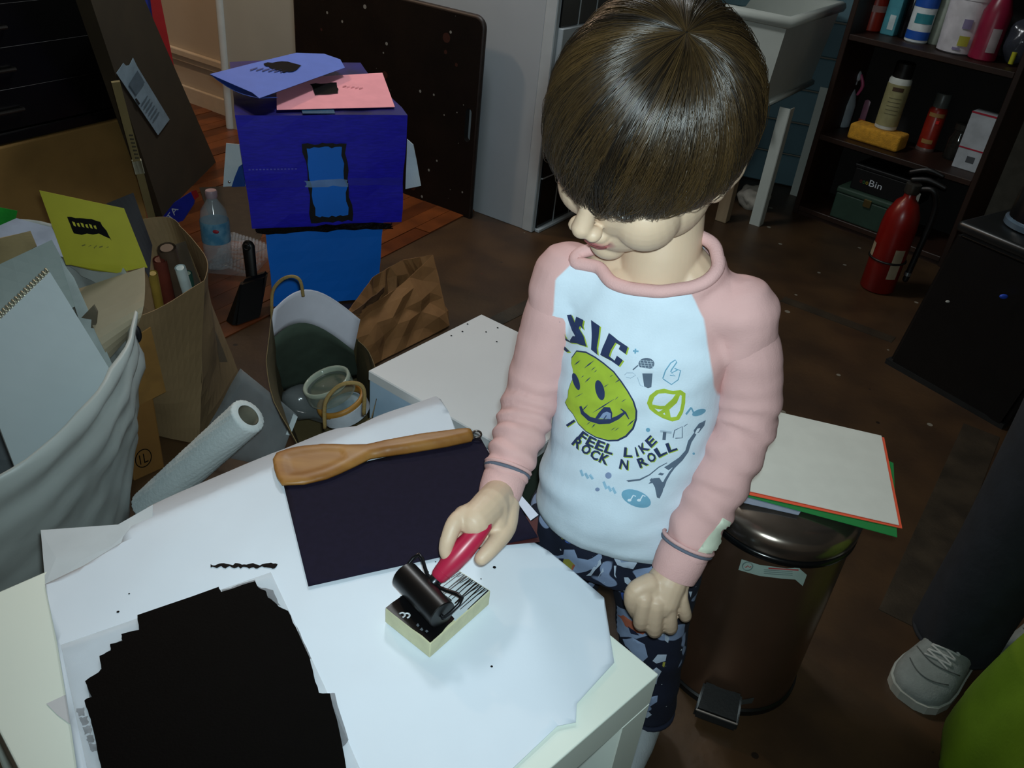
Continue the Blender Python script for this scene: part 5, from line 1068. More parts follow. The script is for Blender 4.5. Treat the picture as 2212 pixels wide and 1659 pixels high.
obj('trouser_seat', ov(BM(), [(px_, py_, 0.70, 0.17, 0.11), (px_, py_, 0.82, 0.185, 0.125), (px_, py_, 0.95, 0.165, 0.115)]), m_den, per, smooth=True)
m_swt = mat('charcoal_sweater', '#2c2e33', 0.9, bump=0.2)
obj('sweater', ov(BM(), [(px_, py_, 0.90, 0.175, 0.125), (px_, py_, 1.05, 0.165, 0.115), (px_, py_, 1.25, 0.185, 0.12), (px_, py_, 1.36, 0.18, 0.10), (px_, py_, 1.41, 0.11, 0.075), (px_, py_, 1.44, 0.07, 0.06)]), m_swt, per, smooth=True)
for s in (-1, 1):
    bm = BM(); a_ = V3(px_ + 0.17 * s, py_ + 0.01, 1.36); capsule(bm, [a_, a_ + V3(0.045 * s, 0.02, -0.28), a_ + V3(0.03 * s, -0.03, -0.52)], [0.055, 0.046, 0.034], 16, 4); obj('sleeve', bm, m_swt, per, smooth=True)
    bm = BM(); w_ = a_ + V3(0.03 * s, -0.03, -0.54); capsule(bm, [w_, w_ + V3(0, -0.01, -0.05), w_ + V3(0, -0.015, -0.08)], [0.028, 0.034, 0.032], 12, 3, 0.6, (1, 0, 0))
    for k in range(4): capsule(bm, [w_ + V3(0, 0.018 - 0.014 * k, -0.085), w_ + V3(0, 0.016 - 0.015 * k, -0.125), w_ + V3(-0.012 * s, 0.016 - 0.014 * k, -0.155 + 0.004 * abs(k - 1))], [0.0095, 0.009, 0.0075], 10, 3)
    capsule(bm, [w_ + V3(0, -0.03, -0.03), w_ + V3(0, -0.048, -0.065), w_ + V3(-0.008 * s, -0.046, -0.10)], [0.012, 0.011, 0.009], 10, 3); obj('hand', bm, mat('adult_skin', '#b98d74', 0.55), per, smooth=True)
hc = V3(px_, py_ - 0.02, 1.60); bm = BM(); ellipsoid(bm, hc, (0.078, 0.098, 0.115)); ellipsoid(bm, hc + V3(0, -0.03, -0.06), (0.058, 0.062, 0.065)); capsule(bm, [hc + V3(0, 0.02, -0.06), V3(px_, py_ + 0.005, 1.40)], [0.055, 0.06], 16, 1); capsule(bm, [hc + V3(0, -0.09, 0.01), hc + V3(0, -0.112, -0.025)], [0.010, 0.014], 10, 1)
for s in (-1, 1): ellipsoid(bm, hc + V3(0.08 * s, 0.005, -0.01), (0.010, 0.022, 0.034), u=12, v=8)
obj('head', bm, mat('adult_skin', '#b98d74', 0.55), per, smooth=True)
for s in (-1, 1): bm = BM(); ellipsoid(bm, hc + V3(0.033 * s, -0.084, 0.012), (0.013, 0.010, 0.008), u=12, v=8); obj('eye', bm, mat('adult_eye', '#3a2e26', 0.3), per, smooth=True)
bm = BM(); ellipsoid(bm, hc + V3(0, -0.086, -0.062), (0.024, 0.008, 0.007), u=12, v=8); obj('mouth', bm, mat('adult_lips', '#8c5048', 0.5), per, smooth=True)
bm = BM(); ellipsoid(bm, hc + V3(0, 0.018, 0.028), (0.086, 0.098, 0.108), u=28, v=18)
for v in bm.verts:
    if v.co.y < hc.y - 0.05 and v.co.z < hc.z + 0.055: v.co.y = hc.y - 0.05
noisy(bm, 0.006, 40, 2); obj('hair', bm, mat('adult_hair', '#241a12', 0.6, bump=0.4, bscale=120), per, smooth=True)
# sneaker: sections along the foot
secs = [(-0.055, 0.030, 0.060), (-0.045, 0.036, 0.075), (0.0, 0.041, 0.085), (0.035, 0.043, 0.082), (0.07, 0.046, 0.066), (0.105, 0.050, 0.052), (0.135, 0.050, 0.044), (0.160, 0.043, 0.036), (0.175, 0.030, 0.028), (0.182, 0.014, 0.020)]
bm = BM(); rings = []
for s, w_, h in secs:
    R_ = []
    for q in range(17):
        a = math.pi * q / 16; yy = -w_ * math.cos(a); zz = 0.014 + (h - 0.010) * (math.sin(a) ** 0.62)
        R_.append(bm.verts.new(sh0 + fd * s + sd_ * yy + V3(0, 0, zz)))
    rings.append(R_)
for a, b in zip(rings, rings[1:]):
    for q in range(16): bm.faces.new((a[q], a[q + 1], b[q + 1], b[q]))
    bm.faces.new((a[0], b[0], b[16], a[16]))
bm.faces.new(rings[0]); bm.faces.new(rings[-1])
shoe = obj('sneaker', bm, mat('grey_suede', '#7d8582', 0.8, var=0.08, scale=60, bump=0.25, bscale=300), per, smooth=True, angle=60)
solo = [(s, w_ * 1.06) for s, w_, h in secs]; pts = [sh0 + fd * (s + (0.004 if s > 0.15 else 0)) - sd_ * w_ for s, w_ in solo] + [sh0 + fd * (s + (0.004 if s > 0.15 else 0)) + sd_ * w_ for s, w_ in reversed(solo)]
bm = BM(); lo_ = [bm.verts.new(p + V3(0, 0, 0.0)) for p in pts]; hi_ = [bm.verts.new(p + V3(0, 0, 0.018)) for p in pts]
for i in range(len(pts)): j = (i + 1) % len(pts); bm.faces.new((lo_[i], lo_[j], hi_[j], hi_[i]))
bm.faces.new(list(reversed(lo_))); bm.faces.new(hi_); obj('sole', bm, mat('pale_sole', '#a4a8a0', 0.6), shoe)
def ontop(s, y):
    w_ = np.interp(s, [q[0] for q in secs], [q[1] for q in secs]); h = np.interp(s, [q[0] for q in secs], [q[2] for q in secs])
    a = math.acos(max(-1, min(1, -y / w_))); return sh0 + fd * s + sd_ * y + V3(0, 0, 0.014 + (h - 0.010) * (math.sin(a) ** 0.62) + 0.002)
for k in range(5):
    s = 0.052 + 0.012 * k; bm = BM()
    tube(bm, [ontop(s, -0.022), ontop(s + 0.004, -0.008), ontop(s + 0.008, 0.008), ontop(s + 0.010, 0.022)], 0.0022, 6, 3); tube(bm, [ontop(s, 0.022), ontop(s + 0.004, 0.008), ontop(s + 0.008, -0.008), ontop(s + 0.010, -0.022)], 0.0022, 6, 3); obj('lace', bm, mat('lace', '#a9adaa', 0.8), shoe, smooth=True)
for s, wm in ((0.118, 0.040), (0.150, 0.036)):
    bm = BM(); tube(bm, [ontop(s - 0.02 * abs(y / wm) ** 2, y) for y in np.linspace(-wm, wm, 11)], 0.0011, 5); obj('seam', bm, mat('shoe_seam', '#585e5c', 0.8), shoe, smooth=True)
sh2 = shoe.copy(); COL.objects.link(sh2); sh2.matrix_parent_inverse = Matrix.Translation(Vector((0.225, 0.075, 0)) - WLOC[per.name])
for ch in list(shoe.children):
    c2_ = ch.copy(); COL.objects.link(c2_); c2_.parent = sh2; c2_.matrix_parent_inverse = Matrix.Identity(4)
q = ontop(0.055, -0.030); bm = BM(); ellipsoid(bm, q, (0.010, 0.010, 0.003), u=10, v=6); obj('orange_tab', bm, mat('shoe_orange', '#a0705c', 0.7), shoe, smooth=True)
# lime cloth in the near right corner
lb0 = at(2150, 1760, 0.0); 
bm = BM(); rings = []; ax0 = aty(2425, 1600, 0.80)
gx = V3(ax0.x, ax0.y)
for z, r in ((0.0, 0.20), (0.10, 0.195), (0.25, 0.175), (0.36, 0.15), (0.44, 0.115), (0.48, 0.07), (0.50, 0.01)):
    rings.append([bm.verts.new((gx.x + (r + 0.010 * math.sin(7 * a + 5 * z) + 0.006 * math.sin(13 * a - 9 * z)) * math.cos(a), gx.y + (r + 0.010 * math.sin(6 * a - 4 * z) + 0.006 * math.sin(15 * a)) * math.sin(a), z)) for a in [2 * math.pi * q / 60 for q in range(60)]])
for a, b in zip(rings, rings[1:]):
    for q in range(60): bm.faces.new((a[q], a[(q + 1) % 60], b[(q + 1) % 60], b[q]))
bm.faces.new(list(reversed(rings[0]))); bm.faces.new(rings[-1])
o = obj('lime_cloth', bm, mat('lime_fabric', '#6f9212', 0.75, var=0.12, scale=12, bump=0.15), smooth=True); md = o.modifiers.new('s', 'SUBSURF'); md.levels = 1; md.render_levels = 2
tag(o, 'lime green cloth heap on the floor in the near right corner', 'cloth')
# ================================================================== the boy
FB = V3(-0.35, -0.93).normalized(); LB = V3(-FB.y, FB.x) * -1
LB = V3(0.93, -0.35).normalized()
def remesh(bm, vox, smooth=4, fac=0.5):
    bmesh.ops.recalc_face_normals(bm, faces=bm.faces)
    me = bpy.data.meshes.new('raw'); bm.to_mesh(me); bm.free(); o = bpy.data.objects.new('raw', me); COL.objects.link(o)
    r = o.modifiers.new('r', 'REMESH'); r.mode = 'VOXEL'; r.voxel_size = vox; r.use_smooth_shade = True
    if smooth: s = o.modifiers.new('s', 'SMOOTH'); s.iterations = smooth; s.factor = fac
    dg = bpy.context.evaluated_depsgraph_get(); dg.update()
    m2 = bpy.data.meshes.new_from_object(o.evaluated_get(dg)); bpy.data.objects.remove(o); bpy.data.meshes.remove(me); return m2
def coords(me):
    a = np.empty(len(me.vertices) * 3); me.vertices.foreach_get('co', a); return a.reshape(-1, 3)
def setcoords(me, a): me.vertices.foreach_set('co', a.ravel()); me.update()
def normals(me):
    a = np.empty(len(me.vertices) * 3); me.vertices.foreach_get('normal', a); return a.reshape(-1, 3)
def meshobj(name, me, m, parent):
    me.name = name; me.materials.clear()
    for k in (m if isinstance(m, (list, tuple)) else [m]): me.materials.append(k)
    me.polygons.foreach_set('use_smooth', [True] * len(me.polygons))
    o = bpy.data.objects.new(name, me); COL.objects.link(o)
    if parent: o.parent = parent; o.matrix_parent_inverse = Matrix.Translation(-WLOC.get(parent.name, Vector((0, 0, 0))))
    return o
def attr(me, name, vals):
    a = me.attributes.new(name, 'FLOAT', 'POINT'); a.data.foreach_set('value', np.asarray(vals, dtype=np.float32))
def segdist(P, pts):
    """distance of points to a polyline, and the parameter along it (0..1)"""
    pts = [np.array(p) for p in pts]; best = np.full(len(P), 9.0); par = np.zeros(len(P)); n = len(pts) - 1
    for i in range(n):
        a, b = pts[i], pts[i + 1]; ab = b - a; t = np.clip(((P - a) @ ab) / (ab @ ab), 0, 1); d = np.linalg.norm(P - (a + t[:, None] * ab), axis=1)
        k = d < best; best[k] = d[k]; par[k] = (i + t[k]) / n
    return best, par
def maskmat(name, attr_name, ca, cb, soft=0.001, rough=0.75, bump=0.12, bscale=350, third=None):
    m = mat(name, ca, rough, var=0.03, bump=bump, bscale=bscale); nt = m.node_tree; b = nt.nodes['Principled BSDF']; src = b.inputs['Base Color'].links[0].from_socket
    at_ = nt.nodes.new('ShaderNodeAttribute'); at_.attribute_name = attr_name
    mr = nt.nodes.new('ShaderNodeMapRange'); mr.inputs[1].default_value = -soft; mr.inputs[2].default_value = soft; nt.links.new(at_.outputs['Fac'], mr.inputs[0])
    mx = nt.nodes.new('ShaderNodeMixRGB'); mx.inputs[2].default_value = rgb(cb); nt.links.new(mr.outputs[0], mx.inputs[0]); nt.links.new(src, mx.inputs[1]); nt.links.new(mx.outputs[0], b.inputs['Base Color'])
    return m
# ---- joints
C = Vector((0.1064, 0.85, 0.9639)); HS = 1.075
sR, eR, wR = Vector((0.050, 0.925, 0.768)), aty(1150, 850, 0.905), at(1080, 1064, 0.525)
sL, eL, wL = Vector((0.246, 0.866, 0.778)), aty(1612, 905, 0.855), aty(1463, 1222, 0.778)
neck0 = Vector((0.150, 0.897, 0.80)); hipc = Vector((0.168, 0.905, 0.42))
hipL_, kneeL_, ankL_ = Vector((0.222, 0.875, 0.42)), Vector((0.248, 0.875, 0.235)), at(1394, 1540, 0.045)
hipR_, kneeR_, ankR_ = Vector((0.112, 0.925, 0.42)), Vector((0.110, 0.935, 0.235)), Vector((0.110, 0.955, 0.045))
# ---- head frame: face turned to his right and down
yaw, pitch, roll = math.radians(43), math.radians(33), math.radians(-13)
F0 = Vector((-math.sin(yaw) * math.cos(pitch), -math.cos(yaw) * math.cos(pitch), -math.sin(pitch)))
U0 = (Vector((0, 0, 1)) - F0 * F0.z).normalized(); L0 = U0.cross(F0)
Rr = Matrix.Rotation(roll, 3, F0); U0 = Rr @ U0; L0 = Rr @ L0
HM = Matrix(((L0.x, F0.x, U0.x), (L0.y, F0.y, U0.y), (L0.z, F0.z, U0.z)))
def hd_(x, y, z): return C + HM @ (Vector((x, y, z)) * HS)
boy = thing('person', 'boy in pink and white raglan top and space-print trousers, looking down at the block', 'person', (0.17, 0.91, 0.0))
# ---- body: one continuous skin surface
bm = BM()
def hell(c, s, rot=None):
    R3 = HM @ (rot.to_3x3() if rot else Matrix.Identity(3)); ellipsoid(bm, hd_(*c), [q * HS for q in s], R3, 24, 16)
hell((0, -0.008, 0.022), (0.072, 0.086, 0.086)); hell((0, 0.022, -0.03), (0.060, 0.064, 0.070)); hell((0, 0.045, -0.062), (0.043, 0.040, 0.040)); hell((0, 0.066, -0.092), (0.020, 0.018, 0.016))
for s in (-1, 1):
    hell((0.034 * s, 0.046, -0.042), (0.032, 0.034, 0.034)); hell((0.030 * s, 0.068, 0.004), (0.017, 0.014, 0.011)); hell((0.030 * s, 0.068, 0.022), (0.024, 0.012, 0.008))
    hell((0.0105 * s, 0.095, -0.034), (0.0075, 0.009, 0.0065)); hell((0.045 * s, 0.01, -0.05), (0.025, 0.04, 0.035))
    er = Matrix.Rotation(math.radians(22) * s, 3, 'Z'); hell((0.074 * s, -0.014, -0.012), (0.008, 0.020, 0.032), er); hell((0.078 * s, -0.018, -0.008), (0.006, 0.018, 0.028), er); hell((0.073 * s, -0.006, -0.034), (0.007, 0.010, 0.012), er)
capsule(bm, [hd_(0, 0.080, 0.008), hd_(0, 0.090, -0.014), hd_(0, 0.099, -0.028)], [0.008 * HS, 0.0085 * HS, 0.0105 * HS], 14, 3)
hell((0, 0.084, -0.052), (0.016, 0.010, 0.008)); hell((0, 0.083, -0.058), (0.018, 0.011, 0.006)); hell((0, 0.080, -0.0695), (0.015, 0.010, 0.0065))
capsule(bm, [hd_(0, -0.030, -0.03), hd_(0, -0.030, -0.075), neck0 + Vector((0, 0, 0.01)), neck0 + Vector((0.003, 0.01, -0.06))], [0.046, 0.043, 0.046, 0.06], 44, 6)
capsule(bm, [neck0 + LB * 0.055 + Vector((0, 0, -0.022)), neck0 - FB * 0.012 + Vector((0, 0, 0.004)), neck0 - LB * 0.055 + Vector((0, 0, -0.022))], [0.036, 0.046, 0.036], 18, 4)
# trunk
def torso(bm, secs, n=40):
    rings = []
    for c, a, b in secs:
        c = Vector(c); rings.append([bm.verts.new(c + LB * (a * math.copysign(abs(math.cos(t)) ** 0.85, math.cos(t))) + FB * (b * math.copysign(abs(math.sin(t)) ** 0.85, math.sin(t)))) for t in [2 * math.pi * q / n for q in range(n)]])
    for r0, r1 in zip(rings, rings[1:]):
        for q in range(n): bm.faces.new((r0[q], r0[(q + 1) % n], r1[(q + 1) % n], r1[q]))
    bm.faces.new(list(reversed(rings[0]))); bm.faces.new(rings[-1])
def ax_at(z):
    t = (z - 0.42) / (0.80 - 0.42); return hipc.lerp(neck0, t)
def tsec(z, a, b, f=0.0): c = ax_at(z) + FB * f; return (Vector((c.x, c.y, z)), a, b)
torso(bm, [tsec(0.36, 0.07, 0.06), tsec(0.42, 0.095, 0.075), tsec(0.50, 0.092, 0.07, 0.005), tsec(0.60, 0.088, 0.066, 0.004), tsec(0.68, 0.092, 0.065), tsec(0.74, 0.095, 0.060), tsec(0.785, 0.080, 0.050, 0.004), tsec(0.805, 0.05, 0.036, 0.006)])
for a in (sR, sL): capsule(bm, [neck0 + Vector((0, 0, -0.03)), a.lerp(neck0, 0.15) + Vector((0, 0, -0.012))], [0.045, 0.034], 16, 1)
capsule(bm, [sR, eR, wR], [0.032, 0.026, 0.019], 32, 5); capsule(bm, [sL, eL, wL], [0.032, 0.026, 0.019], 32, 5)
capsule(bm, [hipL_, kneeL_, ankL_ + Vector((0, 0, 0.02))], [0.058, 0.040, 0.026], 18, 5); capsule(bm, [hipR_, kneeR_, ankR_ + Vector((0, 0, 0.02))], [0.058, 0.040, 0.026], 18, 5)
toeL = at(1352, 1650, 0.02); ft = (V3(*toeL.xy) - V3(*ankL_.xy)).normalized()
for an, fdv in ((ankL_, ft), (ankR_, V3(-0.3, -0.95).normalized())):
    capsule(bm, [V3(an.x, an.y, 0.025) - fdv * 0.012, V3(an.x, an.y, 0.028) + fdv * 0.04, V3(an.x, an.y, 0.020) + fdv * 0.10], [0.024, 0.027, 0.019], 16, 3, 1.0)
    pv = V3(-fdv.y, fdv.x)
    for k in range(5): capsule(bm, [V3(an.x, an.y, 0.016) + fdv * 0.10 + pv * (0.0095 * (k - 2)), V3(an.x, an.y, 0.012) + fdv * (0.130 - 0.003 * abs(k - 1)) + pv * (0.0095 * (k - 2))], [0.0085, 0.0075], 10, 1)
# right hand on the brayer: palm over the handle's end, forefinger and thumb along its sides, the others curled beneath
def P3(px, py, z): return at(px, py, z)
capsule(bm, [wR, P3(1058, 1092, 0.548), P3(1025, 1125, 0.553)], [0.020, 0.021, 0.019], 16, 3)
capsule(bm, [P3(1066, 1098, 0.545), P3(1005, 1118, 0.555)], [0.019, 0.014], 14, 1); capsule(bm, [P3(1080, 1090, 0.537), P3(1070, 1135, 0.537)], [0.018, 0.014], 14, 1)
capsule(bm, [P3(1040, 1100, 0.545), P3(990, 1122, 0.556), P3(970, 1160, 0.545), P3(963, 1186, 0.533), P3(966, 1202, 0.525)], [0.013, 0.0105, 0.0092, 0.0082, 0.0070], 14, 4)
capsule(bm, [P3(1096, 1095, 0.532), P3(1092, 1140, 0.530), P3(1066, 1178, 0.530), P3(1040, 1206, 0.524)], [0.015, 0.0125, 0.0102, 0.0085], 14, 4)
for k in range(3):
    b0_ = P3(1000 + 14 * k, 1112 - 6 * k, 0.552 - 0.004 * k); o_ = hd * (0.004 + 0.017 * k)
    gx_ = P3(985 + 10 * k, 1150 - 4 * k, 0.535); gu = P3(1012 + 8 * k, 1172 - 6 * k, 0.513 + 0.006 * k); ge = P3(1050 + 6 * k, 1160 - 8 * k, 0.515 + 0.006 * k)
    capsule(bm, [b0_, gx_, gu, ge], [0.0108, 0.0098, 0.0090, 0.0078], 12, 4)
# left hand hanging, loosely closed
hx_ = lambda px, py, Y: aty(px, py, Y)
capsule(bm, [wL, hx_(1440, 1258, 0.765), hx_(1428, 1292, 0.755)], [0.020, 0.025, 0.024], 18, 3, 0.9)
capsule(bm, [hx_(1398, 1298, 0.754), hx_(1462, 1290, 0.767)], [0.015, 0.013], 14, 1); capsule(bm, [hx_(1408, 1272, 0.757), hx_(1462, 1262, 0.772)], [0.018, 0.016], 14, 1)
for (kx, ky, Y), (mx, my), (tx, ty), r in (((1391, 1300, 0.742), (1384, 1344), (1390, 1342), 0.0106), ((1417, 1308, 0.743), (1413, 1358), (1418, 1354), 0.0110), ((1445, 1304, 0.749), (1447, 1352), (1450, 1348), 0.0102), ((1471, 1292, 0.759), (1480, 1328), (1478, 1326), 0.0090)):
    capsule(bm, [hx_(kx, ky - 14, Y + 0.004), hx_(kx, ky, Y - 0.003), hx_(mx, my, Y - 0.001), hx_(tx, ty, Y + 0.022), hx_(kx + 2, ky + 4, Y + 0.034)], [r * 1.05, r, r * 0.95, r * 0.85, r * 0.72], 12, 4)
capsule(bm, [hx_(1404, 1262, 0.756), hx_(1374, 1276, 0.748), hx_(1366, 1300, 0.748), hx_(1376, 1326, 0.755)], [0.014, 0.0125, 0.0108, 0.0085], 14, 4)
me = remesh(bm, 0.0018, 4, 0.5)
X = coords(me)
# lips carry their own colour
lc = np.array(hd_(0, 0.088, -0.0625)); Mi = np.array(HM.inverted()); loc = (Mi @ (X - np.array(C)).T).T / HS
lip = 1.0 - np.sqrt((loc[:, 0] / 0.0185) ** 2 + ((loc[:, 2] + 0.0635) / 0.0105) ** 2); lip[loc[:, 1] < 0.078] = -1
attr(me, 'lip', lip)
m_skin = maskmat('boy_skin', 'lip', '#cfb59b', '#b8686a', 0.22, 0.5, 0.04, 500)
bs = m_skin.node_tree.nodes['Principled BSDF']; bs.inputs['Subsurface Weight'].default_value = 0.08; bs.inputs['Subsurface Radius'].default_value = (0.01, 0.004, 0.002); bs.inputs['Subsurface Scale'].default_value = 0.4
body = meshobj('body', me, m_skin, boy)
# eyes (lids lowered), lashes, brows
m_eye = mat('eye_white', '#d9d6d2', 0.2); m_iris = mat('eye_iris', '#2e2018', 0.15); m_brow = mat('brow_hair', '#3a2a1c', 0.7)
for s in (-1, 1):
    bm = BM(); ellipsoid(bm, hd_(0.030 * s, 0.0705, -0.002), (0.0125 * HS, 0.0125 * HS, 0.0105 * HS), HM, 16, 12); ey = obj('eye', bm, m_eye, boy, smooth=True)
    bm = BM(); ellipsoid(bm, hd_(0.029 * s, 0.0800, -0.006), (0.0055 * HS, 0.004 * HS, 0.0055 * HS), HM, 12, 8); obj('iris', bm, m_iris, ey, smooth=True)
    bm = BM(); tube(bm, [hd_((0.030 + 0.014 * k) * s, 0.0835 - 0.004 * k * k, -0.0045 + 0.002 * k * k) for k in np.linspace(-1, 1, 7)], 0.0012, 6); obj('eyelashes', bm, m_brow, boy, smooth=True)
    bm = BM(); tube(bm, [hd_((0.030 + 0.018 * k) * s, 0.0805 - 0.006 * k * k, 0.024 - 0.002 * k) for k in np.linspace(-1, 1, 7)], [0.0012, 0.002, 0.0022, 0.002, 0.001], 6); obj('eyebrow', bm, m_brow, boy, smooth=True)
bm = BM(); tube(bm, [hd_(0.0165 * k, 0.0925 - 0.006 * k * k, -0.0632 + 0.0015 * k * k) for k in np.linspace(-1, 1, 7)], 0.0009, 5); obj('lip_line', bm, mat('lip_line', '#7a3c3a', 0.6), boy, smooth=True)
# ---- hair: a cap of strands falling from the whorl
def hshell(d, grow=0.0):
    """radius point of the hair shell in direction d (head frame)"""
    return Vector((d.x * (0.083 + grow), d.y * (0.098 + grow) - 0.008, d.z * (0.100 + grow) + 0.022))
m_cap = mat('hair_base', '#14100b', 0.6)
wh = Vector((0.25, -0.17, 0.95)).normalized()                    # whorl, at the back of the crown
wu = wh.orthogonal().normalized(); wv_ = wh.cross(wu)
def hairend(d):
    """height where the hair ends, by direction around the head"""
    a = math.atan2(d.x, d.y)                                      # 0 = front, + = his left
    aa = abs(a)
    pts = [(0.0, -0.005), (0.35, -0.010), (0.7, -0.013), (1.05, -0.016), (1.35, -0.022), (1.65, -0.026), (2.0, -0.050), (2.6, -0.075), (3.15, -0.080)]
    z = np.interp(aa, [p[0] for p in pts], [p[1] for p in pts])
    return float(z) + 0.010 * math.exp(-((a + 0.35) / 0.22) ** 2) - 0.012 * math.exp(-((a - 0.42) / 0.20) ** 2) + 0.008 * math.exp(-((a - 1.0) / 0.25) ** 2)
def dirat(phi, th): return (wh * math.cos(th) + (wu * math.cos(phi) + wv_ * math.sin(phi)) * math.sin(th)).normalized()
rng = random.Random(11)
def endtheta(phi):
    th = 0.3
    while th < 2.9:
        d = dirat(phi, th); p = hshell(d)
        if p.z < hairend(d): return th
        th += 0.03
    return 2.9
ET = [endtheta(2 * math.pi * k / 180) for k in range(180)]
bm = BM(); NPH, NTH = 90, 26; rows = []
for k in range(NPH):
    phi = 2 * math.pi * k / NPH; te = ET[k * 2] - 0.05
    rows.append([bm.verts.new(hd_(*hshell(dirat(phi, 0.02 + (te - 0.02) * j / NTH), -0.0055))) for j in range(NTH + 1)])
for k in range(NPH):
    for j in range(NTH): bm.faces.new((rows[k][j], rows[(k + 1) % NPH][j], rows[(k + 1) % NPH][j + 1], rows[k][j + 1]))
bm.faces.new([r[0] for r in rows])
cap = obj('hair', bm, m_cap, boy, smooth=True); tag(cap, 'straight dark brown bowl-cut hair')
V = []; Fc = []; TONE = []
NS, NSEG = 15000, 11
clumps = [(rng.uniform(0, 2 * math.pi), rng.gauss(0, 1), rng.gauss(0, 1), rng.random()) for _ in range(420)]
for sidx in range(NS):
    cph, cj, cl, cr2 = clumps[sidx % len(clumps)]
    phi0 = cph + rng.gauss(0, 0.030); k = (phi0 / (2 * math.pi) * 180) % 180; te = ET[int(k) % 180]
    t0_ = 0.012 + (rng.random() ** 1.2) * 0.75 * te; te2 = te + 0.050 * cl + rng.gauss(0, 0.032)
    if te2 - t0_ < 0.25: t0_ = te2 - 0.25
    sw_ = 0.15 * cj + rng.gauss(0, 0.025); lift_ = rng.random() ** 1.5 * 0.003 + 0.0095 * cr2 ** 1.6
    tone_ = max(-1, min(1, 0.45 * cj + rng.gauss(-0.1, 0.28))); TONE += [tone_] * (3 * (NSEG + 1))
    base = len(V); wdt = rng.uniform(0.00026, 0.00050); tw = rng.uniform(0, 6.28)
    pts = []
    for j in range(NSEG + 1):
        s = j / NSEG; th = t0_ + (te2 - t0_) * s; ph = phi0 + sw_ * s * s + 0.22 * (1 - math.exp(-1.5 * th)) + 0.04 * math.sin(3 * s + tw)
        d = dirat(ph, th); grow = -0.003 + (lift_ + 0.003) * min(1, s * 3) - 0.0075 * (max(0, s - 0.6) / 0.4) ** 2 * (0.5 + cr2 * 0.7) + 0.006 * max(0, s - 0.7) * max(0.0, math.sin(phi0 * 3 + 5 * cr2))
        p = hshell(d, grow)
        pts.append(hd_(p.x, p.y, p.z))
    for j, p in enumerate(pts):
        t = (pts[min(j + 1, NSEG)] - pts[max(j - 1, 0)]).normalized(); n_ = (p - C).normalized(); b_ = t.cross(n_).normalized(); w = wdt * (1 - 0.75 * (j / NSEG) ** 3)
        V += [p + b_ * w, p - b_ * w, p + n_ * w * 1.1]
    for j in range(NSEG):
        a = base + 3 * j; b2 = a + 3
        for q in range(3): Fc.append((a + q, a + (q + 1) % 3, b2 + (q + 1) % 3, b2 + q))
me = bpy.data.meshes.new('strands'); me.from_pydata([tuple(v) for v in V], [], Fc); me.update(); attr(me, 'tone', TONE)
m_hair = maskmat('brown_hair', 'tone', '#140e08', '#46351c', 1.0, 0.34, 0.0)
m_hair.node_tree.nodes['Principled BSDF'].inputs['Specular IOR Level'].default_value = 0.8
so = meshobj('strands', me, m_hair, cap); tag(so, kind='stuff')
so.matrix_parent_inverse = Matrix.Identity(4)
# ---- top
bm = BM()
torso(bm, [tsec(0.430, 0.110, 0.090, 0.006), tsec(0.445, 0.116, 0.096, 0.006), tsec(0.49, 0.112, 0.090, 0.008), tsec(0.56, 0.103, 0.082, 0.008), tsec(0.66, 0.102, 0.076, 0.004), tsec(0.73, 0.105, 0.070), tsec(0.782, 0.088, 0.056, 0.003), tsec(0.812, 0.062, 0.046, 0.003)])
armR = [sR, eR, wR.lerp(eR, 0.12)]; armL = [sL, eL, wL.lerp(eL, 0.12)]
for a in (sR, sL): capsule(bm, [neck0 + Vector((0, 0, -0.022)), a.lerp(neck0, 0.04) + Vector((0, 0, -0.004))], [0.052, 0.0405], 20, 1); capsule(bm, [a, a.lerp(eR if a is sR else eL, 0.30)], [0.0425, 0.036], 20, 1)
capsule(bm, [neck0 + Vector((0, 0, 0.004)) + LB * 0.036, neck0 - FB * 0.030 + Vector((0, 0, 0.008)), neck0 + Vector((0, 0, -0.012)) - LB * 0.034], [0.046, 0.048, 0.046], 20, 1)
SEAM_Z = [0.40, 0.64, 0.66, 0.70, 0.74, 0.78, 0.80, 0.83]; SEAM_L = [0.5, 0.5, 0.112, 0.097, 0.085, 0.069, 0.053, 0.030]; SEAM_R = [0.5, 0.5, 0.112, 0.105, 0.100, 0.104, 0.090, 0.060]
me = remesh(bm, 0.0035, 6, 0.5); X = coords(me); Nn = normals(me)
dR, tR = segdist(X, smoothpath(armR, 6)); dL, tL = segdist(X, smoothpath(armL, 6))
lat = (X - np.array(neck0)) @ np.array(LB); zz = X[:, 2]
seamL = np.interp(zz, SEAM_Z, SEAM_L); seamR = np.interp(zz, SEAM_Z, SEAM_R)
mask = np.where(lat > 0, lat - seamL, -lat - seamR)
# folds: rings on the forearms, slanted creases on the trunk
disp = np.zeros(len(X))
n1 = np.array([noise.noise(Vector((x[0] * 9 + x[2] * 7, x[1] * 9, x[2] * 17))) for x in X]); n2 = np.array([noise.noise(Vector((x[0] * 22 - x[2] * 20, x[1] * 22, x[2] * 30))) for x in X])
tw_ = 1.0
disp += tw_ * (0.0075 * n1 * np.clip((0.62 - zz) / 0.12, 0.25, 1) + 0.0030 * n2)
X = X + Nn * disp[:, None]; setcoords(me, X); attr(me, 'sleeve', mask)
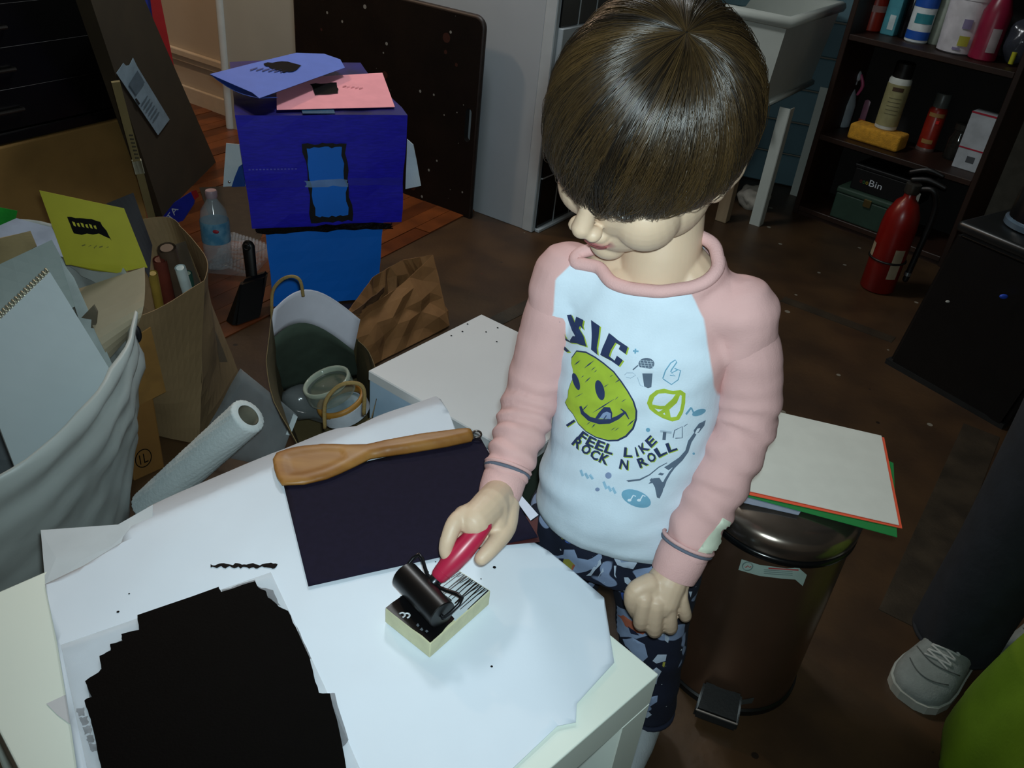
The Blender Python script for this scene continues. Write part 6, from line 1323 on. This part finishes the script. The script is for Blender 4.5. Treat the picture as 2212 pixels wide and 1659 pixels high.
# neckline: a clean cut, low in front and high at the nape
tb_ = BVHTree.FromPolygons([v.co for v in me.vertices], [p.vertices for p in me.polygons])
def onshirt(px, py): return tb_.ray_cast(Vector((0, 0, CAMH)), ray(px, py).normalized())[0]
def onshirt2(px, py):
    for k in range(30):
        h = onshirt(px + (1402 - px) * k / 30, py + (628 - py) * k / 30)
        if h: return h
nf_, nl_, nr_ = onshirt(1402, 628), onshirt2(1572, 500), onshirt2(1246, 548)
for q in [(1199, 589), (1240, 568), (1271, 545), (1208, 665), (1495, 640), (1515, 670), (1528, 710), (1535, 770), (1530, 830)]:
    h = onshirt(*q)
    if h: pass
nn = (nl_ - nf_).cross(nr_ - nf_).normalized(); nn = nn if nn.z > 0 else -nn
bm = BM(); bm.from_mesh(me)
sub_ = [f for f in bm.faces if abs((f.calc_center_median() - neck0).dot(LB)) < 0.086 and f.calc_center_median().z > 0.74]
r = bmesh.ops.bisect_plane(bm, geom=list({v for f in sub_ for v in f.verts}) + list({e for f in sub_ for e in f.edges}) + sub_, plane_co=nf_, plane_no=nn, clear_outer=True)
loop = {}
for e in bm.edges:
    if e.is_boundary:
        a, b = e.verts; loop.setdefault(a, []).append(b); loop.setdefault(b, []).append(a)
loops = []; seen = set()
for s in loop:
    if s in seen: continue
    path = [s]; seen.add(s)
    while True:
        nx = [q for q in loop[path[-1]] if q not in seen]
        if not nx: break
        path.append(nx[0]); seen.add(nx[0])
    loops.append(path)
path = max(loops, key=len); pts_ = [v.co.copy() for v in path]; nP = len(pts_)
for _ in range(6): pts_ = [(pts_[k - 1] + pts_[k] * 2 + pts_[(k + 1) % nP]) / 4 for k in range(nP)]
colp = pts_[::2]
bm.to_mesh(me); bm.free()
m_shirt = maskmat('raglan_jersey', 'sleeve', '#cfdfec', '#d4a9a6', 0.0012, 0.85, 0.10, 420)
shirt = meshobj('shirt', me, m_shirt, boy); tag(shirt, 'white long-sleeved top with pink raglan sleeves and printed front')
sbvh = BVHTree.FromObject(shirt, bpy.context.evaluated_depsgraph_get()) if False else BVHTree.FromPolygons([v.co for v in me.vertices], [p.vertices for p in me.polygons])
# collar rib along the opening
m_rib = mat('pink_rib', '#d4a9a6', 0.85, var=0.04, bump=0.2, bscale=500); m_grey = mat('grey_stripe', '#5f6676', 0.85); m_wht = mat('white_jersey', '#d6dee8', 0.85)
bm = BM(); tube(bm, colp, 0.0075, 10, closed=True, flat=1.0, side=tuple(nn)); obj('collar', bm, m_rib, shirt, smooth=True)
# sleeves
m_sleeve = mat('pink_jersey', '#d4a9a6', 0.85, var=0.03, bump=0.10, bscale=420)
for arm, rad, ph in ((armR, [0.0370, 0.0392, 0.0370, 0.0345, 0.031, 0.0265], 0.0), (armL, [0.0370, 0.0395, 0.0385, 0.0365, 0.034, 0.030], 1.3)):
    bm = BM(); capsule(bm, [arm[0].lerp(arm[1], 0.07)] + arm[1:], rad, 22, 6); m2 = remesh(bm, 0.0035, 4, 0.5); X2 = coords(m2); N2 = normals(m2)
    _, t2_ = segdist(X2, smoothpath(arm, 6)); w1 = np.array([noise.noise(Vector(x) * 24) for x in X2]); w2 = np.array([noise.noise(Vector((x[0] * 12, x[1] * 12, x[2] * 40 + ph))) for x in X2])
    wt = np.clip((t2_ - 0.30) / 0.25, 0, 1)
    X2 = X2 + N2 * (wt * (0.0022 * np.sin(62 * t2_ + 3.0 * w1 + ph) + 0.0016 * w2) + 0.0022 * w2 * (1 - wt))[:, None]; setcoords(m2, X2)
    so_ = meshobj('sleeve', m2, m_sleeve, shirt); so_.matrix_parent_inverse = Matrix.Identity(4); tag(so_, 'pink sleeve'); sl_bvh = BVHTree.FromPolygons([v.co for v in m2.vertices], [p.vertices for p in m2.polygons])
# cuffs with a grey stripe
for pts, w, r0, r1 in ((armR, wR, 0.0258, 0.0245), (armL, wL, 0.0295, 0.0285)):
    e = pts[1]; d = (w - e).normalized(); a = w - d * 0.020; b = w + d * 0.012
    bm = BM(); tube(bm, [a - d * 0.004, a, a.lerp(b, 0.5), b, b - d * 0.001], [r0 * 0.99, r0 * 1.05, r0 * 1.04, r1, r1 * 0.86], 28, 1); obj('cuff', bm, m_rib, shirt, smooth=True, angle=60)
    for off, mm, th in ((0.0085, m_grey, 0.0022), (0.0130, m_rib, 0.0026)):
        c = a - d * off; u = d.orthogonal().normalized(); w2 = d.cross(u); rr = r0 * 1.065 + off * 0.06
        bm = BM(); tube(bm, [c + (u * math.cos(x) + w2 * math.sin(x)) * rr for x in np.linspace(0, 2 * math.pi, 30)[:-1]], th, 6, closed=True); obj('cuff_stripe', bm, mm, shirt, smooth=True)
# ---- trousers
bm = BM()
torso(bm, [tsec(0.36, 0.098, 0.080), tsec(0.42, 0.104, 0.086), tsec(0.47, 0.100, 0.080)])
capsule(bm, [hipL_ + V3(0, 0, -0.02), kneeL_, ankL_ + V3(0, 0, 0.03)], [0.068, 0.062, 0.054, 0.049, 0.046, 0.042], 22, 6); capsule(bm, [hipR_ + V3(0, 0, -0.02), kneeR_, ankR_ + V3(0, 0, 0.03)], [0.068, 0.062, 0.054, 0.049, 0.046, 0.042], 22, 6)
me = remesh(bm, 0.004, 6, 0.5); X = coords(me); Nn = normals(me)
n1 = np.array([noise.noise(Vector((x[0] * 16 + x[2] * 8, x[1] * 16, x[2] * 26))) for x in X]); X = X + Nn * (0.0035 * n1)[:, None]; setcoords(me, X)
m_pants = mat('navy_space_print', '#10182e', 0.8, var=0.1, bump=0.1, bscale=300)
nt = m_pants.node_tree; b_ = nt.nodes['Principled BSDF']; src = b_.inputs['Base Color'].links[0].from_socket
tc_ = nt.nodes.new('ShaderNodeTexCoord'); no = nt.nodes.new('ShaderNodeTexNoise'); no.inputs['Scale'].default_value = 21; no.inputs['Detail'].default_value = 1.0; nt.links.new(tc_.outputs['Object'], no.inputs['Vector'])
rp = nt.nodes.new('ShaderNodeValToRGB'); rp.color_ramp.elements[0].position = 0.595; rp.color_ramp.elements[1].position = 0.61; nt.links.new(no.outputs['Fac'], rp.inputs[0])
mx = nt.nodes.new('ShaderNodeMixRGB'); mx.inputs[2].default_value = rgb('#8799bb'); nt.links.new(rp.outputs[0], mx.inputs[0]); nt.links.new(src, mx.inputs[1]); nt.links.new(mx.outputs[0], b_.inputs['Base Color'])
speckle(m_pants, '#c8d2de', 70, 0.36, 1.0)
trs = meshobj('trousers', me, m_pants, boy); tag(trs, 'navy trousers printed with pale space cats, planets and stars')
pbvh = BVHTree.FromPolygons([v.co for v in me.vertices], [p.vertices for p in me.polygons])
for an, r in ((ankL_, 0.041), (ankR_, 0.041)):
    bm = BM(); tube(bm, [an + V3(r * math.cos(x), r * math.sin(x), 0.016) for x in np.linspace(0, 2 * math.pi, 28)[:-1]], 0.004, 6, closed=True); obj('cuff', bm, mat('navy_cuff', '#10182e', 0.85), trs, smooth=True)
# ---- printed shapes lying on the cloth
CO = Vector((0, 0, CAMH))
def printed(polys, m, nm, bvh, parent, off=0.0008, sp=5.0, maxlen=0.02):
    if polys and not isinstance(polys[0][0], (list, tuple)): polys = [polys]
    bm = BM(); nrm_ = []
    for poly in polys:
        V, T = cdt(poly, sp); hit = []
        for v in V:
            r = ray(v.x, v.y).normalized(); h = bvh.ray_cast(CO, r)
            if h[0] is None: hit.append(None); continue
            n = h[1] if h[1].dot(r) < 0 else -h[1]; hit.append(bm.verts.new(h[0] + n * off))
        for f in T:
            q = [hit[i] for i in f]
            if any(x is None for x in q): continue
            if max((q[0].co - q[1].co).length, (q[1].co - q[2].co).length, (q[0].co - q[2].co).length) > maxlen: continue
            try: bm.faces.new(q)
            except ValueError: pass
    for v in [v for v in bm.verts if not v.link_faces]: bm.verts.remove(v)
    if not bm.faces: bm.free(); return None
    isl = []; left = set(bm.faces)
    while left:
        st_ = [left.pop()]; cur = set(st_)
        while st_:
            for e in st_.pop().edges:
                for g in e.link_faces:
                    if g in left: left.discard(g); cur.add(g); st_.append(g)
        isl.append(cur)
    if len(isl) > 1 and len(polys) == 1:
        big_ = max(isl, key=len); bmesh.ops.delete(bm, geom=[f for c_ in isl if c_ is not big_ for f in c_], context='FACES')
    for f in bm.faces: f.normal_update()
    fl_ = [f for f in bm.faces if f.normal.dot(f.calc_center_median() - CO) > 0]; bmesh.ops.reverse_faces(bm, faces=fl_)
    return obj(nm, bm, m, parent, recalc=False, smooth=True)
def Z(o, k, pts): return [(o[0] + x / k, o[1] + y / k) for x, y in pts]
def el(cx, cy, a, b, ang=0, n=22):
    c, s = math.cos(math.radians(ang)), math.sin(math.radians(ang)); return [(cx + a * math.cos(t) * c - b * math.sin(t) * s, cy + a * math.cos(t) * s + b * math.sin(t) * c) for t in np.linspace(0, 2 * math.pi, n + 1)[:-1]]
def stroke(pts, w):
    P = [Vector((p[0], p[1])) for p in pts]; W_ = w if isinstance(w, (list, tuple)) else [w] * len(P); a, b = [], []
    for i, p in enumerate(P):
        t = (P[min(i + 1, len(P) - 1)] - P[max(i - 1, 0)]).normalized(); n = Vector((-t.y, t.x)) * W_[i] / 2; a.append(tuple(p + n)); b.append(tuple(p - n))
    return a + b[::-1]
T1_ = (1190, 660); K1 = 6.144; T2_ = (1190, 880)
m_nv = mat('print_navy', '#1f2f56', 0.8); m_lm = mat('print_lime', '#9fb833', 0.8, var=0.08, scale=60); m_bl = mat('print_teal', '#6fa4bf', 0.8); m_gy = mat('print_grey', '#57687c', 0.8); m_lg2 = mat('print_pale_grey', '#a9bccc', 0.8)
def S1(pts, m, nm, off=0.0008, sp=5): return printed(Z(T1_, K1, pts), m, nm, sbvh, shirt, off, sp)
def S2(pts, m, nm, off=0.0008, sp=5): return printed(Z(T2_, K1, pts), m, nm, sbvh, shirt, off, sp)
# word along the chest, navy with lime shadow
letters = {'C': [(775, 360), (1025, 545), (995, 640), (905, 575), (925, 525), (860, 490), (800, 590), (775, 665), (850, 725), (880, 660), (960, 720), (905, 800), (660, 650), (690, 560)],
           'I': [(540, 190), (655, 270), (625, 650), (540, 580)], 'S': [(345, 145), (440, 190), (425, 260), (440, 320), (395, 270), (380, 300), (440, 400), (480, 540), (380, 510), (260, 460), (300, 400), (380, 420), (350, 330), (320, 240)],
           'U': [(115, 200), (160, 330), (210, 430), (260, 470), (330, 400), (290, 330), (240, 200), (215, 120), (275, 115), (330, 240), (395, 400), (380, 500), (270, 490), (190, 450), (115, 300)], 'M': [(120, 490), (190, 540), (260, 610), (215, 615), (120, 545)]}
for k in letters:
    S1([(x + 16, y + 16) for x, y in letters[k]], m_lm, 'letter_shadow', 0.0006); S1(letters[k], m_nv, 'letter', 0.0011)
face_px = [(200, 1280), (235, 1210), (240, 1130), (270, 1040), (310, 950), (300, 850), (280, 780), (285, 700), (350, 610), (470, 625), (590, 690), (700, 770), (830, 880), (930, 1010), (1010, 1130), (1085, 1260), (1125, 1390), (1120, 1500), (1080, 1620), (990, 1720), (880, 1775), (760, 1780), (600, 1735), (470, 1660), (370, 1560), (300, 1430), (240, 1360)]
fc = Vector((680, 1250))
S1([tuple(fc + (Vector(p) - fc) * 1.035 + Vector((8, 4))) for p in face_px], m_nv, 'face_outline', 0.0007)
S1(face_px, m_lm, 'smiling_face', 0.0011)
S1(el(658, 1118, 58, 138, -14), m_nv, 'face_eye', 0.0015); S1(el(345, 1005, 40, 118, -18), m_nv, 'face_eye', 0.0015)
S1(stroke([(400, 1330), (430, 1420), (520, 1500), (650, 1535), (780, 1530), (890, 1480), (985, 1410)], [30, 50, 60, 66, 62, 52, 30]), m_nv, 'face_mouth', 0.0015)
S1([(590, 1500), (640, 1420), (710, 1340), (790, 1345), (820, 1420), (815, 1510)], m_nv, 'face_tongue', 0.0014); S1([(650, 1490), (700, 1420), (750, 1400), (800, 1420), (800, 1500)], mat('print_slate', '#7d90b2', 0.8), 'tongue_fill', 0.0017); S1(stroke([(710, 1500), (745, 1450)], 12), m_nv, 'tongue_line', 0.002)
S1(stroke([(930, 1360), (990, 1410), (1040, 1500)], [14, 26, 12]), m_nv, 'mouth_corner', 0.0016)
for a, b, w in (((320, 790), (400, 725), 16), ((450, 830), (580, 725), 18), ((540, 860), (600, 810), 10), ((580, 885), (620, 850), 9), ((460, 1015), (535, 945), 14), ((410, 950), (450, 925), 8), ((860, 1015), (930, 970), 14), ((700, 1085), (770, 1035), 9), ((560, 1420), (850, 1235), 16), ((860, 1245), (900, 1205), 8), ((940, 1275), (1000, 1235), 9), ((420, 1395), (500, 1310), 16), ((330, 1215), (430, 1160), 8), ((550, 1615), (600, 1560), 14), ((1015, 1595), (1120, 1500), 18), ((800, 1650), (860, 1610), 8), ((850, 1655), (910, 1610), 8), ((480, 1580), (540, 1530), 9), ((790, 940), (830, 915), 8)):
    S1(stroke([a, ((a[0] + b[0]) / 2, (a[1] + b[1]) / 2), b], [2, w, 2]), m_nv, 'scratch', 0.0014)
# peace sign
po = [(1275, 1290), (1310, 1190), (1400, 1120), (1500, 1100), (1620, 1130), (1720, 1115), (1785, 1160), (1780, 1290), (1750, 1420), (1700, 1510), (1610, 1535), (1480, 1490), (1380, 1430), (1310, 1370)]
pi_ = [(1345, 1285), (1375, 1210), (1430, 1165), (1520, 1160), (1620, 1175), (1690, 1170), (1735, 1190), (1730, 1290), (1710, 1390), (1665, 1470), (1600, 1480), (1500, 1440), (1420, 1400), (1355, 1340)]
V_, T_ = None, None
def S1h(outer, inner, m, nm, off=0.0009):
    O, I = Z(T1_, K1, outer), Z(T1_, K1, inner); n = len(O); return printed([[O[i], O[(i + 1) % n], I[(i + 1) % n], I[i]] for i in range(n)], m, nm, sbvh, shirt, off, 5)
S1h(po, pi_, m_lm, 'peace_ring'); S1(stroke([(1700, 1150), (1640, 1260), (1530, 1360), (1560, 1480)], [50, 80, 90, 60]), m_lm, 'peace_stem', 0.001); S1(stroke([(1350, 1330), (1450, 1350), (1560, 1345)], 46), m_lm, 'peace_arm', 0.001); S1(stroke([(1420, 1440), (1490, 1400), (1545, 1350)], 50), m_lm, 'peace_arm', 0.001)
# microphone, hand, small marks
S1(el(1270, 770, 105, 78), m_gy, 'microphone_head', 0.0009)
for k in range(4): S1(stroke([(1185 + 45 * k, 720), (1215 + 45 * k, 820)], 7), m_lg2, 'microphone_grid', 0.0013); S1(stroke([(1180, 725 + 30 * k), (1360, 740 + 30 * k)], 6), m_lg2, 'microphone_grid', 0.0013)
S1([(1165, 810), (1380, 845), (1370, 880), (1210, 890)], mat('print_white', '#d4e2ee', 0.8), 'microphone_band', 0.0014); S1([(1215, 895), (1350, 895), (1335, 1080), (1290, 1095), (1240, 1070)], m_gy, 'microphone_grip', 0.0009)
S1(stroke([(980, 920), (1010, 890), (1090, 890), (1130, 920), (1060, 960), (1000, 945)], 10), m_lg2, 'doodle_line'); S1(stroke([(1090, 850), (1160, 790)], 16), m_gy, 'doodle_line'); S1(stroke([(1150, 950), (1190, 1060), (1230, 1070)], 10), m_lg2, 'doodle_line')
S1(stroke([(1485, 965), (1520, 860), (1590, 760), (1650, 720), (1670, 750), (1600, 850), (1590, 880)], 16), m_bl, 'hand_outline'); S1(stroke([(1490, 970), (1600, 1045), (1690, 980), (1720, 860), (1640, 830)], 14), m_bl, 'hand_outline'); S1(stroke([(1580, 920), (1650, 930), (1600, 890), (1680, 850)], 14), m_bl, 'hand_outline')
S1(stroke([(1090, 600), (1165, 605)], 22), m_bl, 'small_star'); S1(stroke([(1125, 570), (1120, 635)], 22), m_bl, 'small_star')
S1(stroke([(1790, 1440), (1860, 1350)], 26), m_bl, 'note_stem'); S1(el(1960, 1415, 95, 40, -20), m_bl, 'note_head'); S1(stroke([(1860, 1350), (1890, 1420), (1900, 1450)], 20), m_bl, 'note_stem')
# the two curved lines of lettering
def arcword(word, path, hgt, nm):
    P = [Vector((x, y)) for x, y in smoothpath([(a, b, 0) for a, b in path], 6) for x, y in [(x, y)]] if False else [Vector((q.x, q.y)) for q in smoothpath([(a, b, 0) for a, b in path], 6)]
    L_ = [0]
    for a, b in zip(P, P[1:]): L_.append(L_[-1] + (b - a).length)
    def pos(s):
        s = max(0, min(L_[-1], s)); i = max(0, min(len(P) - 2, int(np.searchsorted(L_, s)) - 1)); t = (s - L_[i]) / max(1e-6, L_[i + 1] - L_[i]); d = (P[i + 1] - P[i]).normalized(); return P[i].lerp(P[i + 1], t), Vector((d.y, -d.x))
    step = L_[-1] / len(word)
    for m, dx, dy, off, nm_ in ((m_lm, 10, 10, 0.0008, 'letter_shadow'), (m_nv, 0, 0, 0.0012, 'letter')):
        for i, ch in enumerate(word):
            if ch == ' ': continue
            G_, Fz = textgeo(ch, 2, 0.035); bm = BM(); hits = []
            for gx, gy in G_:
                p, n = pos(step * (i + 0.06 + 0.88 * (gx if ch != 'I' else 0.36 + 0.28 * gx))); q = p + n * (gy * hgt); X_, Y_ = Z(T2_, K1, [(q.x + dx, q.y + dy)])[0]; r = ray(X_, Y_).normalized(); h = sbvh.ray_cast(CO, r)
                hits.append(None if h[0] is None else bm.verts.new(h[0] - r * off))
            for f in Fz:
                q = [hits[j] for j in f]
                if any(x is None for x in q): continue
                try: bm.faces.new(q)
                except ValueError: pass
            if bm.faces:
                for v in [v for v in bm.verts if not v.link_faces]: bm.verts.remove(v)
                obj(nm_, bm, m, shirt)
            else: bm.free()
arcword('I FEEL LIKE', [(170, 190), (330, 400), (560, 540), (850, 640), (1120, 660), (1280, 580), (1420, 450)], 130, 'l')
arcword('ROCK N ROLL', [(260, 480), (400, 590), (600, 710), (850, 800), (1100, 830), (1330, 740), (1480, 640), (1690, 560)], 130, 'l')
# guitar
S2([(1890, 300), (1960, 210), (2050, 165), (2030, 240), (1990, 290), (1960, 330), (1900, 340)], m_gy, 'guitar_head'); S2([(1905, 330), (1935, 275), (1975, 265), (1955, 310), (1920, 340)], mat('print_white', '#d4e2ee', 0.8), 'guitar_head_gap', 0.0013)
S2(stroke([(1910, 345), (1840, 450), (1800, 580), (1720, 680), (1600, 780)], [40, 50, 46, 60, 90]), m_gy, 'guitar_neck'); S2([(1500, 790), (1620, 720), (1650, 760), (1560, 830)], m_gy, 'guitar_body_top')
S2(stroke([(1540, 730), (1430, 790), (1310, 890), (1180, 955), (1010, 975), (1100, 1020), (1220, 1030), (1310, 1000)], [10, 14, 16, 22, 30, 30, 18, 10]), m_gy, 'guitar_wing'); S2(stroke([(1650, 770), (1580, 860), (1520, 960), (1480, 1060)], [24, 30, 34, 40]), m_gy, 'guitar_edge')
S2([(1295, 1010), (1360, 935), (1440, 930), (1475, 985), (1515, 975), (1480, 1120), (1440, 1205), (1405, 1190), (1380, 1060), (1350, 1000)], m_gy, 'guitar_wing'); S2([(1420, 885), (1450, 860), (1505, 875), (1475, 900)], m_gy, 'guitar_pickup'); S2([(1310, 960), (1340, 930), (1360, 950), (1330, 985)], m_gy, 'guitar_pickup')
S2(el(1132, 1205, 205, 105, 22), m_bl, 'note_badge')
for dx in (0, 125): S2(stroke([(1060 + dx, 1220), (1095 + dx, 1160), (1130 + dx, 1175)], 16), mat('print_white', '#d4e2ee', 0.8), 'note_mark', 0.0013); S2(el(1045 + dx, 1225, 26, 18), mat('print_white', '#d4e2ee', 0.8), 'note_mark', 0.0013)
for a, b in (((400, 830), (430, 910)), ((460, 870), (500, 940)), ((520, 890), (560, 950)), ((700, 980), (740, 1080)), ((760, 1040), (800, 1110)), ((820, 1060), (860, 1140))): S2(stroke([a, b], 34), mat('print_faint_teal', '#8fb9d2', 0.8), 'faint_lettering')
S2(el(765, 900, 42, 42), mat('print_slate', '#7d90b2', 0.8), 'small_star'); S2(el(620, 1085, 30, 26), mat('print_slate', '#7d90b2', 0.8), 'small_star')
S2(stroke([(1450, 310), (1600, 330)], 30), m_lg2, 'doodle_line'); S2(stroke([(1510, 320), (1500, 430)], 44), m_gy, 'doodle_line'); S2(stroke([(1620, 400), (1640, 300), (1740, 250), (1740, 400), (1650, 405)], 12), m_gy, 'doodle_line'); S2(stroke([(1760, 250), (1810, 215)], 8), m_gy, 'doodle_line')
for q in (((1290, 295), 28), ((1890, 610), 16)): S2(el(*q[0], q[1], q[1]), m_bl, 'small_star')
# pale paint patch on the left sleeve
printed([(1508, 1188), (1528, 1160), (1560, 1118), (1578, 1128), (1560, 1190), (1540, 1198), (1500, 1196)], mat('pale_smear', '#cfd8c4', 0.8), 'pale_smear', sl_bvh, shirt, 0.001, 6)
# trouser print
m_p1 = mat('print_cat_blue', '#8c9fc0', 0.8, var=0.06, scale=60); m_p2 = mat('print_olive', '#a4a044', 0.8); m_p3 = mat('print_orange', '#b8664c', 0.8); m_p4 = mat('print_blue', '#3c5fb4', 0.8); m_p5 = mat('print_ice', '#b7c6da', 0.8); m_p6 = mat('print_dark', '#141c38', 0.8)
T3_ = (1140, 1080); K3 = 5.53; T4_ = (1000, 1200); K4 = 3.615
def Q3(p, m, nm, off=0.0008): return printed(Z(T3_, K3, p), m, nm, pbvh, trs, off, 6)
def Q4_(p, m, nm, off=0.0008): return printed(Z(T4_, K4, p), m, nm, pbvh, trs, off, 6)
Q3([(220, 760), (290, 650), (430, 650), (440, 590), (560, 590), (600, 690), (720, 710), (880, 620), (890, 690), (820, 800), (700, 850), (600, 870), (440, 880), (300, 830)], m_p1, 'cat_in_helmet'); Q3([(275, 690), (330, 690), (420, 700), (500, 700), (570, 770), (540, 830), (430, 845), (330, 790)], m_p2, 'yellow_planet', 0.0013); Q3([(380, 690), (440, 690), (430, 740), (395, 735)], m_p6, 'planet_mark', 0.0017); Q3([(270, 690), (340, 688), (335, 700), (285, 705)], m_p3, 'planet_edge', 0.0017); Q3([(545, 760), (575, 770), (545, 830), (530, 820)], m_p3, 'planet_edge', 0.0017)
Q3(el(520, 480, 72, 38), m_p4, 'flying_saucer'); Q3(el(430, 450, 26, 16), m_p2, 'saucer_light'); Q3(el(610, 492, 28, 14), m_p2, 'saucer_light')
Q3([(690, 550), (720, 490), (790, 455), (850, 530), (880, 600), (760, 612), (710, 590)], m_p1, 'ghost_shape'); Q3([(930, 560), (950, 490), (1225, 490), (1150, 610), (1100, 640), (1020, 655), (950, 630)], m_p5, 'cat_face'); Q3([(1060, 500), (1080, 500), (1075, 580), (1062, 580)], m_p6, 'cat_mark', 0.0013); Q3([(960, 510), (990, 505), (985, 525)], m_p6, 'cat_mark', 0.0013)
Q3([(1030, 690), (1130, 620), (1190, 620), (1220, 700), (1290, 690), (1305, 750), (1260, 820), (1150, 800), (1070, 770)], m_p5, 'helmet_ring'); Q3([(1080, 660), (1180, 670), (1210, 730), (1120, 740)], m_p1, 'helmet_shade', 0.0013)
Q3([(230, 230), (300, 60), (380, 80), (440, 180), (410, 250), (560, 270), (650, 280), (640, 330), (480, 325), (350, 310), (280, 335)], m_p1, 'cat_body'); Q3([(450, 160), (500, 170), (490, 260), (455, 230)], m_p3, 'orange_mark', 0.0013); Q3([(235, 160), (260, 150), (250, 230), (230, 220)], m_p3, 'orange_mark', 0.0013)
Q3([(960, 1330), (1050, 1240), (1180, 1310), (1290, 1400), (1480, 1540), (1450, 1610), (1300, 1655), (1000, 1658)], m_p1, 'cat_in_helmet'); Q3([(1075, 1365), (1150, 1370), (1290, 1450), (1420, 1560), (1380, 1600), (1280, 1570), (1170, 1500)], m_p3, 'orange_planet', 0.0013); Q3([(1205, 1500), (1290, 1560), (1340, 1610), (1240, 1590)], m_p6, 'cat_mark', 0.0016)
Q3([(1100, 1000), (1130, 1060), (1185, 1150), (1160, 1220), (1130, 1170), (1100, 1080)], m_p4, 'blue_rocket'); Q3([(1150, 920), (1200, 920), (1235, 960), (1200, 1010), (1160, 980)], m_p5, 'ice_spot'); Q3([(1030, 780), (1060, 780), (1060, 930), (1035, 900)], m_p5, 'ice_streak')
for p in ([(1580, 1600), (1680, 1520), (1700, 1545), (1600, 1620)], [(1920, 1090), (1960, 1090), (1940, 1160)], [(1770, 1370), (1830, 1360), (1800, 1400)], [(700, 900), (870, 700), (880, 760), (760, 900)], [(800, 1000), (900, 800), (910, 850), (820, 1000)]): Q3(p, m_p5, 'ice_streak')
Q4_([(1250, 650), (1330, 640), (1420, 690), (1445, 790), (1400, 830), (1350, 790), (1270, 700)], m_p1, 'cat_body'); Q4_([(1480, 820), (1520, 770), (1590, 770), (1580, 820), (1510, 840)], m_p5, 'cat_paw'); Q4_([(1470, 900), (1510, 870), (1550, 900), (1510, 1000), (1475, 1000)], m_p5, 'cat_tail'); Q4_([(1400, 1150), (1450, 1105), (1520, 1090), (1515, 1140), (1440, 1205), (1390, 1195)], m_p1, 'cat_face'); Q4_([(1375, 1230), (1450, 1215), (1475, 1240), (1440, 1265), (1385, 1250)], m_p5, 'cat_paw'); Q4_([(1575, 600), (1610, 640), (1600, 680), (1575, 660)], m_p5, 'star_outline'); Q4_([(1560, 830), (1580, 830), (1570, 870), (1555, 860)], m_p2, 'small_light')
# pale socks
m_sock = mat('pale_sock', '#a9b0b4', 0.85, var=0.05, bump=0.2, bscale=300)
for an, fdv in ((ankL_, ft), (ankR_, V3(-0.3, -0.95).normalized())):
    bm = BM(); capsule(bm, [V3(an.x, an.y, 0.075), V3(an.x, an.y, 0.033) - fdv * 0.006, V3(an.x, an.y, 0.032) + fdv * 0.05, V3(an.x, an.y, 0.026) + fdv * 0.125], [0.030, 0.031, 0.031, 0.024], 18, 4)
    obj('sock', bm, m_sock, boy, smooth=True)
